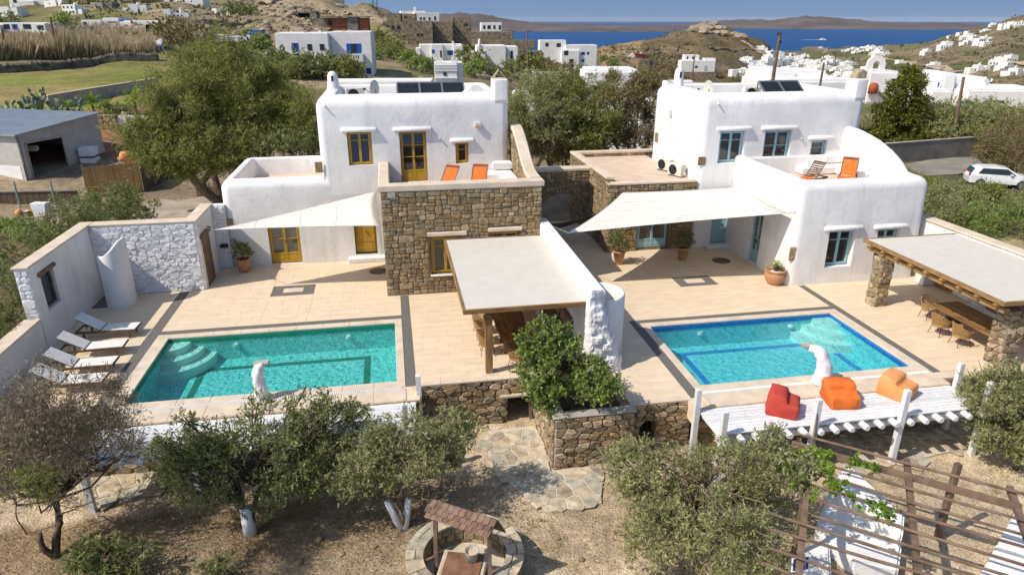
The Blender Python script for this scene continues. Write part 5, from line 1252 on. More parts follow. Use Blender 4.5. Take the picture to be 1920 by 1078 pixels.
# ------------------------------------------------------------------ sun loungers
def make_lounger(label, fabric, wood, back=38, cover=True, slats=False):
    t = thing('sun_lounger', label, 'sun lounger', (0, 0, 0)); c, s = math.cos(math.radians(back)), math.sin(math.radians(back))
    f = MB()
    for sy in (-1, 1): f.bar((-1.0, sy*.31, .29), (1.0, sy*.31, .29), .045, .07)
    for x in (-.98, -.2, .3, .98): f.bar((x, -.31, .29), (x, .31, .29), .045, .05)
    f.build('frame', wood, t)
    for sx in (-.72, .78):
        for sy in (-1, 1): MB().bar((sx, sy*.31, .27), (sx, sy*.31, 0), .05, .06).build('leg', wood, t)
    hx = -.15
    if cover: MB().box(hx+.01, .99, -.29, .29, .325, .345, .006).build('seat_sling', fabric, t)
    b = MB(); P = lambda d, y, h: (hx-d*c-h*s, y, .33+d*s+h*c)
    for sy in (-.30, .26): b.add([P(d, y, h) for d in (0, .86) for h in (-.025, .02) for y in (sy, sy+.04)], [(0, 1, 3, 2), (4, 6, 7, 5), (0, 4, 5, 1), (2, 3, 7, 6), (0, 2, 6, 4), (1, 5, 7, 3)])
    b.add([P(d, y, h) for d in (.80, .86) for h in (-.02, .02) for y in (-.26, .26)], [(0, 1, 3, 2), (4, 6, 7, 5), (0, 4, 5, 1), (2, 3, 7, 6), (0, 2, 6, 4), (1, 5, 7, 3)])
    bb = b.build('backrest', wood, t)
    if slats:
        for i in range(7): d = .04+.11*i; MB().add([P(dd, y, h) for dd in (d, d+.055) for h in (-.005, .015) for y in (-.27, .27)], [(0, 1, 3, 2), (4, 6, 7, 5), (0, 4, 5, 1), (2, 3, 7, 6), (0, 2, 6, 4), (1, 5, 7, 3)]).build('slat', wood, bb)
    if not slats: MB().add([P(d, y, h) for d in (.01, .87) for h in (.022, .042) for y in (-.29, .29)], [(0, 1, 3, 2), (4, 6, 7, 5), (0, 4, 5, 1), (2, 3, 7, 6), (0, 2, 6, 4), (1, 5, 7, 3)]).build('back_sling', fabric, bb)
    MB().bar(P(.55, 0, -.02), (-.75, 0, .28), .03, .03).build('prop', wood, t)
    return t
lw = make_lounger('white sun lounger farthest from the camera, in front of the shower screen', SLING, DWOOD, 33); tag(lw, group='white pool loungers')
labs = ['white sun lounger farthest from the camera, in front of the shower screen', 'second white sun lounger from the shower screen', 'third white sun lounger from the shower screen', 'nearest white sun lounger, half hidden by the brown shrub']
for i, (px_, py_) in enumerate(((258, 611), (233, 645), (215, 677), (196, 708))):
    p = G(px_, py_, .32); L = (p[0]-.98, p[1]+.05, .0)
    if i == 0: lw.location = L; o_ = lw
    else: o_ = copy_tree(lw, None, L, None, label=labs[i])
    o_.rotation_euler = (0, 0, math.radians((-3, 2, 1, -1)[i]))
lo_ = make_lounger('orange sun lounger on the stone terrace, nearer the ochre door', ORANGE, DWOOD, 48); tag(lo_, group='orange terrace loungers')
p = PY(838, 340, 28.5); lo_.location = (2.05, 28.35, TF+.0); lo_.rotation_euler = (0, 0, math.radians(-125))
p = PY(898, 342, 28.5); lo_.scale = (1.12,)*3; copy_tree(lo_, None, (3.45, 28.25, TF), math.radians(-108), label='orange sun lounger on the stone terrace, beside the built-in bench')
p = PY(1600, 333, 27.2); copy_tree(lo_, None, (20.05, 27.3, 3.57), math.radians(-128), label='orange sun lounger on the white terrace, cushion on its backrest')
ls = make_lounger('slatted wooden lounger with an orange seat cushion on the white terrace', ORANGE, DWOOD, 48, True, True); tag(ls, group='orange terrace loungers'); p = PY(1540, 335, 27.2); ls.location = (18.35, 27.6, 3.57); ls.rotation_euler = (0, 0, math.radians(-155))

# ------------------------------------------------------------------ bean bags
def beanbag(label, c, rz, m, sc=1.0):
    t = thing('bean_bag', label, 'bean bag', c, 'bean bags on the white deck', rz); OFF[t] = Vector((0, 0, 0))
    prof = [(-.41, 0), (.41, 0), (.44, .2), (.42, .385), (.14, .43), (.09, .47), (.05, .60), (-.38, .635), (-.44, .3)]
    bm = bmesh.new(); W = .40*sc; vs = []
    cols = []
    for w, k in ((-W, .93), (-W*.94, .99), (-W*.3, 1.03), (W*.3, 1.03), (W*.94, .99), (W, .93)):
        cols.append([bm.verts.new((x*k*sc, w, max(0, (z-.36)*(k if z > .01 else 1)+.36)*sc if z > .01 else 0)) for x, z in prof])
    n = len(prof)
    for i in range(len(cols)-1):
        for j in range(n): bm.faces.new((cols[i][j], cols[i][(j+1) % n], cols[i+1][(j+1) % n], cols[i+1][j]))
    bm.faces.new(cols[0][::-1]); bm.faces.new(cols[-1])
    bmesh.ops.recalc_face_normals(bm, faces=bm.faces); bmesh.ops.subdivide_edges(bm, edges=bm.edges, cuts=2, use_grid_fill=True, smooth=.14)
    for v in bm.verts:
        if v.co.z > .03: v.co += Vector((1, 1, .6))*.04*mnoise.noise(v.co*5+Vector((rz*9, 0, 0)))
    me = bpy.data.meshes.new('bag'); bm.to_mesh(me); bm.free(); o = link('bag', me, m, t, True)
    s = MB(); 
    for sg in (-1, 1): s.tube([(x*.985*sc, sg*W*.95, z*sc*.99+.005) for x, z in prof[1:]], .008, 4)
    s.build('seam_piping', m, t); return t
p = G(1478, 782); beanbag('brick red bean bag on the white deck', (p[0]+.03, p[1]+.38, -.03), math.radians(-35), RED)
p = G(1588, 765); beanbag('bright orange bean bag on the white deck', (p[0], p[1]+.38, -.03), math.radians(-100), ORANGE)
p = G(1697, 750); beanbag('pale orange bean bag at the pool end of the white deck', (p[0], p[1]+.40, -.03), math.radians(-60), ORANGE2)

# ------------------------------------------------------------------ pool water spouts
def spout_stone(label, pts, rad, seed, cap):
    t = thing('water_spout', label, 'water spout', pts[0], 'whitewashed pool water spouts'); P = smooth_pts(pts, 10); R = [float(r[0]) for r in smooth_pts([(r,) for r in rad], 10)]
    m = MB().tube(P, R, 18)
    m.v = [(x+.05*mnoise.noise(Vector((x*3, y*3, z*3+seed)))+.045*mnoise.noise(Vector((x*9, y*9, z*8+seed))), y+.05*mnoise.noise(Vector((x*3+9, y*3, z*3+seed))), z+.02*mnoise.noise(Vector((x*3, y*3+7, z*3)))) for x, y, z in m.v]
    m.build('body', W_STONE, t, True); MB().fprism(((cap[0], cap[1], cap[2]), (1, 0, 0), (0, -1, 0), (0, 0, 1)), [(-.2, 0), (.22, .02), (.2, .06), (-.22, .05)], -.13, .13).build('spout_slab', CONC, t)
    return t
p = G(493, 748); spout_stone('slim whitewashed stone water spout at the green pool', [(p[0], p[1], 0), (p[0]-.02, p[1], .35), (p[0]-.06, p[1]+.02, .7), (p[0]+.0, p[1]+.1, .95), (p[0]+.1, p[1]+.28, 1.02)], [.2, .17, .15, .16, .07], 3, (p[0]+.05, p[1]+.3, 1.02))
p = G(1533, 719); spout_stone('arched whitewashed stone water spout at the turquoise pool', [(p[0], p[1], 0), (p[0]+.12, p[1], .4), (p[0]+.06, p[1]+.03, .8), (p[0]-.1, p[1]+.1, 1.08), (p[0]-.32, p[1]+.25, 1.14)], [.24, .24, .2, .16, .1], 8, (p[0]-.34, p[1]+.3, 1.17))

# ------------------------------------------------------------------ well with tiled roof
wc0 = G(762, 1038, -.95); wc1 = G(979, 1026, -.95); wc = ((wc0[0]+wc1[0])/2, (wc0[1]+wc1[1])/2-.05); WR = math.dist(wc0[:2], wc1[:2])/2
we = thing('stone_well_ring', 'round rubble stone wall topped with flagstones around the old well', 'well', (wc[0], wc[1], GZ))
n = 44; rin = WR-.36
m = MB()
a_ = np.linspace(0, 2*math.pi, n, endpoint=False)
vs = [(wc[0]+r*math.cos(a), wc[1]+r*math.sin(a), z) for r, z in ((WR-.06, GZ-.1), (WR-.06, -1.0), (rin+.06, -1.0), (rin+.06, GZ-.1)) for a in a_]
m.add(vs, [(k*n+i, k*n+(i+1) % n, ((k+1) % 4)*n+(i+1) % n, ((k+1) % 4)*n+i) for k in range(4) for i in range(n)]).build('ring_core', MORTAR, we)
mbs = []; rng = random.Random(3); a = .1
while a < 2*math.pi+.05:
    da = rng.uniform(.2, .34); b = min(a+da, 2*math.pi+.1)-.02; rm = (rin+rng.uniform(.12, .24))
    for r0, r1 in (((rin-.02), rm-.012), (rm+.012, WR+.03)) if rng.random() < .6 else (((rin-.02), WR+.03),):
        k = [(wc[0]+r*math.cos(t), wc[1]+r*math.sin(t)) for r, t in ((r0, a), (r1, a), (r1, (a+b)/2), (r1, b), (r0, b), (r0, (a+b)/2))]
        mbs.append(MB().prism(k, -1.0, -.945+rng.uniform(-.008, .01)))
    a += da
lay(we, 'capstone', mbs, FLAG)
mbs = []
for row in range(3):
    a = rng.uniform(0, .3); z0 = GZ-.05+row*.21
    while a < 6.28:
        da = rng.uniform(.16, .34)
        for rr, sg in ((WR-.06, 1), (rin+.06, -1)):
            q = [(wc[0]+(rr+sg*d)*math.cos(t), wc[1]+(rr+sg*d)*math.sin(t), z) for d in (0, .055) for z in (z0+.015, z0+.2) for t in (a+.012, a+da-.012)]
            mbs.append(MB().add(q, [(0, 1, 3, 2), (4, 6, 7, 5), (0, 4, 5, 1), (2, 3, 7, 6), (0, 2, 6, 4), (1, 5, 7, 3)]))
        a += da
lay(we, 'wall_stone', mbs, RUBBLE)
MB().lathe((wc[0], wc[1], GZ+.03), [(rin+.05, 0), (rin+.05, .03), (.01, .03)], 28).build('well_floor', FLAGJOINT, we)
wb = thing('well_basin', 'cream square basin with a rusty brown lid inside the well ring', 'basin', (wc[0], wc[1], GZ))
bp_ = G(862, 1048, -.75); ang = math.radians(-18); ca, sa = math.cos(ang), math.sin(ang)
fb_ = ((bp_[0]+.05, bp_[1]-.1, GZ), (ca, sa, 0), (-sa, ca, 0), (0, 0, 1))
MB().fbox(fb_, -.52, .52, -.48, .48, 0, .74, .03).build('basin_block', mat('cream_basin', (.55, .47, .36), .9, .15, 3, .4), wb); MB().fbox(fb_, -.42, .42, -.38, .38, .74, .77, .006).build('lid', mat('rust_lid', (.24, .12, .07), .8, .2, 4, .3), wb)
bk = thing('bucket', 'grey metal bucket standing on the well basin', 'bucket', (bp_[0]+.28, bp_[1]+.02, GZ+.77)); cb = (bp_[0]+.28, bp_[1]+.02, GZ+.775)
MB().lathe(cb, [(.12, 0), (.16, .26), (.165, .27), (.15, .27), (.115, .03), (.01, .03)], 18, capt=False).build('pail', CONC, bk, True); MB().lathe((cb[0], cb[1], cb[2]+.17), [(.135, 0), (.135, .02), (.01, .03)], 14).build('contents', ROOFFLOOR, bk)
wr = thing('well_roof', 'small roof of red-brown shingles on two timber posts over the well', 'well roof', (wc[0], wc[1], GZ))
e0, e1 = G(797, 966, .05), G(918, 1006, .05); r0_, r1_ = G(811, 936, .42), G(933, 975, .42)
mbs = []; nrm = np.cross(e1-e0, r0_-e0); nrm /= np.linalg.norm(nrm)
MB().add([e0-nrm*.02, e1-nrm*.02, r1_-nrm*.02, r0_-nrm*.02, e0-nrm*.05, e1-nrm*.05, r1_-nrm*.05, r0_-nrm*.05], [(0, 1, 2, 3), (7, 6, 5, 4), (0, 4, 5, 1), (1, 5, 6, 2), (2, 6, 7, 3), (3, 7, 4, 0)]).build('roof_board', DWOOD, wr)
b0, b1 = 2*r0_-e0, 2*r1_-e1; b0[2] = e0[2]; b1[2] = e1[2]
MB().add([r0_-nrm*.02, r1_-nrm*.02, b1, b0, r0_-(0, 0, .06), r1_-(0, 0, .06), b1-(0, 0, .05), b0-(0, 0, .05)], [(0, 1, 2, 3), (7, 6, 5, 4), (0, 4, 5, 1), (1, 5, 6, 2), (2, 6, 7, 3), (3, 7, 4, 0)]).build('roof_board', DWOOD, wr)
SHING = mat('red_brown_shingle', (.205, .128, .095), .85, .15, 8, .5, 30, rand=.22)
for row in range(3):
    for i in range(11):
        u0, u1 = (i+.04)/11, (i+.96)/11; v0, v1 = row/3-.03, (row+1)/3+.05
        if row % 2: u0, u1 = u0-.04, u1-.04
        Q = lambda u, v: e0*(1-u)*(1-v)+e1*u*(1-v)+r1_*u*v+r0_*(1-u)*v
        lift = .015+rng.uniform(0, .012); lo_z = nrm*(lift+.035); hi_z = nrm*(lift-.005)
        A, B, Cq, D = Q(u0, v0)+lo_z, Q(u1, v0)+lo_z, Q(u1, v1)+hi_z, Q(u0, v1)+hi_z; M0 = Q((u0+u1)/2, v0-.03)+lo_z
        mbs.append(MB().add([A, M0, B, Cq, D]+[q-nrm*.02 for q in (A, M0, B, Cq, D)], [(0, 1, 2, 3, 4), (9, 8, 7, 6, 5)]+[(i_, (i_+1) % 5, 5+(i_+1) % 5, 5+i_) for i_ in range(5)]))
lay(wr, 'shingle', mbs, SHING)
m0 = (e0+r0_)/2; m1 = (e1+r1_)/2; d_ = (m1-m0); pa = m0+d_*.1; pb = m0+d_*.93
for q, lean in ((pa, (-.04, -.12)), (pb, (-.02, -.25))):
    MB().bar((q[0], q[1], q[2]), (q[0]+lean[0], q[1]+lean[1], GZ+.05), .09).build('post', PERG, wr)
    MB().bar((q[0]-.35, q[1]-.2, GZ+.55), (q[0]+.3, q[1]+.1, GZ+.55), .07).build('brace', PERG, wr)

# ------------------------------------------------------------------ brown garden pergola in the right foreground
gp = thing('garden_pergola', 'open pergola of thin brown poles over the white garden benches', 'pergola', tuple(G(1700, 900, GZ)))
PZ = .75
for a, b, r in (((1487, 811), (1960, 936), .036), ((1527, 865), (1960, 986), .034), ((1497, 878), (1960, 1014), .034), ((1467, 893), (1960, 1036), .034), ((1527, 937), (1960, 1071), .034), ((1521, 965), (1960, 1100), .034), ((1440, 962), (1960, 1122), .034), ((1437, 990), (1850, 1108), .034), ((1444, 1027), (1700, 1115), .034), ((1423, 1052), (1560, 1104), .034)):
    A, B = G(*a, PZ), G(*b, PZ); M_ = (A+B)/2+np.array((0, 0, -.02)); MB().tube([A, (A+M_)/2+np.array((0, 0, .012)), M_, (B+M_)/2, B], [r*.8, r, r*1.05, r, r*.9], 8).build('pole', PERG, gp, True)
A, B = G(1484, 832, PZ-.1), G(1915, 952, PZ-.1); MB().bar(A, B, .10, .15).build('head_beam', PERG, gp)
for a, b in (((1519, 838), (1497, 1085)), ((1700, 862), (1724, 1110)), ((1893, 914), (1945, 1060))):
    A, B = G(*a, PZ-.15), G(*b, PZ-.15); MB().bar(A, B, .13, .13).build('cross_beam', PERG, gp)
    if a[0] < 1600: q = A*.6+B*.4; MB().bar((q[0], q[1], PZ-.22), (q[0], q[1], GZ-.05), .12).build('post', PERG, gp)
q = G(1757, 1010, GZ); MB().bar((q[0], q[1], PZ-.1), (q[0], q[1], GZ-.05), .13).build('post', PERG, gp)
wbn = thing('masonry_bench', 'whitewashed masonry bench under the brown garden pergola', 'bench', tuple(G(1620, 990, GZ)))
Pq = [G(1590, 868, GZ+.85), G(1697, 962, GZ+.85), G(1694, 1000, GZ+.85), G(1556, 908, GZ+.85)]
MB().prism([tuple(p[:2]) for p in Pq], GZ-.05, GZ+.85).build('bench_back', W_PLASTER, wbn, bevel=.06)
Pq = [G(1553, 922, GZ+.42), G(1693, 1012, GZ+.42), G(1686, 1066, GZ+.42), G(1600, 1050, GZ+.42), G(1528, 992, GZ+.42)]
MB().prism([tuple(p[:2]) for p in Pq], GZ-.05, GZ+.42).build('bench_seat', W_PLASTER, wbn, bevel=.06)
Pq = [G(1480, 1040, GZ+.4), G(1555, 1000, GZ+.4), G(1560, 1078, GZ+.4), G(1490, 1110, GZ+.4)]
wb2 = tag(MB().prism([tuple(p[:2]) for p in Pq], GZ-.05, GZ+.4).build('masonry_block', W_PLASTER, None, bevel=.06), 'low whitewashed block behind the small solar lamp', 'bench')
ws = thing('white_steps', 'whitewashed masonry steps at the lower right edge', 'steps', tuple(G(1890, 1000, GZ)))
sa_ = G(1862, 965, GZ); sb_ = G(1925, 925, GZ)
for i in range(5):
    A = G(1905-i*18, 955+i*32, GZ+.75-.15*i); B = G(1990-i*4, 975+i*40, GZ+.75-.15*i); Cq = G(1985-i*6, 1010+i*42, GZ+.75-.15*i); D = G(1888-i*18, 988+i*32, GZ+.75-.15*i)
    MB().prism([tuple(p[:2]) for p in (A, B, Cq, D)], GZ-.05, GZ+.75-.15*i).build('step', W_PLASTER, ws, bevel=.02)
sl_ = thing('solar_lamp', 'small solar panel on a thin stick in front of the masonry block', 'solar lamp', tuple(G(1500, 1095, GZ)))
c = G(1500, 1057, .1); 
Pq = [G(1484, 1072, .05), G(1517, 1068, .05), G(1518, 1042, .28), G(1486, 1046, .28)]
MB().add(Pq+[p-np.array((0, -.02, .025)) for p in Pq], [(0, 1, 2, 3), (7, 6, 5, 4), (0, 4, 5, 1), (1, 5, 6, 2), (2, 6, 7, 3), (3, 7, 4, 0)]).build('panel_back', W_PAINT, sl_)
for i in range(5):
    for j in range(2):
        Q = lambda u, v: Pq[0]*(1-u)*(1-v)+Pq[1]*u*(1-v)+Pq[2]*u*v+Pq[3]*(1-u)*v
        u0, u1, v0, v1 = .06+.178*i, .06+.178*i+.165, .07+.44*j, .07+.44*j+.42; k = np.array((0, -.002, .004))
        MB().add([Q(u0, v0)+k, Q(u1, v0)+k, Q(u1, v1)+k, Q(u0, v1)+k], [(0, 1, 2, 3)]).build('solar_cell', mat('solar_cell', (.03, .045, .12), .2, .1), sl_, fixn=False)
MB().tube([(c[0], c[1]+.03, .1), (c[0]-.05, c[1], GZ)], .02, 6).build('stick', WOOD, sl_)
MB().tube([G(1130, 1078, GZ+.03), G(1100, 1066, GZ+.03), G(1060, 1062, GZ+.03), G(1024, 1066, GZ+.03)], .02, 6)
# ------------------------------------------------------------------ foliage
def leaf_arrays(Pc, D, L, asp, rng, flat=0.0):
    """kite-shaped leaves: base points, axes, lengths"""
    n = len(Pc); D = D/np.maximum(1e-6, np.linalg.norm(D, axis=1))[:, None]
    R = rng.normal(size=(n, 3)); R[:, 2] += flat*3
    S = np.cross(D, R); S /= np.maximum(1e-6, np.linalg.norm(S, axis=1))[:, None]
    W = (L/asp/2)[:, None]; Lc = L[:, None]
    V = np.stack([Pc, Pc+D*Lc*.45+S*W, Pc+D*Lc, Pc+D*Lc*.45-S*W], 1).reshape(-1, 3)
    return V, np.arange(n*4).reshape(-1, 4)
def clump_leaves(clumps, per, size, asp, rng, out=.7, droop=0.0, up=0.0, fill=.45, flat=0.0, shoot=9):
    """leaves sit along short shoots that fan out of each clump, so the crown has tips, gaps and tufts"""
    Ps = []; Ds = []; Ls = []
    for c, r in clumps:
        ns = max(2, int(per*rng.uniform(.6, 1.3)/shoot)); v = rng.normal(size=(ns, 3)); v[:, 2] += .25; v /= np.linalg.norm(v, axis=1)[:, None]
        p0 = np.array(c)+v*(r*(rng.random(ns)**fill)*.75)[:, None]*np.array((1, 1, .8))
        d = v*out+rng.normal(size=(ns, 3))*.45; d[:, 2] += up-droop; d /= np.linalg.norm(d, axis=1)[:, None]
        ln = r*rng.uniform(.45, 1.0, ns); t = (np.arange(shoot)+rng.random((ns, shoot)))/shoot
        p = p0[:, None]+d[:, None]*(ln[:, None]*t)[:, :, None]+rng.normal(size=(ns, shoot, 3))*size*.12
        ld = d[:, None]*.7+rng.normal(size=(ns, shoot, 3))*.6
        Ps.append(p.reshape(-1, 3)); Ds.append(ld.reshape(-1, 3)); Ls.append(size*rng.uniform(.45, 1.45, ns*shoot))
    return leaf_arrays(np.concatenate(Ps), np.concatenate(Ds), np.concatenate(Ls), asp, rng, flat)
def egg(center, rad, n, cr, rng, hollow=.5, low=-1.0, lump=.25):
    out = []; c = np.array(center, float); ph = rng.uniform(0, 6.28, 6)
    while len(out) < n:
        v = rng.normal(size=3); v /= np.linalg.norm(v)
        if v[2] < low: continue
        a = math.atan2(v[1], v[0]); k = 1+lump*(math.sin(2*a+ph[0])*.5+math.sin(3*a+ph[1]+2*v[2])*.4+math.sin(5*a+ph[2]+3*v[2])*.3)
        q = hollow+(1-hollow)*rng.random()**.6
        out.append((c+v*np.array(rad)*k*q, cr*rng.uniform(.65, 1.3)))
    return out
def limb_mesh(base, forks, clumps, r0, rng, wig=.12, twig=.012, n=6, every=1):
    m = MB(); F = [np.array(f, float) for f in forks]; base = np.array(base, float)
    b2 = base+np.array((0, 0, -.15))
    for f in F:
        mid = (base+f)/2+rng.normal(size=3)*np.array((wig, wig, 0))*np.linalg.norm(f-base)*.5
        m.tube(smooth_pts([b2, base*.8+mid*.2, mid, f], 3), list(np.linspace(r0, r0*.62, 10)), n+2)
    for i, (c, r) in enumerate(clumps):
        if i % every: continue
        c = np.array(c); f = min(F, key=lambda q: np.linalg.norm(q-c)); d = c-f; L = np.linalg.norm(d)
        if L > 3.2: continue
        p1 = f+d*.35+rng.normal(size=3)*wig*L*.5+np.array((0, 0, .06*L)); p2 = f+d*.7+rng.normal(size=3)*wig*L*.4
        rr = r0*.42*min(1, .5+.25*L)
        m.tube([f, p1, p2, c], [rr, rr*.66, rr*.4, twig], max(4, n-2), False)
        for _ in range(2):
            e = c+rng.normal(size=3)*r*.7; m.tube([p2*.4+c*.6, (c+e)/2+rng.normal(size=3)*.05, e], [twig*1.3, twig, twig*.5], 3, False)
    return m
def plant(name, label, cat, base, clumps, per, size, asp, leaf, bark, forks=None, r0=.1, seed=1, group=None, white=None, every=1, twig=.012, wig=.14, local=False, **kw):
    rng = np.random.default_rng(seed); t = thing(name, label, cat, tuple(base), group)
    if local: OFF[t] = Vector((0, 0, 0))
    off = np.array(OFF[t])
    V, F = clump_leaves(clumps, per, size, asp, rng, **kw)
    link('crown', fast_mesh('crown', V-off, F), leaf, t)
    if forks is not None:
        tr = limb_mesh(base if not local else (0, 0, 0), forks, clumps, r0, rng, wig, twig, every=every).build('trunk', bark, t, True)
        if white is not None:
            for f in forks:
                b = np.array(base); f = np.array(f); q = b+(f-b)*min(1, white/max(.1, f[2]-b[2])); MB().tube([b+np.array((0, 0, -.05)), b*.5+q*.5, q], [r0*1.12, r0*1.04, r0*.95], 10).build('whitewashed_collar', W_PAINT, t, True)
    return t
def up_from(base, dz, dx=0, dy=0): return (base[0]+dx, base[1]+dy, base[2]+dz)

# foreground olive trees with whitewashed trunks
rng = np.random.default_rng(21)
b = G(470, 1000, GZ); c = PD(480, 855, math.hypot(b[0], b[1])+.4)
cl = egg(c, (2.25, 1.6, 1.15), 115, .29, rng, .35, -.75)+egg(PD(345, 850, 16.0), (1.05, .9, .85), 34, .27, rng, .4)+egg(PD(620, 800, 16.2), (1.0, .9, .85), 38, .27, rng, .4)+egg(PD(560, 890, 15.2), (.9, .7, .6), 22, .26, rng, .4)
plant('olive_tree', 'dense dark olive tree with one whitewashed trunk below the green pool', 'tree', b, cl, 190, .085, 2.4, L_DARK, BARK, [up_from(b, 1.0, -.05), up_from(b, 1.25, .35, .2)], .085, 5, 'olive trees in the front garden', white=None, fill=.6)
b2 = G(757, 990, GZ); c2 = PD(760, 860, math.hypot(b2[0], b2[1])+.5)
cl = egg(c2, (1.75, 1.4, 1.1), 88, .26, rng, .3, -.6)+egg(PD(850, 815, 15.0), (.8, .7, .7), 26, .23, rng, .4)+egg(PD(690, 870, 14.6), (.8, .7, .7), 26, .25, rng, .4)
plant('olive_tree', 'open olive tree with two forked whitewashed trunks behind the well', 'tree', b2, cl, 165, .085, 3.0, L_OLIVE, BARKL, [up_from(b2, 1.2, -.45, .1), up_from(b2, 1.25, .25, .2), up_from(b2, 1.5, .0, .5)], .06, 6, 'olive trees in the front garden', fill=.6, wig=.2)
b4 = G(1330, 1010, GZ); c4 = PD(1320, 925, math.hypot(b4[0], b4[1])+.2)
cl = egg(c4, (2.2, 1.6, 1.3), 110, .28, rng, .3, -.85)+egg(PD(1190, 880, 14.6), (.9, .8, .8), 32, .26, rng, .4)+egg(PD(1400, 1020, 12.6), (1.1, .9, .8), 46, .27, rng, .4)+egg(PD(1440, 860, 14.6), (.85, .8, .8), 30, .26, rng, .4)+egg(PD(1260, 1000, 12.9), (.9, .8, .7), 32, .26, rng, .4)
plant('olive_tree', 'broad silvery olive tree left of the brown garden pergola', 'tree', b4, cl, 185, .09, 3.4, L_OLIVE, BARKL, [up_from(b4, .9, -.4, .1), up_from(b4, 1.0, .45, .2), up_from(b4, 1.2, .0, .5)], .07, 7, 'olive trees in the front garden', fill=.6, wig=.2)
def collars(tree, base, tops, r):
    for q in tops: MB().tube([np.array(base)+np.array((q[0]*.1, q[1]*.1, -.05)), np.array(base)+np.array(q)*.5+np.array((q[0]*.12, 0, 0)), np.array(base)+np.array(q)], [r*1.2, r*1.08, r], 10).build('whitewashed_collar', W_PAINT, tree, True)
ol = [o for o in C.objects if o.name.startswith('olive_tree') and o.parent is None]
collars(ol[0], b, [(-.04, .02, .8)], .135); collars(ol[1], b2, [(-.36, .06, .85), (.17, .1, .8)], .085)
# brown, half-dead tamarisk shrub at the left edge
b1 = G(105, 1045, GZ); c1 = PD(110, 860, math.hypot(b1[0], b1[1])+.6)
cl = egg(PD(70, 770, 15.0), (1.2, 1.0, .9), 34, .4, rng, .3)+egg(PD(150, 810, 15.0), (1.1, .9, .9), 26, .4, rng, .3)+egg(c1, (1.9, 1.6, 1.35), 110, .40, rng, .3, -.35)+egg(PD(20, 900, 14.0), (1.0, 1.0, 1.0), 30, .4, rng, .3, -.3)+egg(PD(190, 770, 15.6), (.7, .7, .8), 14, .35, rng, .3)
cl = [q for q in cl if q[0][2] > GZ+1.15]
plant('dry_tamarisk', 'brown half-leafless shrub tree at the lower left edge', 'tree', b1, cl, 215, .10, 6.0, L_BROWN, BARK, [up_from(b1, .7, -.25, .1), up_from(b1, .9, .25, .15), up_from(b1, 1.3, .1, .5)], .095, 8, up=.6, fill=.7, wig=.25, twig=.009)
cl = egg(PD(45, 880, 13.4), (.8, .5, .55), 14, .2, rng, .2)+egg(PD(80, 930, 13.2), (.4, .3, .3), 6, .18, rng, .2)+egg(PD(170, 810, 14.8), (.5, .4, .3), 5, .18, rng, .2)
plant('leafy_shrub', 'yellow-green shrub inside the brown leafless one at the left edge', 'shrub', G(50, 1000, GZ), cl, 110, .075, 5, L_TAM, BARK, [up_from(G(50, 1000, GZ), 1.0)], .02, 9, up=.5, twig=.006)
bq = G(210, 1085, GZ); plant('leafy_shrub', 'dark leafy shrub at the bottom edge right of the brown trunk', 'shrub', bq, egg((bq[0], bq[1], GZ+.55), (.85, .6, .6), 36, .26, rng, .3, -.6), 70, .14, 3.2, L_DARK, BARK, [up_from(bq, .3)], .03, 10, up=.2)
bq = G(410, 1085, GZ); plant('leafy_shrub', 'small grey-green seedling shrub at the bottom edge below the olive', 'shrub', bq, egg((bq[0], bq[1], GZ+.22), (.5, .35, .25), 14, .16, rng, .3, -.5), 45, .12, 3.0, L_OLIVE, BARK, [up_from(bq, .1)], .02, 11, up=.5)
# planter bush, glossy and lobed
pb = (5.1, 17.2, .0); cl = []
for (x, y, r, d) in ((1030, 628, .5, 17.7), (1020, 640, .7, 17.6), (1000, 690, .55, 17.4), (1045, 690, .8, 17.3), (1010, 720, .6, 17.2), (1100, 725, .5, 17.0), (1140, 718, .48, 17.1), (1000, 665, .5, 17.6), (1050, 735, .5, 17.0), (1020, 742, .45, 17.0), (1110, 690, .4, 17.4), (1060, 650, .45, 17.5)):
    cl += egg(PD(x, y, d), (r, r*.85, r*.8), 13, .21, rng, .55)
plant('planter_bush', 'glossy bright green bush spilling over the stone planter', 'bush', pb, cl, 130, .085, 1.7, L_BRIGHT, BARK, [(5.0, 17.2, .6), (5.6, 17.2, .3), (4.7, 17.0, .2)], .05, 12, fill=.4)
# round bush at the right edge
br_ = G(1905, 880, GZ); c = PD(1895, 775, math.hypot(br_[0], br_[1])+.3)
plant('round_bush', 'round dense green bush at the right edge below the terrace', 'bush', br_, egg(c, (1.3, 1.2, 1.25), 130, .30, rng, .55, -.9, .15), 230, .085, 2.8, L_OLIVE, BARK, [up_from(br_, .6)], .08, 13, fill=.5)
# vine on the pergola
vb = G(1530, 900, GZ); cl = []
for (x, y) in ((1480, 862), (1495, 850), (1520, 845), (1535, 860), (1550, 850), (1475, 880), (1500, 885), (1545, 880), (1560, 895), (1580, 910), (1570, 925), (1525, 925), (1600, 870), (1640, 882), (1490, 900), (1620, 945), (1650, 960), (1665, 968), (1508, 866), (1530, 880), (1470, 872)): cl.append((G(x, y, .78+float(rng.uniform(-.1, .12))), float(rng.uniform(.14, .26))))
plant('grape_vine', 'lime green vine climbing over the brown garden pergola', 'vine', vb, cl, 80, .10, 1.4, L_LIME, BARK, None, .03, 14, fill=.6)
MB().tube([vb+np.array((0, 0, -.1)), vb+np.array((-.1, .2, 1.0)), vb+np.array((-.15, .3, 2.2))], [.04, .03, .025], 6).build('stem', BARK, [o for o in C.objects if o.name.startswith('grape_vine')][0], True)
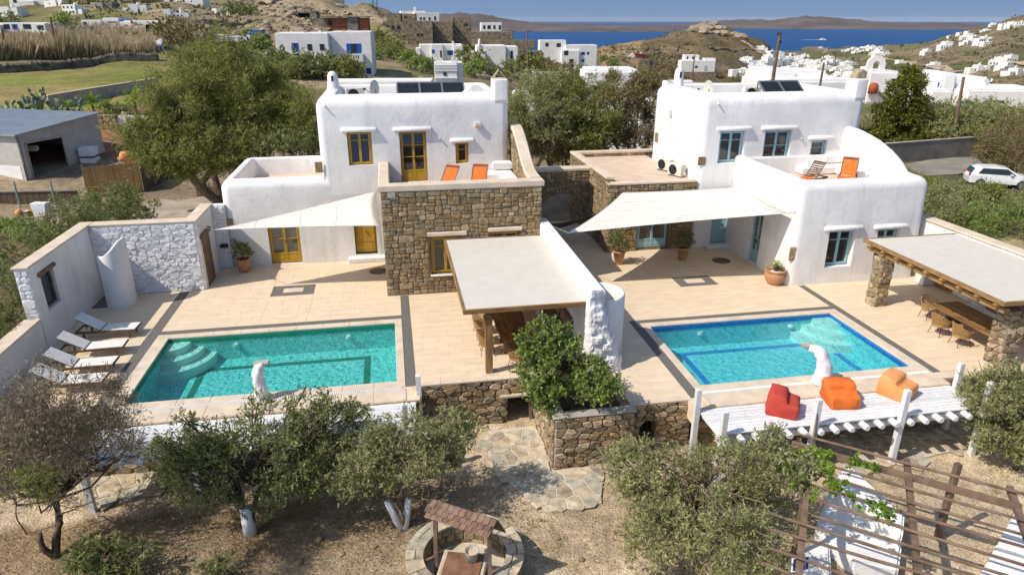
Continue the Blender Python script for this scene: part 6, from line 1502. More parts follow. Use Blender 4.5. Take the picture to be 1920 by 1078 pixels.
# potted shrubs
def pot(c, h, r, shape):
    if shape == 'cone': return [(r*.62, 0), (r*.66, .02), (r*.95, h*.86), (r*1.08, h*.87), (r*1.08, h), (r*.92, h), (r*.88, h*.9), (.01, h*.88)]
    return [(r*.55, 0), (r*.8, h*.2), (r*1.0, h*.55), (r*.97, h*.75), (r*.85, h*.86), (r*1.0, h*.93), (r*1.0, h), (r*.86, h), (r*.8, h*.9), (.01, h*.86)]
def potted(label, c, h, r, shape, seed, pr=.42, ph=.5, leaf=L_DARK):
    t = thing('potted_shrub', label, 'potted plant', c, 'potted plants on the terrace'); p = MB().lathe(c, pot(c, h, r, shape), 24, capt=False).build('pot', TERRA, t, True); MB().lathe((c[0], c[1], c[2]+h*.9), [(r*.86, 0), (.01, .02)], 16, capb=False).build('soil', MATS['planter_soil'], p)
    rg = np.random.default_rng(seed); cl = egg((c[0], c[1], h+ph*.75), (pr, pr, ph*.8), 26, .16, rg, .4, -.8); V, F = clump_leaves(cl, 60, .085, 1.9, rg, fill=.5); link('foliage', fast_mesh('foliage', V-np.array(c), F), leaf, t)
    limb_mesh((c[0], c[1], h*.9), [(c[0], c[1], h+.12)], cl, .025, rg, every=2).build('stems', BARK, t)
    return t
p = G(459, 509); potted('terracotta pot with a leafy shrub beside the ochre door', (p[0], p[1], 0), .62, .30, 'urn', 1, .48, .62)
p = G(1160, 495); potted('terracotta cone pot with a dark round shrub left of the glazed blue door', (p[0], p[1], 0), .66, .28, 'cone', 2, .5, .55)
p = G(1279, 487); potted('terracotta cone pot with a dark shrub right of the glazed blue door', (p[0], p[1], 0), .62, .28, 'cone', 3, .5, .5)
p = G(1451, 532); sp_ = thing('potted_palm', 'wide terracotta jar with a small cycad palm at the white corner', 'potted plant', (p[0], p[1], 0)); MB().lathe((p[0], p[1], 0), pot(0, .66, .44, 'urn'), 28, capt=False).build('pot', TERRA, sp_, True); MB().lathe((p[0], p[1], .57), [(.36, 0), (.01, .03)], 16, capb=False).build('gravel', W_PAINT, sp_); MB().lathe((p[0], p[1], .58), [(.1, 0), (.12, .1), (.08, .24), (.01, .26)], 10).build('stem', BARK, sp_)
def fronds(mb, c, n, L, rng, lift=(.1, 1.0), w=.07, pairs=12):
    for i in range(n):
        a = 2*math.pi*i/n+rng.uniform(-.2, .2); e = rng.uniform(*lift); d = np.array((math.cos(a)*math.cos(e), math.sin(a)*math.cos(e), math.sin(e))); s = np.array((-math.sin(a), math.cos(a), 0)); Lq = L*rng.uniform(.8, 1.15)
        P = [np.array(c)+d*Lq*t+np.array((0, 0, -.45*Lq*t*t)) for t in np.linspace(0, 1, pairs)]
        for k in range(1, pairs):
            t = k/(pairs-1); wl = w*L*math.sin(math.pi*(.12+.85*t))*2.2; ax = (P[k]-P[k-1]); ax /= np.linalg.norm(ax)
            for sg in (-1, 1):
                tip = P[k]+s*sg*wl+ax*wl*.55-np.array((0, 0, .12*wl)); mb.add([P[k-1], P[k], tip], [(0, 1, 2)])
rg = random.Random(4); m = MB(); fronds(m, (p[0], p[1], .82), 22, .42, rg, (0, 1.25), .11, 12); m.build('fronds', L_BRIGHT, sp_, fixn=False)
# wall-side hedge on the left of the garden wall
def hedge_line(pts, name, label, group, leaf, size, asp, per, r, seed, n):
    rg = np.random.default_rng(seed); P = smooth_pts(pts, 8)
    for i in range(n):
        q = P[int((len(P)-1)*(i+.5)/n)]; bz = TZ(q[0], q[1]); h = q[2]
        cl = egg((q[0], q[1], bz+h*.52), (r*1.05, r*1.05, h*.5), 40, .34, rg, .5, -.9, .2)
        plant(name, label[i] if isinstance(label, list) else label, 'shrub', (q[0], q[1], bz), cl, per, size, asp, leaf, BARK, [(q[0], q[1], bz+h*.4)], .05, seed+i, group, every=3, fill=.5)
HL = ['hedge shrub at the left picture edge, nearest of the row by the garden wall']+['%s hedge shrub along the outside of the garden wall' % k for k in ('second', 'third', 'fourth', 'fifth')]+['sixth hedge shrub, beside the garden wall corner', 'seventh hedge shrub, just past the garden wall corner', 'eighth hedge shrub, beside the courtyard', 'farthest hedge shrub of the row, below the bamboo fence']
hedge_line([(-13.9, 19.5, 3.6), (-14.0, 24, 4.4), (-14.0, 28, 4.3), (-14.0, 32, 3.4), (-14.0, 36, 2.9), (-13.8, 38.5, 2.6)], 'hedge_shrub', HL, 'hedge shrubs outside the garden wall', L_DARK, .11, 2.6, 190, 1.25, 40, 9)
for i, (x, y, lab) in enumerate(((30, 440, 'low leafy vegetable bed shrub left of the hedge'), (70, 455, 'feathery fennel-green plant in the vegetable plot'))):
    q = G(x, y, 0); plant('garden_plant', lab, 'plant', q, egg((q[0], q[1], q[2]+.3), (1.6, .8, .35), 30, .3, rng, .3, -.5), 60, .2, 4, L_LIME if i == 0 else L_BRIGHT, BARK, None, seed=60+i, up=.6)

# big tamarisk behind the left villa's side terrace and trees between the villas
def big_tree(name, label, px, py_base, D, parts, per, size, asp, leaf, bark, seed, r0=.2, nfork=4, group=None, **kw):
    rg = np.random.default_rng(seed); b = PD(px, py_base, D); b[2] = TZ(b[0], b[1]); cl = []
    for (x, y, rx, rz, n, cr, dd) in parts: cl += egg(PD(x, y, D+dd), (rx, rx*.8, rz), n, cr, rg, .35, -.85, .4)
    zc = min(c[0][2] for c in cl); zt = max(c[0][2] for c in cl); fk = []
    for i in range(nfork): a = 6.28*i/nfork+.5; h = b[2]+(zt-b[2])*rg.uniform(.25, .45); fk.append((b[0]+math.cos(a)*(zt-b[2])*.2, b[1]+math.sin(a)*(zt-b[2])*.15, h))
    return plant(name, label, 'tree', b, cl, per, size, asp, leaf, bark, fk, r0, seed, group, twig=.02, wig=.25, **kw)
big_tree('tamarisk_tree', 'huge feathery tamarisk tree behind the courtyard', 420, 385, 44, [(420, 190, 3.6, 2.7, 90, .75, 0), (330, 240, 2.3, 2.2, 60, .7, -1), (300, 290, 1.5, 1.2, 24, .6, -2), (390, 130, 2.2, 1.3, 34, .65, 2), (480, 170, 2.4, 2.0, 44, .7, 2), (410, 290, 2.4, 1.7, 44, .7, -2)], 420, .26, 7, L_TAM, BARKL, 101, .26, 5, up=.35, fill=.7)
big_tree('tamarisk_tree', 'smaller olive-brown tamarisk tree left of the ochre-windowed villa', 545, 330, 43, [(545, 220, 1.9, 1.9, 50, .6, 0), (520, 175, 1.6, 1.2, 30, .55, 2), (570, 250, 1.2, 1.2, 20, .5, -1), (490, 240, 1.5, 1.4, 24, .55, 0)], 340, .22, 7, L_TAM, BARKL, 102, .14, 4, up=.35, fill=.7)
q = PD(545, 268, 40); plant('leafy_shrub', 'glossy green shrub behind the side terrace of the left villa', 'shrub', (q[0], q[1], TZ(q[0], q[1])), egg(q, (1.7, 1.0, .7), 40, .35, rng, .5), 90, .14, 2, L_DARK, BARK, [(q[0], q[1], q[2]-.6)], .06, 103, every=2)
for i, (px_, parts, leaf, lab) in enumerate(((1000, [(1000, 210, 2.4, 2.1, 84, .6, 0), (975, 250, 1.5, 1.3, 34, .5, 0), (1025, 170, 1.8, 1.1, 36, .5, 2), (1045, 240, 1.5, 1.3, 30, .5, -1)], L_OLIVE, 'olive-green tree just right of the left villa'), (1085, [(1090, 205, 2.4, 2.0, 74, .6, 0), (1065, 165, 1.7, 1.0, 32, .5, 2), (1095, 265, 1.8, 1.1, 36, .5, -1), (1130, 240, 1.4, 1.2, 26, .5, -1)], L_TAM, 'thin olive-brown tree midway between the villas'), (1180, [(1175, 205, 2.1, 2.0, 52, .55, 0), (1215, 175, 1.4, 1.5, 30, .5, 1), (1150, 160, 1.4, .9, 16, .5, 2), (1190, 265, 1.5, .9, 18, .5, -1)], L_RUST, 'sparse brown tree left of the right villa'), (1045, [(1045, 285, 2.0, .8, 34, .5, -2)], L_OLIVE, 'low dark bush under the trees between the villas'))):
    big_tree('court_tree', lab, px_, 320, 46+i, parts, 300, .19, 4.5, leaf, BARKL, 110+i, .15, 4, 'trees between the villas', up=.3, fill=.75)
# cypress and the olive hedge on the right
D = 80; b = PD(1690, 230, D); b[2] = TZ(b[0], b[1]); rg = np.random.default_rng(120); cl = []
for k in range(130):
    h = rg.random()**1.2; a = rg.uniform(0, 6.28); r = (3.5*(1-h)**.55+.1)*rg.uniform(.4, 1.05); z0 = b[2]+.5; zt = PD(1690, 132, D)[2]
    cl.append((np.array((b[0]+r*math.cos(a), b[1]+r*math.sin(a), z0+(zt-z0)*h)), .55))
plant('cypress_tree', 'tiered yellow-green cypress right of the pale blue-windowed villa', 'tree', b, cl, 230, .28, 2.6, L_CYP, BARK, None, .2, 121, flat=.6, out=1.2, fill=.8)
MB().tube([b, b+np.array((0, 0, 3.0)), b+np.array((0, 0, 6.0))], [.22, .15, .05], 8).build('trunk', BARK, [o for o in C.objects if o.name.startswith('cypress_tree')][0], True)
rg = np.random.default_rng(130)
hp = plant('hedge_olive', 'x', 'tree', (0, 0, 0), egg((0, 0, 2.0), (1.75, 1.75, 1.25), 46, .5, rg, .4, -.8), 200, .17, 3.4, L_OLIVE, BARKL, [(-.3, .1, .9), (.35, 0, 1.0), (0, .3, 1.1)], .09, 131, 'olive hedge by the road', local=True, every=2, fill=.6)
hp2 = plant('hedge_olive', 'x', 'tree', (0, 0, 0), egg((0, 0, 1.9), (1.9, 1.6, 1.2), 46, .5, rg, .4, -.8), 200, .17, 3.4, L_TAM, BARKL, [(-.3, .1, .9), (.35, 0, 1.0), (0, .3, 1.1)], .09, 132, 'olive hedge by the road', local=True, every=2, fill=.6)
ORD = ('first', 'second', 'third', 'fourth', 'fifth', 'sixth', 'seventh', 'eighth', 'ninth')
first = {0: True, 1: True}; i = 0
for row, D0 in enumerate((80.5, 86, 92, 98)):
    xs_ = [1650+k*44+row*19 for k in range(8)]; xs_ = [x for x in xs_ if not (row == 3 and x < 1760) and not (row == 2 and x < 1700)]
    for n_, x in enumerate(xs_):
        q = PD(x, 240, D0+.012*(1800-x)); L = (q[0], q[1], TZ(q[0], q[1])-.1); k = i % 2; src = (hp, hp2)[k]; i += 1
        if first[k]: first[k] = False; o_ = src; o_.location = L
        else: o_ = copy_tree(src, None, L, rng.uniform(0, 6.28), float(rng.uniform(1.3, 1.6)))
        o_['label'] = '%s olive from the left in the %s row of the hedge behind the grey wall' % (ORD[n_], ('front', 'second', 'third', 'rear')[row])
# shrubs near the road and car
for i, (x, y, rx, rz, leaf, sz, lab) in enumerate(((1775, 392, 2.3, .75, L_OLIVE, .15, 'grey-green shrub by the road end, left of the car'), (1712, 352, 1.6, .4, L_TAM, .15, 'low feathery shrub behind the rounded white terrace wall'), (1888, 450, 2.6, .75, L_BRIGHT, .14, 'bright green shrub beyond the right garden wall'), (1808, 424, 2.0, .6, L_OLIVE, .14, 'grey thorny shrub just beyond the right garden wall coping'), (1945, 410, 2.0, .9, L_OLIVE, .14, 'shrub at the right edge below the car'), (1846, 380, 1.5, .6, L_TAM, .13, 'small shrub in front of the rear wheel of the car'))):
    q = G(x, y, -.75); z = TZ(q[0], q[1]); plant('roadside_shrub', lab, 'shrub', (q[0], q[1], z), egg((q[0], q[1], z+rz*.85), (rx, rx*.8, rz), 60, .42, rng, .4, -.8), 190, sz, 3.5, leaf, BARK, [(q[0], q[1], z+.4)], .05, 140+i, 'shrubs along the road', every=2, fill=.6, up=.3)
big_tree('roadside_tree', 'rust-brown bare-looking tree at the right edge above the car', 1905, 350, 64, [(1890, 268, 2.6, 2.0, 66, .6, 0), (1920, 300, 2.3, 1.6, 46, .55, -1), (1870, 290, 1.6, 1.0, 20, .5, -1)], 260, .14, 5, L_RUST, BARKL, 150, .08, 4, up=.4, fill=.7)
# foreground grass tufts and gravel litter: nobody could count them
rg = np.random.default_rng(160); Ps = []; Ds = []; Ls = []
for k in range(1500):
    x = rg.uniform(-9, 19); y = rg.uniform(8.5, 16.0)
    if mnoise.noise(Vector((x*.45, y*.45, 4))) < .08: continue
    if math.hypot(x-wc[0], y-wc[1]) < WR+.1: continue
    n = 14; v = rg.normal(size=(n, 3))*.45; v[:, 2] = 1; Ps.append(np.array((x, y, TZ(x, y)))+rg.normal(size=(n, 3))*np.array((.09, .09, 0))); Ds.append(v); Ls.append(rg.uniform(.05, .15, n))
V, F = leaf_arrays(np.concatenate(Ps), np.concatenate(Ds), np.concatenate(Ls), 9, rg); tag(link('grass_tufts', fast_mesh('grass_tufts', V, F), L_GRASS), 'sparse yellow-green grass tufts in the gravel garden', 'grass', kind='stuff')
PEBM = stone_mat('gravel_chip', [(.44, .35, .24), (.36, .28, .19), (.48, .39, .28), (.28, .21, .14)], 8, .3)
n = 14000; X = rg.uniform(-9, 19, n); Y = rg.uniform(8.5, 16.2, n); S = rg.uniform(.012, .045, n); Z = np.array([TZ(float(a), float(b_)) for a, b_ in zip(X, Y)])
base = np.array([(1, 0, 0), (-.3, .9, 0), (-.7, -.6, 0), (.1, .1, .4)]); A = rg.uniform(0, 6.28, n); ca, sa = np.cos(A), np.sin(A)
V = np.zeros((n, 4, 3)); V[:, :, 0] = X[:, None]+S[:, None]*(base[:, 0]*ca[:, None]-base[:, 1]*sa[:, None]); V[:, :, 1] = Y[:, None]+S[:, None]*(base[:, 0]*sa[:, None]+base[:, 1]*ca[:, None]); V[:, :, 2] = Z[:, None]+S[:, None]*base[:, 2]-.004
F3 = (np.arange(n)[:, None, None]*4+np.array([(0, 1, 3), (1, 2, 3), (2, 0, 3)])[None]).reshape(-1, 3)
tag(link('gravel', fast_mesh('gravel', V.reshape(-1, 3), None, F3), PEBM), 'loose gravel chips scattered over the front garden', 'gravel', kind='stuff')

# fallen leaves under the trees
n = 9000; X = np.concatenate([rg.normal(c_[0]+.8, s_, n//4) for c_, s_ in ((b2, 1.6), (G(470, 1000, GZ), 2.0), (b4, 2.0), (b1, 2.2))]); Y = np.concatenate([rg.normal(c_[1]+.2, s_, n//4) for c_, s_ in ((b2, 1.0), (G(470, 1000, GZ), 1.0), (b4, 1.0), (b1, 1.2))]); k = (Y < 15.9) & (np.hypot(X-wc[0], Y-wc[1]) > WR+.1); X = X[k]; Y = Y[k]
P_ = np.stack([X, Y, np.array([TZ(float(a), float(c_))+.015 for a, c_ in zip(X, Y)])], 1); Dv = rg.normal(size=(len(X), 3)); Dv[:, 2] *= .15
V, F = leaf_arrays(P_, Dv, rg.uniform(.04, .09, len(X)), 2.6, rg, 4.0); tag(link('leaf_litter', fast_mesh('leaf_litter', V, F), L_BROWN), 'brown fallen leaves on the soil under the olive trees', 'leaves', kind='stuff')
rs = random.Random(91)
for i, (x, y) in enumerate(sorted(((640, 1040), (700, 1025), (560, 1055), (1045, 1010), (1150, 1000), (600, 1010), (1090, 1050), (1180, 1065), (1240, 1050), (520, 1035), (1010, 975)))):
    q = G(x, y, GZ); s_ = rs.uniform(.05, .11); tag(boulder(MB(), (q[0], q[1], TZ(q[0], q[1])+s_*.2), s_, rs, 1, (1.2, 1, .6)).build('field_stone', RUBBLE, None), NTH[i]+' of the small loose field stones on the gravel around the well', 'stone', 'loose stones around the well')
# ------------------------------------------------------------------ workshop shed and yard on the left
SHW = mat('shed_cladding', (.50, .49, .45), .7, .06, 2, .1, 20); SHR = mat('shed_roof_metal', (.36, .41, .46), .45, .06, 1.0, metal=.3)
n0 = G(58, 360, -.15); D0 = math.hypot(n0[0], n0[1]); n1 = G(205, 322, -.15); ub = (n1-n0); ub[2] = 0; Lb = float(np.linalg.norm(ub)); ub /= Lb; va = np.array((ub[1], -ub[0], 0.0))
if va[0] < 0: va = -va                                    # wall B faces the right
zt0 = PD(33, 254, D0)[2]+.15; zt1 = PD(192, 213, float(np.hypot(n1[0], n1[1])))[2]+.15
shed = thing('workshop_shed', 'grey metal workshop shed with a dark open doorway at the left edge', 'shed', tuple(n0))
fB = ((n0[0], n0[1], -.15), tuple(ub), tuple(va), (0, 0, 1))
du0, du1, dh = .06*Lb, .50*Lb, .86*zt0
wB = MB()
for a, b_, z0, z1a, z1b in ((0, du0, 0, None, None), (du1, Lb, 0, None, None), (du0, du1, dh, None, None)):
    ha = zt0+(zt1-zt0)*a/Lb; hb = zt0+(zt1-zt0)*b_/Lb; wB.fprism(fB, [(a, z0), (b_, z0), (b_, hb), (a, ha)], -.12, 0)
wB.build('end_wall', SHW, shed)
wA = MB(); fA = ((n0[0], n0[1], -.15), tuple(-va), tuple(-ub), (0, 0, 1)); wA.fbox(fA, 0.0, 12, -.12, 0, 0, zt0-.02); wA.build('front_wall', SHW, shed)
MB().fbox(fA, .3, 12, 0, .05, 0, zt0*.45).build('lower_cladding', W_PAINT, shed); MB().fbox(fA, -.02, .18, 0.06, .1, 0, zt0*.5).build('side_door', SHW, shed)
MB().fbox(fB, -.1, Lb, -12, -11.8, 0, zt1).fbox(fB, Lb-.2, Lb, -12, -.13, 0, zt1-.1).build('rear_wall', SHW, shed)
rf = MB(); q0 = n0+va*.15-ub*.3; 
def roofpt(u, n, dz=0): p = n0+ub*u+va*n; return (p[0], p[1], -.15+zt0+(zt1-zt0)*u/Lb+dz)
rf.add([roofpt(-.3, .2), roofpt(Lb+.2, .2), roofpt(Lb+.2, -12.2), roofpt(-.3, -12.2), roofpt(-.3, .2, .08), roofpt(Lb+.2, .2, .08), roofpt(Lb+.2, -12.2, .08), roofpt(-.3, -12.2, .08)], [(0, 1, 2, 3), (7, 6, 5, 4), (0, 4, 5, 1), (1, 5, 6, 2), (2, 6, 7, 3), (3, 7, 4, 0)])
R_ = rf.build('roof', SHR, shed)
for i in range(34):
    n = .15-i*.36; MB().add([roofpt(u, n+d, h) for u in (-.3, Lb+.2) for d, h in ((-.05, .081), (0, .12), (.05, .081))], [(0, 1, 4, 3), (1, 2, 5, 4), (0, 2, 1), (3, 4, 5)]).build('roof_rib', SHR, R_)
MB().fbox(fB, du0, du0+.1, .0, .06, 0, dh).fbox(fB, du1-.1, du1, 0, .06, 0, dh).fbox(fB, du0+.1, du1-.1, 0, .06, dh-.1, dh).build('door_frame', METAL, shed)
DARK = MATS['dark_room']
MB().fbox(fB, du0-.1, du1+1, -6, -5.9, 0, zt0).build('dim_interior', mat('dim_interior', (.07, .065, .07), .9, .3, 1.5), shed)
rg = random.Random(12)
for i in range(9):
    u = du0+.5+(du1-du0-1.0)*(i+rg.uniform(0, .9))/9; n = -rg.uniform(.4, 2.2); s = rg.uniform(.14, .3); p = n0+ub*u+va*n
    tag(MB().lathe((p[0], p[1], -.14), [(s*.8, 0), (s, s*1.6), (s*1.05, s*1.6), (s*.9, s*1.5), (.01, s*1.5)], 12).build('paint_tub', (W_PAINT, mat('blue_tub', (.12, .15, .35), .5), mat('grey_tub', (.3, .3, .3), .5))[i % 3], None, True), NTH[i]+' plastic tub among the clutter inside the dark shed doorway', 'tub', 'tubs in the shed doorway')
p = n0+ub*(du0+1.6)+va*(-2.0); tag(MB().box(p[0]-.9, p[0]+.9, p[1]-.2, p[1]+.2, 2.1, 2.5).build('wrapped_roll', W_PAINT, None, bevel=.08), 'white wrapped bundle hanging inside the shed doorway', 'bundle')
# stone pier behind the shed corner
pb_ = G(232, 296, -.1); sp2 = thing('stone_pier', 'tall rubble stone wall stub behind the shed', 'wall', tuple(pb_))
h_ = PD(228, 213, float(np.hypot(pb_[0], pb_[1])))[2]; uu = _rt*.9+_hd*.1; fP = (tuple(pb_), tuple(-_rt), tuple(-_hd), (0, 0, 1))
MB().fbox(fP, 0, 2.2, -.5, 0, -.2, h_).build('wall_core', MORTAR, sp2); stone_wall(sp2, (tuple(pb_-_rt*2.2), tuple(_rt), tuple(-_hd), (0, 0, 1)), 2.2, h_, .42, .22, RUBBLE, (), 201, .03, .06, rough=.2)
MB().fbox(fP, -3.0, 0, -.6, -.2, -.2, h_-.1).build('white_return', W_PLASTER, sp2)
# bamboo fence, crates, reed fence
BAM = mat('bamboo_screen', (.50, .31, .12), .8, .25, 8, .5, 30, stretch=(9, 9, .6), rand=.15)
f0 = G(168, 378, -.15); f1 = G(270, 366, -.15); hb_ = PD(255, 300, float(np.hypot(f1[0], f1[1])))[2]
bf = thing('bamboo_fence', 'tan bamboo screen fence beside the workshop shed', 'fence', tuple(f0)); d = f1-f0; d[2] = 0; L_ = float(np.linalg.norm(d)); d /= L_; nn = np.array((d[1], -d[0], 0)); fF = (tuple(f0), tuple(d), tuple(nn), (0, 0, 1))
k = 26
for i in range(k): MB().fbox(fF, L_*i/k+.004, L_*(i+1)/k-.004, -.015, .015+.012*(i % 2), 0, hb_-.02+.03*math.sin(i*2.3)).build('bamboo_slat', BAM, bf)
MB().fbox(fF, 0, L_, -.07, -.02, .5, .58).fbox(fF, 0, L_, -.07, -.02, hb_*.8, hb_*.8+.08).build('rail', METAL, bf)
for u in (0, L_*.55, L_): MB().fbox(fF, u-.04, u+.04, -.1, -.02, -.05, hb_+.15).build('post', METAL, bf)
g1 = f1+_hd*6.5+_rt*1.0; d2 = g1-f1; d2[2] = 0; L2 = float(np.linalg.norm(d2)); d2 /= L2; fG = (tuple(f1), tuple(d2), (d2[1], -d2[0], 0), (0, 0, 1))
bf2 = thing('brushwood_fence', 'brown brushwood fence running back along the courtyard', 'fence', tuple(f1))
for i in range(20): MB().fbox(fG, .12+(L2-.12)*i/20, .12+(L2-.12)*(i+1)/20-.006, -.02, .02+.01*(i % 2), 0, hb_*.95+.05*math.sin(i)).build('brush_panel', mat('brushwood', (.16, .12, .08), .9, .3, 10, .8, 30, stretch=(8, 8, .7), rand=.15), bf2)
for i, (x, y, z, w, lab) in enumerate(((168, 340, 0, .8, 'stacked white crate bottom beside the bamboo fence'), (168, 340, .75, .8, 'stacked white crate middle beside the bamboo fence'), (168, 340, 1.5, .8, 'stacked white crate on top beside the bamboo fence'))):
    p = G(x, y-4, -.15)+_hd*.6; t = thing('crate', lab, 'crate', (p[0], p[1], -.15+z), 'crates beside the bamboo fence')
    MB().box(p[0]-w*.6, p[0]+w*.6, p[1]-.5, p[1]+.5, -.15+z+.1, -.15+z+.7, .02).build('bin', W_PAINT, t); MB().box(p[0]-w*.6, p[0]+w*.6, p[1]-.45, p[1]-.3, -.15+z, -.15+z+.1).box(p[0]-w*.6, p[0]+w*.6, p[1]+.3, p[1]+.45, -.15+z, -.15+z+.1).build('pallet_runner', WOOD, t)
p = PD(236, 294, 44); tag(boulder(MB(), (p[0], p[1], p[2]), .42, random.Random(2), 2, (1, 1, .8)).build('orange_tarpaulin', ORANGE2, None, True), 'crumpled orange tarpaulin on top of the bamboo enclosure', 'tarpaulin')
p = PD(150, 335, 43); m = MB(); m.add([(p[0]-.5, p[1], -.1), (p[0]+.6, p[1]+.2, -.1), (p[0]+.7, p[1]+.3, 2.0), (p[0]+.3, p[1], 2.1), (p[0]-.3, p[1]-.2, 1.0)], [(0, 1, 2, 3, 4)]); o_ = m.build('yellow_sheet', YELLOW, None); md = o_.modifiers.new('t', 'SOLIDIFY'); md.thickness = .05; tag(o_, 'yellow tarpaulin sheet leaning at the shed wall', 'tarpaulin')
# low reed fence with metal rail and the potting table in front of it
f0 = G(-30, 392, -.15); f1 = G(152, 388, -.15); hb_ = PD(100, 356, float(np.hypot(*G(100, 390, -.15)[:2])))[2]+.15
rfn = thing('reed_fence', 'low brown reed fence with a pale rail in front of the shed', 'fence', tuple(f0)); d = f1-f0; d[2] = 0; L_ = float(np.linalg.norm(d)); d /= L_; fF = (tuple(f0), tuple(d), (d[1], -d[0], 0), (0, 0, 1))
for i in range(30): MB().fbox(fF, L_*i/30+.004, L_*(i+1)/30-.004, -.02, .02+.012*(i % 2), 0, hb_-.1).build('reed_panel', MATS['brushwood'], rfn)
MB().fbox(fF, 0, L_, .03, .08, hb_-.1, hb_-.04).build('rail', METAL, rfn)
for x in (38, 105):
    q = G(x+6, 392, -.15); MB().tube([(q[0], q[1]-.3, -.15), (q[0]+.02, q[1]-.3, hb_+.5)], .05, 6).build('post', mat('green_pole', (.25, .33, .30), .5, .1), rfn)
tb = thing('potting_table', 'plank potting table with pots in front of the reed fence', 'table', tuple(G(70, 410, 0))); a = G(36, 408, .55); b_ = G(105, 404, .55)
MB().bar(a, b_, .5, .05).build('table_top', CONC, tb)
for q in (a*.9+b_*.1, a*.1+b_*.9): MB().bar((q[0], q[1], .52), (q[0], q[1], -.3), .06).build('leg', METAL, tb)
for i, (t_, m_, lab, s) in enumerate(((.03, ORANGE2, 'orange plastic jug on the potting table', .2), (.22, W_PAINT, 'white bucket on the potting table', .16), (.36, YELLOW, 'yellow bucket on the potting table', .16))):
    q = a*(1-t_)+b_*t_; tag(MB().lathe((q[0], q[1], .575), [(s*.75, 0), (s, s*1.5), (s*.5, s*2.1), (s*.3, s*2.2)] if i == 0 else [(s*.8, 0), (s, s*2), (s*1.05, s*2), (s*.9, s*1.9), (.01, s*.3)], 12).build('tub', m_, None, True), lab, 'bucket')
q = a*.35+b_*.65; tag(MB().fprism((tuple(q+np.array((0, 0, 0))), tuple(_rt), tuple(-_hd), (0, 0, 1)), [(-.32, .03), (.32, .03), (.42, .75), (-.42, .75)], -.25, .25).build('white_bin', W_PAINT, None, bevel=.02), 'square white planter bin on the potting table', 'bin')
# courtyard paving behind the garden wall
cp = [tuple(G(x, y, -.12)[:2]) for x, y in ((235, 410), (300, 355), (330, 330), (420, 345), (430, 420), (330, 425))]
tag(MB().prism(cp, -.3, -.1).build('courtyard', mat('courtyard_concrete', (.40, .34, .27), .95, .15, .8, .4, 10), None), 'sandy concrete courtyard behind the garden wall', 'courtyard', kind='structure')
q = G(400, 362, 0); tag(MB().box(q[0]-.9, q[0]+.9, q[1]-.5, q[1]+.5, -.15, .55, .03).build('planter_box', PERG, None), 'dark timber planter box in the courtyard under the tamarisk', 'planter')

# ------------------------------------------------------------------ fields, walls, cactus and reeds on the left
def terrain_strip(name, label, cat, pts, h, w, m, seed, jag=.25, stones=False):
    """rough dry-stone wall following the terrain"""
    rg = random.Random(seed); P = smooth_pts(pts, 36); mb = MB(); rows = []
    for i, p in enumerate(P):
        a = np.array(P[max(0, i-1)]); b_ = np.array(P[min(len(P)-1, i+1)]); d = (b_-a)[:2]; d /= np.linalg.norm(d); u = np.array((-d[1], d[0])); z = TZ(p[0], p[1]); hh = h*(1+rg.uniform(-jag, jag)*.4+.25*mnoise.noise(Vector((p[0]*.3, p[1]*.3, seed))))
        rows.append([(p[0]+u[0]*w*k, p[1]+u[1]*w*k, z+zz) for k, zz in ((.6, -.3), (.5, hh*.8), (.25, hh), (-.25, hh*1.02), (-.5, hh*.8), (-.6, -.3))])
    return tag(mb.grid(rows).build(name, m, None), label, cat)
DRY = mat('dark_drystone', (.15, .13, .105), .95, .35, 1.5, 1.0, 4)
terrain_strip('drystone_wall', 'long dark dry-stone wall between the meadow and the reeds', 'wall', [tuple(hit(x, y)[:2]) for x, y in ((-60, 142), (60, 137), (130, 130), (190, 124), (250, 122), (300, 119))], 1.05, 1.0, DRY, 1)
terrain_strip('drystone_wall', 'dark curving dry-stone wall left of the big blue-shuttered house', 'wall', [tuple(hit(x, y)[:2]) for x, y in ((400, 96), (440, 92), (475, 84), (486, 78))], 1.4, 1.0, DRY, 2)
cw = [hit(x, y) for x, y in ((95, 205), (200, 184), (300, 168))]
gwl = thing('garden_wall', 'low concrete wall with pale top between meadow and cactus garden', 'wall', tuple(cw[0]))
for i in range(2):
    a, b_ = cw[i], cw[i+1]; zt = [PD(x, y, float(np.hypot(*p[:2])))[2] for (x, y), p in zip(((95, 180), (200, 163), (300, 147)), cw)]
    m = MB(); u = (b_-a); u[2] = 0; L_ = float(np.linalg.norm(u)); u /= L_; f_ = ((a[0], a[1], 0), tuple(u), (u[1], -u[0], 0), (0, 0, 1))
    m.fprism(f_, [(0, a[2]-.3), (L_, b_[2]-.3), (L_, zt[i+1]), (0, zt[i])], -.2, 0); m.build('wall', CONC, gwl); MB().fprism(f_, [(0, zt[i]), (L_, zt[i+1]), (L_, zt[i+1]+.08), (0, zt[i]+.08)], -.26, .05).build('coping', BEIGE, gwl)
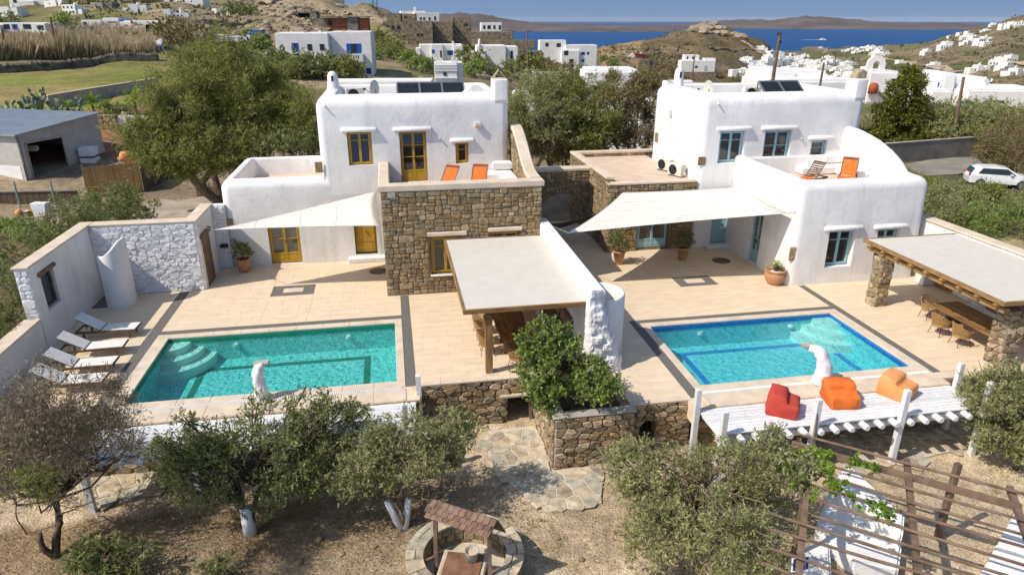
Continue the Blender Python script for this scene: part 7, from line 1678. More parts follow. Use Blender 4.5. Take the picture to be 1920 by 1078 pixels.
# prickly pears: pads
def cactus(label, px, py, D, n, spread, h, seed):
    rg = np.random.default_rng(seed); b_ = PD(px, py, D); b_[2] = TZ(b_[0], b_[1]); t = thing('prickly_pear', label, 'cactus', tuple(b_), 'prickly pear cacti'); m = MB(); tips = [(np.array((b_[0]+rg.uniform(-spread, spread), b_[1]+rg.uniform(-spread*.5, spread*.5), b_[2])), 0) for _ in range(8)]
    i = 0
    while i < n:
        p, lv = tips[rg.integers(max(0, len(tips)-60) if rg.random() < .75 else 0, len(tips))]
        if p[2]-b_[2] > h: continue
        a = rg.uniform(0, 3.14); d = np.array((rg.normal()*.5, rg.normal()*.4, 1.0)); d /= np.linalg.norm(d); s = np.array((math.cos(a), math.sin(a), 0)); L = rg.uniform(.30, .46); w = L*.36
        nv = np.cross(d, s); nv /= np.linalg.norm(nv); vs = []
        for k, th in ((0, .05), (1, -.05)):
            for q in np.linspace(0, 2*math.pi, 8, endpoint=False): vs.append(p+d*(L*.5*(1-math.cos(q)))+s*(w*math.sin(q))+nv*th*.7)
        (m if n > 300 else MB()).add(vs, [tuple(range(8)), tuple(range(15, 7, -1))]+[(j, (j+1) % 8, 8+(j+1) % 8, 8+j) for j in range(8)]).build('pad', L_CACT, t) if n <= 300 else m.add(vs, [tuple(range(8)), tuple(range(15, 7, -1))]+[(j, (j+1) % 8, 8+(j+1) % 8, 8+j) for j in range(8)]); tips.append((p+d*L*.95, lv+1)); i += 1
    if m.v: tag(m.build('pads', L_CACT, t), kind='stuff')
    return t
cactus('prickly pear clump at the left edge behind the shed roof', 25, 200, 68, 150, 2.6, 2.0, 1); cactus('tallest prickly pear clump behind the shed roof', 70, 200, 69, 230, 2.4, 3.0, 2); cactus('prickly pear clump at the end of the concrete garden wall', 118, 200, 68, 130, 2.0, 1.8, 3); cactus('far prickly pear thicket under the left-edge white houses', 60, 75, 145, 301, 7, 3.0, 4)
rgk = random.Random(31)
for i, (x, y, s, lab) in enumerate(((172, 190, 1.4, 'spiky yellow-green yucca against the concrete wall, left one'), (250, 178, 1.6, 'spiky yellow-green yucca beside the tamarisk'), (125, 195, 1.1, 'small spiky yucca among the prickly pears'))):
    q = PD(x, y, 72); z = TZ(q[0], q[1]); t = thing('yucca_plant', lab, 'yucca', (q[0], q[1], z), 'yuccas in the cactus garden'); MB().tube([(q[0], q[1], z-.1), (q[0], q[1], z+s*.7)], .12, 6).build('trunk', BARK, t); m = MB(); fronds(m, (q[0], q[1], z+s*.8), 34, s*1.3, rgk, (-.2, 1.4), .05, 5); m.build('leaves', L_LIME, t, fixn=False)
for i, (x, y, r, leaf, lab) in enumerate(((198, 195, 1.0, L_BRIGHT, 'rounded grey-green shrub in the red earth bed'), (212, 180, .8, L_DARK, 'dark rounded shrub by the concrete wall'), (235, 185, .7, L_OLIVE, 'small pale shrub in the red earth bed'))):
    q = PD(x, y, 70); z = TZ(q[0], q[1]); plant('bed_shrub', lab, 'shrub', (q[0], q[1], z), egg((q[0], q[1], z+r*.7), (r, r, r*.75), 26, .35, rng, .5), 60, .2, 3, leaf, BARK, None, seed=300+i, group='shrubs in the cactus garden')
for i, (x, y, s, lab) in enumerate(((152, 200, .55, 'upright grey rock beside the prickly pears'), (227, 187, .6, 'upright pale rock in the red earth bed'), (198, 207, .45, 'flat grey rock behind the shed corner'))):
    q = PD(x, y, 67); z = TZ(q[0], q[1]); tag(boulder(MB(), (q[0], q[1], z+s*.5), s, random.Random(40+i), 2, (.7, .7, 1.2 if i < 2 else .5)).build('garden_rock', CONC, None, True), lab, 'rock', 'rocks in the cactus garden')
# reed bed: a mass nobody could count
rg = np.random.default_rng(400); Ps = []; Ls = []
for k in range(15000):
    x = rg.uniform(-40, 292); y = rg.uniform(106, 129)-.02*max(0, x-100); d = ray(x, y); D = rg.uniform(119, 131); p = PD(x, y, D); Ps.append((p[0], p[1], float(TZ0(p[0], p[1]))-.1)); Ls.append(rg.uniform(1.6, 3.6)*(.75+.5*float(mnoise.noise(Vector((x*.03, 1, 1))))+.25*(x < 180)))
Ps = np.array(Ps); Dv = rg.normal(size=(len(Ps), 3))*.16; Dv[:, 2] = 1; Dv[:, 0] += .12
V, F = leaf_arrays(Ps, Dv, np.array(Ls), 16, rg); tag(link('reed_bed', fast_mesh('reed_bed', V, F), L_REED), 'pale dry reed bed behind the dry-stone wall', 'reeds', kind='stuff')
Ps = []; Ls = []
for k in range(2200):
    x = rg.uniform(120, 300); y = 60+rg.uniform(0, 14); 
    D = rg.uniform(150, 175); p = PD(x, y, D); Ps.append((p[0], p[1], float(TZ0(p[0], p[1]))-.1)); Ls.append(rg.uniform(.7, 1.5))
Ps = np.array(Ps); Dv = rg.normal(size=(len(Ps), 3))*.16; Dv[:, 2] = 1
V, F = leaf_arrays(Ps, Dv, np.array(Ls), 12, rg); tag(link('reed_bed', fast_mesh('reed_bed', V, F), L_REED), 'thin strip of dry reeds before the greenhouse', 'reeds', kind='stuff')

# ------------------------------------------------------------------ houses measured from the photograph
FARW = mat('far_whitewash', (.80, .79, .77), .9, .04, .8); WDARK = mat('far_window_dark', (.035, .04, .05), .3, .1)
def house(name, label, cat, px, py, blocks, windows=(), yaw=0.0, D=None, wallm=None, group=None, bev=.12, extras=()):
    if D is None: P0 = hit(px, py)
    else: P0 = PD(px, py, D)
    Dh = float(np.hypot(P0[0], P0[1])); dep = float((P0-_c)@_fw); k = dep/FPX; zb = PD(px, py, Dh)[2]
    cy_, sy_ = math.cos(yaw), math.sin(yaw); az = math.atan2((px-CX)*k, float(P0@_hd)); cy_, sy_ = math.cos(yaw-az*.0), math.sin(yaw)
    U = _rt*cy_+_hd*sy_; Nv = -_hd*cy_+_rt*sy_; f_ = ((P0[0], P0[1], zb), tuple(U), tuple(Nv), (0, 0, 1))
    zz = lambda y: PD(px, y, Dh)[2]-zb; uu = lambda x: (x-px)*k/max(.3, cy_)
    t = thing(name, label, cat, (P0[0], P0[1], zb), group)
    for b_ in blocks:
        x0, x1, yt, n, d = b_[:5]; mm = b_[5] if len(b_) > 5 and b_[5] is not None else (wallm or FARW); yb = b_[6] if len(b_) > 6 else None
        MB().fbox(f_, uu(x0), uu(x1), n-d, n, (zz(yb) if yb else -2.0), zz(yt)).build(b_[7] if len(b_) > 7 else 'wall', mm, t, bevel=bev if bev else 0)
    for w in windows:
        x0, y0, x1, y1, mm, n = w; o_ = MB().fbox(f_, uu(x0), uu(x1), n-.02, n+.05, zz(y1), zz(y0)).build('door' if (zz(y1) < .15 and zz(y0) > 1.4) else 'window', mm, t)
        if (x1-x0) >= 7 and mm is not WDARK: MB().fbox(f_, uu(x0+(x1-x0)*.3), uu(x1-(x1-x0)*.3), n+.05, n+.06, zz(y1)+.05, zz(y0)-.05).build('pane', WDARK, o_)
    return t, f_, uu, zz
t, f_, uu, zz = house('white_house', 'big two-storey white house with royal blue shutters', 'house', 615, 142, [(527, 622, 62, 0, 9), (622.5, 698, 60, -1.6, 8), (503, 527, 98, -.5, 5)], [(555, 81, 567, 97, ROYAL, 0), (583, 83, 591, 95, WDARK, 0), (605, 83, 613, 95, WDARK, 0), (651, 83, 678, 102, ROYAL, -1.6), (684, 130, 694, 141, ROYAL, -1.6), (576, 131, 590, 148, ROYAL, 0)], .12)
MB().fbox(f_, uu(644), uu(681), -1.6, -.3, zz(117), zz(115)).fbox(f_, uu(644), uu(681), -.42, -.3, zz(115), zz(102)).fbox(f_, uu(644), uu(645), -1.6, -.42, zz(115), zz(102)).fbox(f_, uu(680), uu(681), -1.6, -.42, zz(115), zz(102)).build('balcony', FARW, t)
for i in range(6): MB().fbox(f_, uu(651+i*4.2), uu(653+i*4.2), -.3, -.29, zz(111), zz(105)).build('balcony_opening', WDARK, t)
MB().fbox(f_, uu(586), uu(588.5), .5, .9, -3, zz(112)).build('chimney_pipe', FARW, t)
for i, x in enumerate((574, 600, 645, 655)): MB().fbox(f_, uu(x), uu(x+5), -4, -3, zz(61)-.3, zz(57.5)).build('roof_tank', (TERRA, ACW)[i % 2], t)
t, f_, uu, zz = house('white_house', 'low white house with blue windows behind the palm', 'house', 828, 110, [(789, 868, 84, 0, 6), (809, 831, 83.5, 1.2, 3), (850, 868, 86, .8, 3), (782, 790, 90, .5, 4)], [(810, 93, 815, 100, ROYAL, 1.2), (839, 95, 850, 104, ROYAL, 0), (825, 95, 828, 108, WDARK, 1.2), (855, 96, 859, 106, ROYAL, .8), (862, 95, 868, 105, ROYAL, .8)], .15); MB().tube([_rt*0+np.array(f_[0])+np.array(f_[1])*uu(852)+np.array((0, 0, zz(90))), np.array(f_[0])+np.array(f_[1])*uu(850)+np.array((0, 0, zz(78)))], .25, 8).build('chimney', FARW, t)
t, f_, uu, zz = house('white_house', 'tall plain white cube house with a round chimney', 'house', 925, 139, [(894, 949, 86, 0, 7), (949.5, 972, 88, -.8, 6), (880, 910, 96, 1.0, 4)], [(900, 110, 905, 117, WDARK, 1.0), (958, 96, 962, 118, WDARK, -.8)], .1)
MB().lathe(tuple(np.array(f_[0])+np.array(f_[1])*uu(900)+np.array((0, 0, zz(88)))), [(.35, -.5), (.33, 1.0), (.2, 1.4), (.2, 1.6)], 10).build('chimney', FARW, t, True)
t, f_, uu, zz = house('white_house', 'stepped white house with two upper windows on the ridge', 'house', 1066, 124, [(1013, 1062, 76, -2, 6), (1060, 1119, 85, 0, 7), (1052, 1085, 95, 1.0, 4)], [(1023, 81, 1029, 88, WDARK, -2), (1044, 82, 1052, 89, WDARK, -2), (1089, 98, 1096, 104, ROYAL, 0), (1100, 98, 1104, 103, WDARK, 0), (1066, 111, 1074, 121, WDARK, 1.0), (1056, 95, 1064, 104, WDARK, 1.0), (1090, 112, 1095, 117, ROYAL, 0)], .1)
t, f_, uu, zz = house('dovecote', 'white dovecote tower with stepped bands and four finials', 'dovecote', 840, 165, [(816, 858, 118, 0, 3), (858, 869, 119, -.6, 2.4)], [(832, 136, 838, 142, WDARK, 0)], .1, D=62, bev=.05)
for y in (122, 127, 132, 146): MB().fbox(f_, uu(815), uu(859), 0, .08, zz(y+1.5), zz(y)).build('band', FARW, t)
for x in (818, 825, 848, 855): MB().fbox(f_, uu(x), uu(x+4), -.5, -.1, zz(119), zz(109)).build('finial', FARW, t)
house('white_house', 'low white roof wall with shrubs behind the left villa', 'house', 760, 185, [(690, 812, 152, 0, 3), (790, 815, 165, 1, 3), (600, 690, 160, -4, 3)], (), .05, D=58)
STW = mat('far_stone_wall', (.27, .215, .15), .95, .25, 1.2, .6, 3); BRK = mat('far_brick', (.33, .13, .075), .9, .2, 2); GREYC = mat('far_concrete', (.24, .225, .20), .95, .2, 1)
house('stone_compound', 'large rough stone compound on the ridge left of the sea', 'house', 770, 76, [(720, 812, 40, 0, 14, STW), (755, 780, 26, -8, 8, STW), (724, 752, 25, -8, 8, STW), (812, 850, 41, -3, 12, STW), (850, 885, 33, -6, 9, STW)], [(737, 48, 741, 55, WDARK, 0), (746, 49, 752, 55, WDARK, 0), (782, 63, 786, 68, WDARK, 0), (789, 63, 793, 68, WDARK, 0), (727, 48, 730, 54, WDARK, 0), (758, 31, 763, 35, WDARK, -8), (872, 45, 878, 50, WDARK, -6)], .1, wallm=STW)
house('white_house', 'white house above the stone compound on the ridge', 'house', 800, 42, [(778, 824, 24, 0, 6), (757, 802, 21, -5, 5), (780, 784, 13, -3, .8)], [(788, 33, 791, 38, WDARK, 0), (794, 33, 797, 38, WDARK, 0), (804, 33, 807, 39, WDARK, 0), (814, 31, 817, 39, WDARK, 0)], .25, D=255)
house('white_house', 'low white villa with arcaded windows on the ridge by the sea', 'house', 920, 58, [(902, 941, 43, 0, 7)], [(906, 48, 910, 55, WDARK, 0), (914, 48, 920, 55, WDARK, 0), (925, 48, 929, 55, WDARK, 0), (935, 48, 939, 56, WDARK, 0)], .1, D=250)
house('stone_terrace', 'long stone terrace wall below the ridge villas', 'wall', 880, 78, [(812, 962, 60, 0, 9, STW), (760, 1000, 75, 8, 4, STW)], (), .05, D=240, wallm=STW)
house('unfinished_building', 'unfinished brick and concrete house frame on the rocky slope', 'building', 645, 62, [(613, 652, 34, 0, 7, BRK), (652.5, 672, 33, .4, 6, GREYC), (672.5, 690, 34, 0, 6, BRK), (598, 613, 35, -.6, 6, GREYC), (604, 692, 32.5, .9, 8, GREYC, 31)], [(617, 38, 626, 48, WDARK, 0)], .1, bev=0)
house('unfinished_building', 'concrete skeleton hut among the rocks', 'building', 567, 42, [(538, 541, 22, 0, 5, GREYC), (556, 560, 22, 0, 5, GREYC), (582, 594, 22, 0, 5, GREYC), (538, 594, 22, 0, 5, GREYC, 25), (541, 594, 24, -4, 1, GREYC)], (), .1, bev=0)
house('hill_hut', 'dark stone hut on the hilltop against the sky', 'building', 622, 12, [(605, 645, -4, 0, 6, GREYC)], (), .1)
wl = [('low white house with blue door at the left edge of the hillside', 50, 60, [(-5, 100, 43, 0, 8), (-5, 12, 47, 1.2, 3), (68, 92, 44, 1.2, 4)], [(12, 46, 22, 55, WDARK, 0), (26, 46, 36, 56, ROYAL, 0), (46, 46, 60, 55, WDARK, 0), (78, 48, 88, 56, WDARK, 1.2)]),
      ('long white house with a dark blue end wall on the hillside', 195, 50, [(155, 192, 38, 0, 5), (192, 222, 34, -.5, 6), (222, 232, 39, 0, 4, ROYAL)], [(160, 42, 165, 47, WDARK, 0), (200, 41, 216, 43, WDARK, -.5)]),
      ('white hillside house with dark windows above the greenhouse', 275, 53, [(235, 313, 39, 0, 6), (232, 258, 41, 1, 4), (290, 313, 41, .8, 4)], [(262, 46, 270, 51, WDARK, 0), (276, 46, 284, 51, WDARK, 0), (296, 44, 302, 52, WDARK, .8), (252, 39, 256, 45, BRK, 1)]),
      ('small white house with chimney at the end of the reed bed', 270, 102, [(225, 306, 80, 0, 5), (262, 306, 78, -.6, 4), (200, 232, 79, -2, 4), (298, 306, 73, -.6, 1.0)], [(283, 85, 287, 92, ROYAL, 0), (292, 84, 297, 93, WDARK, 0), (300, 86, 304, 97, ROYAL, 0)]),
      ('white low house behind the curving dry-stone wall', 430, 83, [(447, 470, 67, 0, 5), (400, 423, 65, -.5, 4), (423, 448, 68, .2, 3)], [(452, 70, 455, 78, WDARK, 0), (463, 71, 466, 77, WDARK, 0)]),
      ('small grey concrete cube house on the upper left slope', 190, 19, [(172, 194, 5, 0, 5, CONC), (194, 209, 5, -.8, 4, GREYC)], [(180, 10, 183, 14, WDARK, 0)]),
      ('white house at the top edge of the picture, upper left', 60, 9, [(20, 85, -4, 0, 6), (40, 70, 2, 1.5, 3)], [(28, 0, 34, 6, WDARK, 0)]),
      ('white building cut by the top edge above the rocky slope', 345, 5, [(310, 380, -6, 0, 6)], [(320, -2, 326, 3, WDARK, 0)])]
for lab, x, y, bl, wi in wl: house('white_house', lab, 'house', x, y, bl, wi, .08)
t, f_, uu, zz = house('greenhouse', 'long pale corrugated greenhouse roof on the hillside', 'greenhouse', 330, 68, [(285, 378, 62, 0, 6, mat('greenhouse_sheet', (.50, .53, .52), .6, .08, 2))], (), .08, bev=0)
for i in range(16): MB().fbox(f_, uu(286+i*5.8), uu(287+i*5.8), -5.8, -.1, zz(62), zz(62)+.12).build('roof_rib', MATS['greenhouse_sheet'], t)
house('water_tank', 'blue container tank on the slope left of the blue-shuttered house', 'tank', 472, 64, [(455, 490, 57, 0, 3, mat('blue_container', (.02, .13, .42), .5, .1))], (), .0, bev=.05)
house('white_house', 'pale house with thin windows below the scrub hill', 'house', 1310, 136, [(1276, 1340, 114, 0, 7), (1284, 1312, 104, -3, 5), (1320, 1342, 110, -1.5, 4)], [(1302, 124, 1307, 128, WDARK, 0), (1320, 124, 1326, 134, BLUE, 0), (1288, 107, 1291, 112, WDARK, -3), (1298, 107, 1302, 112, WDARK, -3)], .05)
house('stone_terrace', 'dark stone garden wall below the pale house', 'wall', 1305, 146, [(1280, 1340, 135, 2, 1.0, STW)], (), .05, wallm=STW)
t, f_, uu, zz = house('chapel', 'little white chapel with a dark red vaulted roof', 'chapel', 1195, 113, [(1178, 1192, 106, 0, 4)], (), .1)
MB().fprism(f_, [(uu(1177), zz(112)), (uu(1177), zz(107)), (uu(1185), zz(99)), (uu(1192), zz(107)), (uu(1192), zz(112))], -.5, .3).build('gable', FARW, t)
MB().fprism(f_, [(uu(1190), zz(110)), (uu(1190), zz(104)), (uu(1196), zz(101.5)), (uu(1206), zz(101.5)), (uu(1210), zz(104)), (uu(1211), zz(110))], -2.6, -.6).build('roof', mat('dark_red_roof', (.25, .015, .03), .7, .1), t)
MB().fprism(f_, [(uu(1199), zz(112)), (uu(1199), zz(104)), (uu(1204), zz(98)), (uu(1210), zz(106)), (uu(1211), zz(112))], -3.0, -2.65).build('gable', FARW, t)
house('stone_hut', 'square dark stone hut right of the red-roofed chapel', 'building', 1212, 134, [(1196, 1218, 112, 0, 4, STW), (1218, 1231, 112.5, -.6, 3.5, DRY)], (), .1, wallm=STW)
house('stone_hut', 'round-cornered dark stone wall right of the tall white cube', 'building', 995, 122, [(973, 998, 94, 0, 5, DRY), (998, 1019, 96, -.5, 5, STW)], (), .1, bev=.4)
# white compound behind the hedge on the right, chapel arch
t, f_, uu, zz = house('white_complex', 'long white house complex behind the olive hedge on the right', 'house', 1800, 215, [(1735, 1775, 168, 1, 6), (1775, 1800, 140, -3, 8), (1800, 1940, 166, .4, 9), (1770, 1870, 150, -5, 8), (1715, 1772, 150, -7, 6), (1845, 1900, 157, -9, 4)], [(1767, 158, 1770, 167, ROYAL, -3), (1785, 188, 1795, 199, mat('bright_blue', (.01, .16, .5), .4), 1.0), (1797, 187, 1806, 199, MATS['bright_blue'], 1.0), (1854, 187, 1868, 192, WDARK, .4)], -.12, D=118, bev=.3)
MB().fbox(f_, uu(1784), uu(1808), .4, 1.0, -1, zz(184)).build('porch', FARW, t)
for x, y in ((1860, 148), (1872, 152)): MB().fbox(f_, uu(x), uu(x+2), -5, -4.8, zz(y+6), zz(y)).build('vent_pipe', FARW, t)
t, f_, uu, zz = house('bell_chapel', 'white chapel with an arched bell gable behind the right villa', 'chapel', 1655, 170, [(1625, 1682, 134, 0, 6), (1615, 1650, 140, -2, 6)], (), -.05, D=120, bev=.3)
arc_o = [(uu(1641)+1.3*math.cos(a), zz(122)+1.25*math.sin(a)) for a in np.linspace(math.pi, 0, 12)]; arc_i = [(uu(1641)+.5*math.cos(a), zz(122)+.5*math.sin(a)) for a in np.linspace(0, math.pi, 12)]
MB().fprism(f_, [(uu(1641)-1.3, zz(136))]+arc_o+[(uu(1641)+1.3, zz(136)), (uu(1641)+.5, zz(136))]+arc_i+[(uu(1641)-.5, zz(136))], -1.6, -1.0).build('bell_gable', FARW, t)
MB().lathe(tuple(np.array(f_[0])+np.array(f_[1])*uu(1634)+np.array((0, 0, zz(162)))+np.array(f_[2])*.6), [(.7, -1), (.7, .0), (.55, .35), (.3, .5), (.01, .55)], 14).build('apse_dome', mat('red_ochre', (.34, .09, .04), .8, .1), t, True)
house('white_complex', 'white flat-roofed terrace house behind the right villa roof', 'house', 1520, 172, [(1436, 1600, 150, 0, 8), (1462, 1522, 138, -4, 7), (1530, 1600, 142, -6, 6)], (), 0, D=75, bev=.25)
house('white_house', 'white flat roofs glimpsed through the trees between the villas', 'house', 1130, 250, [(1000, 1090, 158, -9, 6), (1120, 1240, 150, -12, 6), (1150, 1195, 172, 0, 5), (1090, 1150, 190, -4, 5), (1195, 1240, 190, 1, 4), (960, 1010, 185, -5, 5)], [(1165, 195, 1172, 210, WDARK, 0)], 0, D=60, bev=.25)
house('parapet_wall', 'white terrace wall seen left of the right villa chimney', 'wall', 1300, 170, [(1236, 1300, 152, 0, 1.0), (1270, 1460, 162, -2, 1.0)], (), 0, D=58, bev=.1)

# ------------------------------------------------------------------ palms, shrubs about those houses
def far_palm(label, px, py, D, h, L, seed):
    q = PD(px, py, D); z = TZ(q[0], q[1]); z = min(z, q[2]); rg = random.Random(seed); t = thing('palm_tree', label, 'palm', (q[0], q[1], z)); MB().tube([(q[0], q[1], z-.2), (q[0]+.1, q[1], z+h*.5), (q[0], q[1], z+h)], [.35, .3, .28], 8).build('trunk', BARK, t); m = MB(); fronds(m, (q[0], q[1], z+h), 30, L, rg, (-.5, 1.2), .06, 9); m.build('fronds', L_OLIVE, t, fixn=False)
far_palm('bushy palm before the low house with blue windows', 787, 137, 95, 2.6, 3.2, 1); far_palm('shaggy palm left of the bushy one', 760, 140, 93, 1.6, 2.6, 2)
rg = np.random.default_rng(500)
bushp = [plant('garden_bush', 'x', 'bush', (0, 0, 0), egg((0, 0, .75), (1.2, 1.2, .85), 26, .42, rg, .45, -.6), 46, .26, 2.6, lf, BARK, [(0, 0, .4)], .06, 510+i, 'bushes around the middle-distance houses', local=True, every=4) for i, lf in enumerate((L_DARK, L_TAM, L_RUST, L_BRIGHT))]
used = [False]*4; rb = random.Random(9)
spots = [(488, 140, 0, 2.0), (505, 142, 0, 2.2), (530, 146, 3, 1.8), (546, 149, 0, 2.4), (562, 149, 0, 2.3), (578, 152, 0, 1.8), (605, 150, 0, 2.7), (626, 150, 0, 2.6), (650, 154, 1, 1.9), (668, 153, 1, 1.6), (720, 95, 1, 2.6), (735, 100, 0, 2.2), (722, 108, 0, 2.2), (745, 110, 1, 2.4), (705, 112, 3, 1.6), (770, 135, 3, 1.8), (800, 146, 3, 1.8), (815, 145, 3, 1.3), (880, 140, 1, 2.4), (890, 150, 3, 2.0), (905, 145, 0, 1.8), (930, 148, 1, 1.2), (1000, 70, 3, 2.5), (1020, 100, 1, 2.4), (1040, 108, 2, 2.6), (1045, 100, 2, 2.2), (1130, 120, 3, 2.6), (1150, 128, 3, 3.0), (1165, 138, 1, 2.6), (1180, 140, 2, 2.6), (1210, 148, 1, 2.4), (1236, 140, 2, 3.0), (1255, 148, 2, 3.0), (1265, 135, 2, 2.6), (965, 150, 1, 2.6), (990, 148, 1, 2.6), (1020, 150, 2, 2.6), (1060, 148, 2, 2.8), (1090, 150, 1, 2.4), (1350, 140, 2, 2.0), (1380, 150, 0, 1.8), (1690, 135, 2, 2.0), (1725, 145, 0, 1.8), (470, 88, 1, 2.0), (488, 92, 3, 2.0), (340, 100, 2, 2.2), (325, 85, 2, 2.4), (375, 78, 2, 2.5), (860, 60, 0, 2.2), (690, 20, 0, 3.5), (720, 22, 0, 3.5), (655, 14, 0, 4.0), (675, 14, 0, 4.0), (440, 30, 0, 2.4), (470, 34, 0, 2.0), (150, 15, 1, 3), (165, 8, 1, 3), (120, 55, 3, 2.0), (10, 50, 0, 2.4), (250, 0, 0, 4)]
nk = [0]*4; spots.sort()
for x, y, k, s in spots:
    p = hit(x, y); L = (p[0], p[1], p[2]-.1); nk[k] += 1
    if not used[k]: used[k] = True; o_ = bushp[k]; o_.location = L; o_.scale = (s, s, s)
    else: o_ = copy_tree(bushp[k], None, L, rb.uniform(0, 6.28), s*rb.uniform(.85, 1.15))
    o_['label'] = '%s bush, %s of its colour from the left among the middle-distance houses' % (('dark rounded', 'olive-green', 'rust-brown', 'bright green')[k], NTH[nk[k]-1])

# ------------------------------------------------------------------ rocks on the left hillside
ROCKM = stone_mat('granite', [(.29, .23, .16), (.34, .275, .20), (.24, .19, .13), (.31, .255, .195)], .8, .8); rbm = []
for i in range(4):
    m = MB(); boulder(m, (0, 0, 0), 1.0, random.Random(600+i), 2, (1.2, 1, .75)); me = bpy.data.meshes.new('hill_boulder'); me.from_pydata(m.v, [], m.f); me.materials.append(ROCKM); rbm.append(me)
rb = random.Random(77); cnt = 0
while cnt < 260:
    x = rb.triangular(330, 760, 520); y = rb.uniform(-4, 62)
    if 690 < x and y < 25: continue
    if 600 < x < 770 and 30 < y < 62 and rb.random() < .8: continue
    p = hit(x, y)
    if np.hypot(p[0], p[1]) > 420 or np.hypot(p[0], p[1]) < 130: continue
    o_ = bpy.data.objects.new('hill_boulder', rb.choice(rbm)); C.objects.link(o_); s = rb.uniform(.35, 1.3)*(1 if rb.random() < .88 else 1.9); o_.location = (p[0], p[1], p[2]-.12*s); o_.scale = (s, s, s*rb.uniform(.6, 1)); o_.rotation_euler = (rb.uniform(-.3, .3), rb.uniform(-.3, .3), rb.uniform(0, 6.28))
    tag(o_, 'weathered granite boulder on the rocky slope above the blue-shuttered house', 'boulder', 'boulders on the rocky slope'); cnt += 1
p_ = [hit(x+dx, y+dy) for dx, dy in ((0, 0), (5, 4), (-7, 5)) for x, y in ((1300, 62), (1318, 52), (1330, 46), (1345, 44), (1358, 48), (1372, 54), (1384, 62), (1325, 60), (1350, 58), (1340, 52), (1310, 58), (1395, 70))]
for p in p_:
    o_ = bpy.data.objects.new('summit_rock', rb.choice(rbm)); C.objects.link(o_); s = rb.uniform(1.6, 4.6); o_.location = (p[0], p[1], p[2]+.2*s); o_.scale = (s*1.3, s, s*.8); o_.rotation_euler = (0, 0, rb.uniform(0, 6)); tag(o_, 'rock outcrop on the summit of the scrub hill', 'rock', 'summit rocks of the scrub hill')
# scrub cover on the hills (a mass) 
rg = np.random.default_rng(700); Ps = []; Ls = []; n = 0
def scrub(cnt, xr, yr, size, seed, dmax=2600):
    rg = np.random.default_rng(seed); Ps = []; Ls = []
    for i in range(cnt):
        x, y = rg.uniform(*xr), rg.uniform(*yr); p = hit(x, y, 60); D = float(np.hypot(p[0], p[1]))
        if D > dmax or p[2] < SEA_Z+1.5: continue
        k = rg.integers(3, 7); s = size*D*rg.uniform(.5, 1.3); Ps.append(p+rg.normal(size=(k, 3))*np.array((s, s*1.5, .1*s))); Ls.append(np.full(k, s)*rg.uniform(.7, 1.3, k))
    Ps = np.concatenate(Ps); Ls = np.concatenate(Ls); Dv = rg.normal(size=(len(Ps), 3))*.8; Dv[:, 2] = np.abs(Dv[:, 2])+.25
    return leaf_arrays(Ps, Dv, Ls, 1.3, rg)
V, F = scrub(1100, (1130, 1480), (48, 150), .0020, 701); tag(link('hill_scrub', fast_mesh('hill_scrub', V, F), L_SCRUB), 'low brown scrub covering the rocky-topped hill', 'scrub', kind='stuff')
V, F = scrub(1500, (1480, 1960), (30, 175), .0024, 702); tag(link('valley_scrub', fast_mesh('valley_scrub', V, F), L_SCRUB), 'scrub and garden trees scattered through the valley town', 'scrub', kind='stuff')
V, F = scrub(1300, (120, 780), (0, 110), .0032, 703); tag(link('slope_scrub', fast_mesh('slope_scrub', V, F), L_SCRUB), 'dry scrub on the left hillside', 'scrub', kind='stuff')
V, F = scrub(900, (940, 1300), (88, 160), .0035, 704); tag(link('ridge_scrub', fast_mesh('ridge_scrub', V, F), L_SCRUB), 'scrub on the ridge below the scrub hill', 'scrub', kind='stuff')

# ------------------------------------------------------------------ the far town: small white houses, all alike at this distance
def town_house(kind):
    m = MB()
    if kind == 0: m.box(-6, 6, -4, 4, -2, 4.2); m.box(-2, 6.2, -3.5, 4.2, 4.2, 7)
    elif kind == 1: m.box(-8, 8, -4, 4, -2, 3.8); m.box(-8.5, -4, -5, 3.5, -2, 6.6)
    elif kind == 2: m.box(-5, 5, -4, 4, -2, 6.5); m.box(4.5, 9, -3.2, 4, -2, 3.6)
    else: m.box(-10, 10, -4, 4, -2, 3.6); m.box(-3, 3, -5, 3, -2, 6); m.box(5, 9, -5, 3, -2, 5.4)
    m.box(1, 2.2, 0, 1.2, 3, 7.6); m.box(-4.5, -3.2, .5, 1.6, 3, 5.2); m.tube([(3, 1, 3.5), (3, 1, 8.5)], .25, 5)
    me = bpy.data.meshes.new('town_house'); me.from_pydata(m.v, [], m.f); me.materials.append(FARW)
    w = MB()
    for i in range(4):
        x = -5+2.6*i; w.box(x, x+1.1, -4.06, -3.9, .8, 2.4)
    if kind == 2:
        for i in range(3): x = -4+3*i; w.box(x, x+1.1, -4.06, -3.9, 4, 5.4)
    mw = bpy.data.meshes.new('windows'); mw.from_pydata(w.v, [], w.f); mw.materials.append(WDARK)
    return me, w
TH = []
for k in range(4):
    me, w = town_house(k); wins = []
    for i in range(0, len(w.v), 8):
        mm = bpy.data.meshes.new('window'); mm.from_pydata(w.v[i:i+8], [], [tuple(j for j in f) for f in [(0, 3, 2, 1), (4, 5, 6, 7), (0, 1, 5, 4), (1, 2, 6, 5), (2, 3, 7, 6), (3, 0, 4, 7)]]); mm.materials.append(WDARK); wins.append(mm)
    TH.append((me, wins))
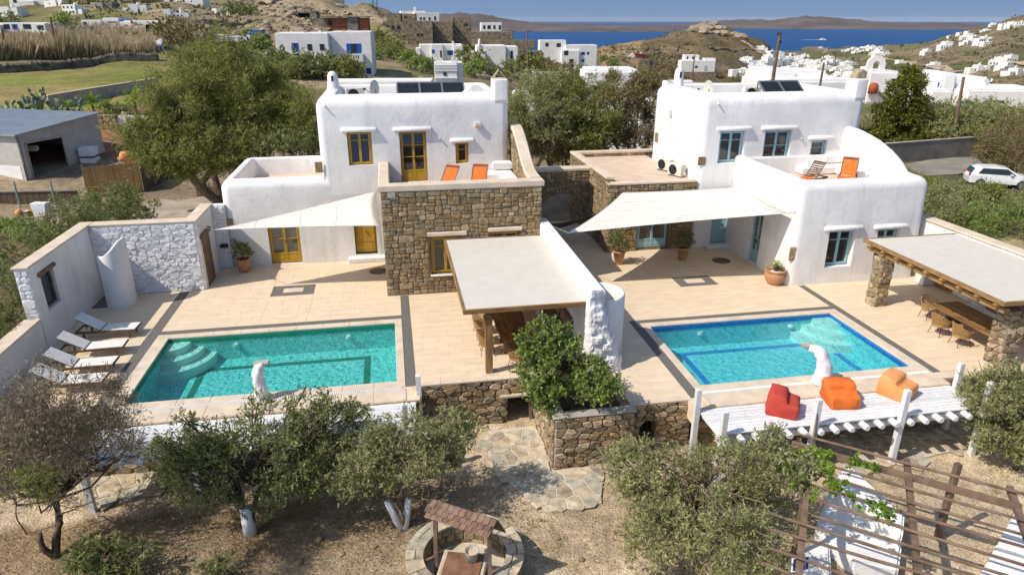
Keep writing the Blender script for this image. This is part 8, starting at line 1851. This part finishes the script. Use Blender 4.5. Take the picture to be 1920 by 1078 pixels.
def put_town(x, y, s, label, group, rb, wn=True):
    p = hit(x, y, 120)
    if p[2] < SEA_Z+.8: return
    k = rb.randrange(4); o_ = bpy.data.objects.new('town_house', TH[k][0]); C.objects.link(o_); o_.location = (p[0], p[1], p[2]-.3); o_.scale = (s, s, s*rb.uniform(.8, 1.1)); o_.rotation_euler = (0, 0, -YAW+rb.uniform(-.5, .5)); tag(o_, label, 'house', group)
    if wn:
        for mm in TH[k][1]: q = bpy.data.objects.new('window', mm); C.objects.link(q); q.parent = o_
rb = random.Random(55)
for x, y in [(1570+rb.gauss(0, 3), 98+rb.gauss(0, 3)) for _ in range(0)]: pass
for (cx_, cy_, sx, sy, n, s) in ((1535, 89, 45, 3, 30, .8), (1615, 92, 35, 6, 28, .8), (1480, 118, 45, 14, 40, .85), (1550, 124, 55, 14, 46, .85), (1440, 140, 60, 9, 30, .6), (1640, 103, 20, 6, 8, 1.0), (1590, 145, 40, 8, 14, .7), (1420, 122, 25, 8, 10, .75)):
    for _ in range(n): put_town(cx_+rb.uniform(-1, 1)*sx, cy_+rb.gauss(0, .5)*sy, s*rb.uniform(.6, 1.15), 'small white cube house in the crowded valley town', 'houses of the valley town', rb, cy_ > 100)
for i, (x, y, s) in enumerate(sorted(((1670, 76, 1.1), (1690, 78, 1.0), (1705, 77, 1.2), (1720, 74, .9), (1770, 92, 1.5), (1735, 103, 1.2), (1690, 118, 1.0), (1750, 126, 1.0), (1665, 100, 1.0), (1640, 110, 1.0), (1800, 68, .9), (1815, 67, .9), (1825, 75, 1.3), (1845, 74, 1.3), (1810, 75, 1.3), (1835, 84, 1.3), (1848, 84, 1.2), (1810, 84, 1.0), (1890, 118, 1.0), (1880, 135, .9), (1900, 140, .8), (1830, 140, .8), (1865, 128, .9), (1870, 44, 1.0), (1885, 38, .9), (1907, 32, .9), (1910, 48, 1.2), (1895, 52, 1.3), (1880, 56, 1.2), (1860, 50, .9), (1848, 56, 1.0), (1790, 64, .8), (1835, 52, .9), (1780, 70, .8)))):
    put_town(x, y, s*.8, NTH[i]+' of the white houses scattered on the slope right of the valley town', 'houses on the right slope', rb)
for x, y, s in ((1347, 43, .9), (1365, 43, .8), (1392, 47, .8)): put_town(x, y, s, 'tiny white house among the rocks on the scrub hill summit', 'houses on the hill summit', rb, False)
for x, y in ((1225, 62), (1245, 60), (1262, 58), (1285, 56), (1128, 72), (1140, 70), (1155, 68), (1110, 76)): put_town(x, y, .8, 'tiny white house on the shoulder left of the scrub hill', 'houses on the hill shoulder', rb, False)
for i, (x, y, s) in enumerate(((20, 26, .36), (112, 13, .36), (140, 31, .34), (255, 21, .34), (335, 33, .32), (420, 21, .3))): put_town(x, y, s, NTH[i]+' of the small white houses on the dry hillside at the upper left', 'houses on the upper left hillside', rb)
for i, (pts, lab) in enumerate((([(1500, 118), (1560, 112), (1620, 116)], 'across the valley town'), ([(1690, 100), (1760, 112), (1840, 108)], 'below the right slope houses'), ([(1720, 128), (1800, 120), (1900, 112)], 'on the right valley side'), ([(1800, 90), (1850, 82), (1915, 76)], 'on the right hill'), ([(1180, 105), (1240, 95), (1300, 98)], 'on the left flank of the scrub hill'), ([(1330, 100), (1380, 95), (1430, 104)], 'across the scrub hill'), ([(130, 60), (200, 58), (280, 62)], 'above the reed bed'), ([(330, 45), (400, 50), (470, 46)], 'below the rocky slope'))):
    terrain_strip('field_wall', 'thin pale field wall '+lab, 'wall', [tuple(hit(x, y)[:2]) for x, y in pts], 1.6 if i < 4 else 1.2, 1.2, STW, 20+i)
for x, y in ((1430, 83), (1425, 98)): put_town(x, y, .6, 'lone tiny white house on the right flank of the scrub hill', 'lone flank houses', rb, False)

# ------------------------------------------------------------------ roads, poles, boat, car
def road(name, label, pts, w, m, lift=.25, step=6):
    P = smooth_pts([tuple(hit(x, y, 30)[:2]) for x, y in pts], step); rows = []
    for i, p in enumerate(P):
        a, b_ = np.array(P[max(0, i-1)]), np.array(P[min(len(P)-1, i+1)]); d = b_-a; d /= np.linalg.norm(d)+1e-9; u = np.array((-d[1], d[0])); rows.append([(p[0]+u[0]*w*k, p[1]+u[1]*w*k, TZ(p[0]+u[0]*w*k, p[1]+u[1]*w*k)+lift) for k in (-.5, -.17, .17, .5)])
    return tag(MB().grid(rows).build(name, m, None, fixn=False), label, 'road', kind='structure')
TRACK = mat('dirt_track', (.42, .33, .23), .95, .1, .3); ASPH = mat('old_asphalt', (.26, .235, .20), .95, .12, .6, .3, 10)
road('dirt_track', 'pale dirt track down the right flank of the scrub hill', [(1390, 84), (1405, 92), (1420, 104), (1440, 112)], 5, TRACK, .8)
road('road', 'pale road winding through the right valley', [(1640, 108), (1700, 118), (1780, 135), (1850, 128), (1925, 128)], 7, TRACK, 1.0)
road('road', 'grey road running into the valley town', [(1545, 104), (1548, 96), (1552, 90)], 9, ASPH, 1.0)
g = [G(x, y, -.6)[:2] for x, y in ((1700, 300), (1740, 293), (1790, 288), (1830, 287), (1845, 300), (1838, 312), (1800, 318), (1730, 322))]
zr = max(TZ(p[0], p[1]) for p in g)+.03
tag(MB().prism([tuple(p) for p in g], zr-.5, zr).build('road', ASPH, None), 'worn grey road patch left of the parked car', 'road', kind='structure')
a, b_ = G(1640, 296, -.85), G(1870, 276, -.85); rw = thing('roadside_wall', 'long grey plastered wall in front of the olive hedge', 'wall', tuple(a)); u = b_-a; u[2] = 0; L_ = float(np.linalg.norm(u)); u /= L_
za = PD(1650, 269, float(np.hypot(a[0], a[1])))[2]; zb = PD(1850, 253, float(np.hypot(b_[0], b_[1])))[2]
MB().fprism(((a[0], a[1], 0), tuple(u), (u[1], -u[0], 0), (0, 0, 1)), [(-6, -1.6), (L_, -1.6), (L_, zb), (-6, za-.15)], -.3, 0).build('wall', mat('grey_render', (.27, .235, .205), .95, .15, .8, .3), rw); MB().fprism(((a[0], a[1], 0), tuple(u), (u[1], -u[0], 0), (0, 0, 1)), [(-6, za-.15), (L_, zb), (L_, zb+.07), (-6, za-.08)], -.34, .04).build('coping', CONC, rw)
def pole(label, x0, y0, x1, y1, D, r=.13, arm=False):
    p = PD(x0, y0, D); q = PD(x1, y1, D); t = thing('utility_pole', label, 'utility pole', tuple(p), 'utility poles'); MB().tube([p-np.array((0, 0, 1.5)), (p+q)/2, q], [r, r*.9, r*.75], 8).build('pole', PERG, t)
    if arm:
        for k in (0, .6): MB().lathe(tuple(q+np.array((.15 if k else -.15, 0, -.2-k))), [(.05, 0), (.07, .12), (.03, .2)], 8).build('insulator', DMETAL, t)
    return t
pole('tall leaning brown utility pole behind the right villa roof', 1447, 160, 1463, 61, 60, .15, True); pole('thin utility pole beside the right villa chimney', 1536, 168, 1545, 118, 64, .1); pole('utility pole rising from the olive hedge', 1789, 252, 1807, 145, 79, .16); pole('utility pole standing in the reeds on the left', 105, 90, 94, 33, 120, .16); pole('short utility pole at the left edge above the reeds', 9, 92, 4, 53, 120, .16); pole('utility pole left of the stepped white house', 990, 122, 988, 58, 110, .13); pole('thin pole before the pale house below the scrub hill', 1298, 140, 1303, 103, 95, .1)
tw = thing('lattice_mast', 'small lattice mast on the ridge at the top edge', 'mast', tuple(PD(703, 18, 270)))
for x in (699, 707): MB().bar(PD(x, 20, 270), PD(x, -10, 270), .25).build('mast_leg', DMETAL, tw)
for y in (-4, 4, 12): MB().bar(PD(699, y, 270), PD(707, y+5, 270), .15).build('brace', DMETAL, tw)
p = hit(1542, 78); p = G(1542, 75.5, SEA_Z); bt = thing('motor_yacht', 'white motor yacht crossing the bay with a foaming wake', 'boat', tuple(p)); fBt = (tuple(p), tuple(_rt), tuple(-_hd), (0, 0, 1))
MB().fprism(fBt, [(-11, 0), (11, 0), (14, 3.2), (-11, 2.6)], -3, 3).build('hull', FARW, bt); MB().fprism(fBt, [(-8, 2.7), (7, 3.0), (4, 5.6), (-6, 5.6)], -2.2, 2.2).build('cabin', FARW, bt); MB().fbox(fBt, -5, 4, 2.2, 2.25, 3.8, 4.8).build('cabin_window', WDARK, bt); MB().fbox(fBt, -3, 0, -1.5, 1.5, 5.6, 7.4).build('flybridge', FARW, bt)
tag(MB().fprism((tuple(p), tuple(_rt), tuple(-_hd), (0, 0, 1)), [(-80, .0), (-10, .0), (-10, .7), (-50, .4), (-80, .25)], -5, 4).build('boat_wake', mat('foam', (.75, .8, .85), .9, .1, .3), None), 'white foam wake behind the motor yacht', 'wake', kind='structure')
# parked car
cb = G(1868, 347, -.8); zc = TZ(cb[0], cb[1]); CARW = mat('white_car_paint', (.75, .76, .77), .25, .03, 3, spec=.6); cr_ = thing('parked_car', 'white hatchback parked at the right edge behind the shrubs', 'car', (cb[0], cb[1], zc), rz=math.radians(-28)); OFF[cr_] = Vector((0, 0, 0))
prof = [(-2.0, .32), (-2.05, .75), (-1.95, .95), (-1.75, 1.3), (-1.3, 1.46), (-.2, 1.5), (.35, 1.42), (1.05, 1.0), (1.85, .86), (2.05, .65), (2.05, .32)]
rows = []
for y, k, dz in ((-.86, .97, 0), (-.82, 1, 0), (-.4, 1.01, .02), (.4, 1.01, .02), (.82, 1, 0), (.86, .97, 0)): rows.append([(x*k, y*(.80 if z > 1.2 else (.93 if z > .98 else 1)), z+(dz if z > 1.2 else 0)) for x, z in prof])
m = MB().grid(rows); n = len(prof); m.f.append(tuple(range(n))); m.f.append(tuple(range(5*n+n-1, 5*n-1, -1))); m.f += [(i*n+n-1, i*n, (i+1)*n, (i+1)*n+n-1) for i in range(5)]; m.build('body', CARW, cr_, False, bevel=.03)
for s in (-1, 1):
    MB().add([(-1.55, s*.835, 1.02), (.85, s*.835, 1.0), (.25, s*.735, 1.40), (-1.3, s*.735, 1.40)], [(0, 1, 2, 3)]).build('side_window', PANE, cr_)
    for x in (-1.3, 1.3):
        w = MB(); w.lathe((0, 0, 0), [(.2, -.1), (.32, -.1), (.34, 0), (.32, .1), (.2, .1)], 18); w.v = [(a_+x, s*.82+c_, b__+.33) for a_, b__, c_ in w.v]; wh = w.build('wheel', DMETAL, cr_, True); r_ = MB(); r_.lathe((0, 0, 0), [(.01, .0), (.21, .0), (.22, .02)], 14); r_.v = [(a_+x, s*(.925+c_*.1), b__+.33) for a_, b__, c_ in r_.v]; r_.build('rim', METAL, wh)
    MB().box(1.98, 2.06, s*.62-.16, s*.62+.16, .62, .76).build('headlight', W_PAINT, cr_); MB().box(-2.07, -1.99, s*.66-.1, s*.66+.1, .8, 1.0).build('tail_light', RED, cr_)
    MB().box(.45, .62, s*.9-.06, s*.9+.06, .98, 1.1).build('mirror', CARW, cr_)
MB().add([(1.0, -.62, 1.03), (1.0, .62, 1.03), (.42, .56, 1.41), (.42, -.56, 1.41)], [(0, 1, 2, 3)]).build('windscreen', PANE, cr_); MB().add([(-1.99, -.64, 1.0), (-1.99, .64, 1.0), (-1.78, .58, 1.36), (-1.78, -.58, 1.36)], [(0, 1, 2, 3)]).build('rear_window', PANE, cr_)

# ------------------------------------------------------------------ the air of the bay
hz = MB().box(-31500, 31500, -31500, 31500, -95, 90).build('haze', None)
hm_ = bpy.data.materials.new('haze'); hm_.use_nodes = True; N = hm_.node_tree.nodes
for n in list(N):
    if n.type != 'OUTPUT_MATERIAL': N.remove(n)
pv = N.new('ShaderNodeVolumePrincipled'); pv.inputs['Color'].default_value = (0.80, 0.86, 0.95, 1); pv.inputs['Density'].default_value = 0.000016; pv.inputs['Anisotropy'].default_value = 0.0
hm_.node_tree.links.new(pv.outputs[0], N['Material Output'].inputs['Volume'])
hz.data.materials.append(hm_); tag(hz, 'thin blue haze over the bay and the far islands', 'haze', kind='stuff')
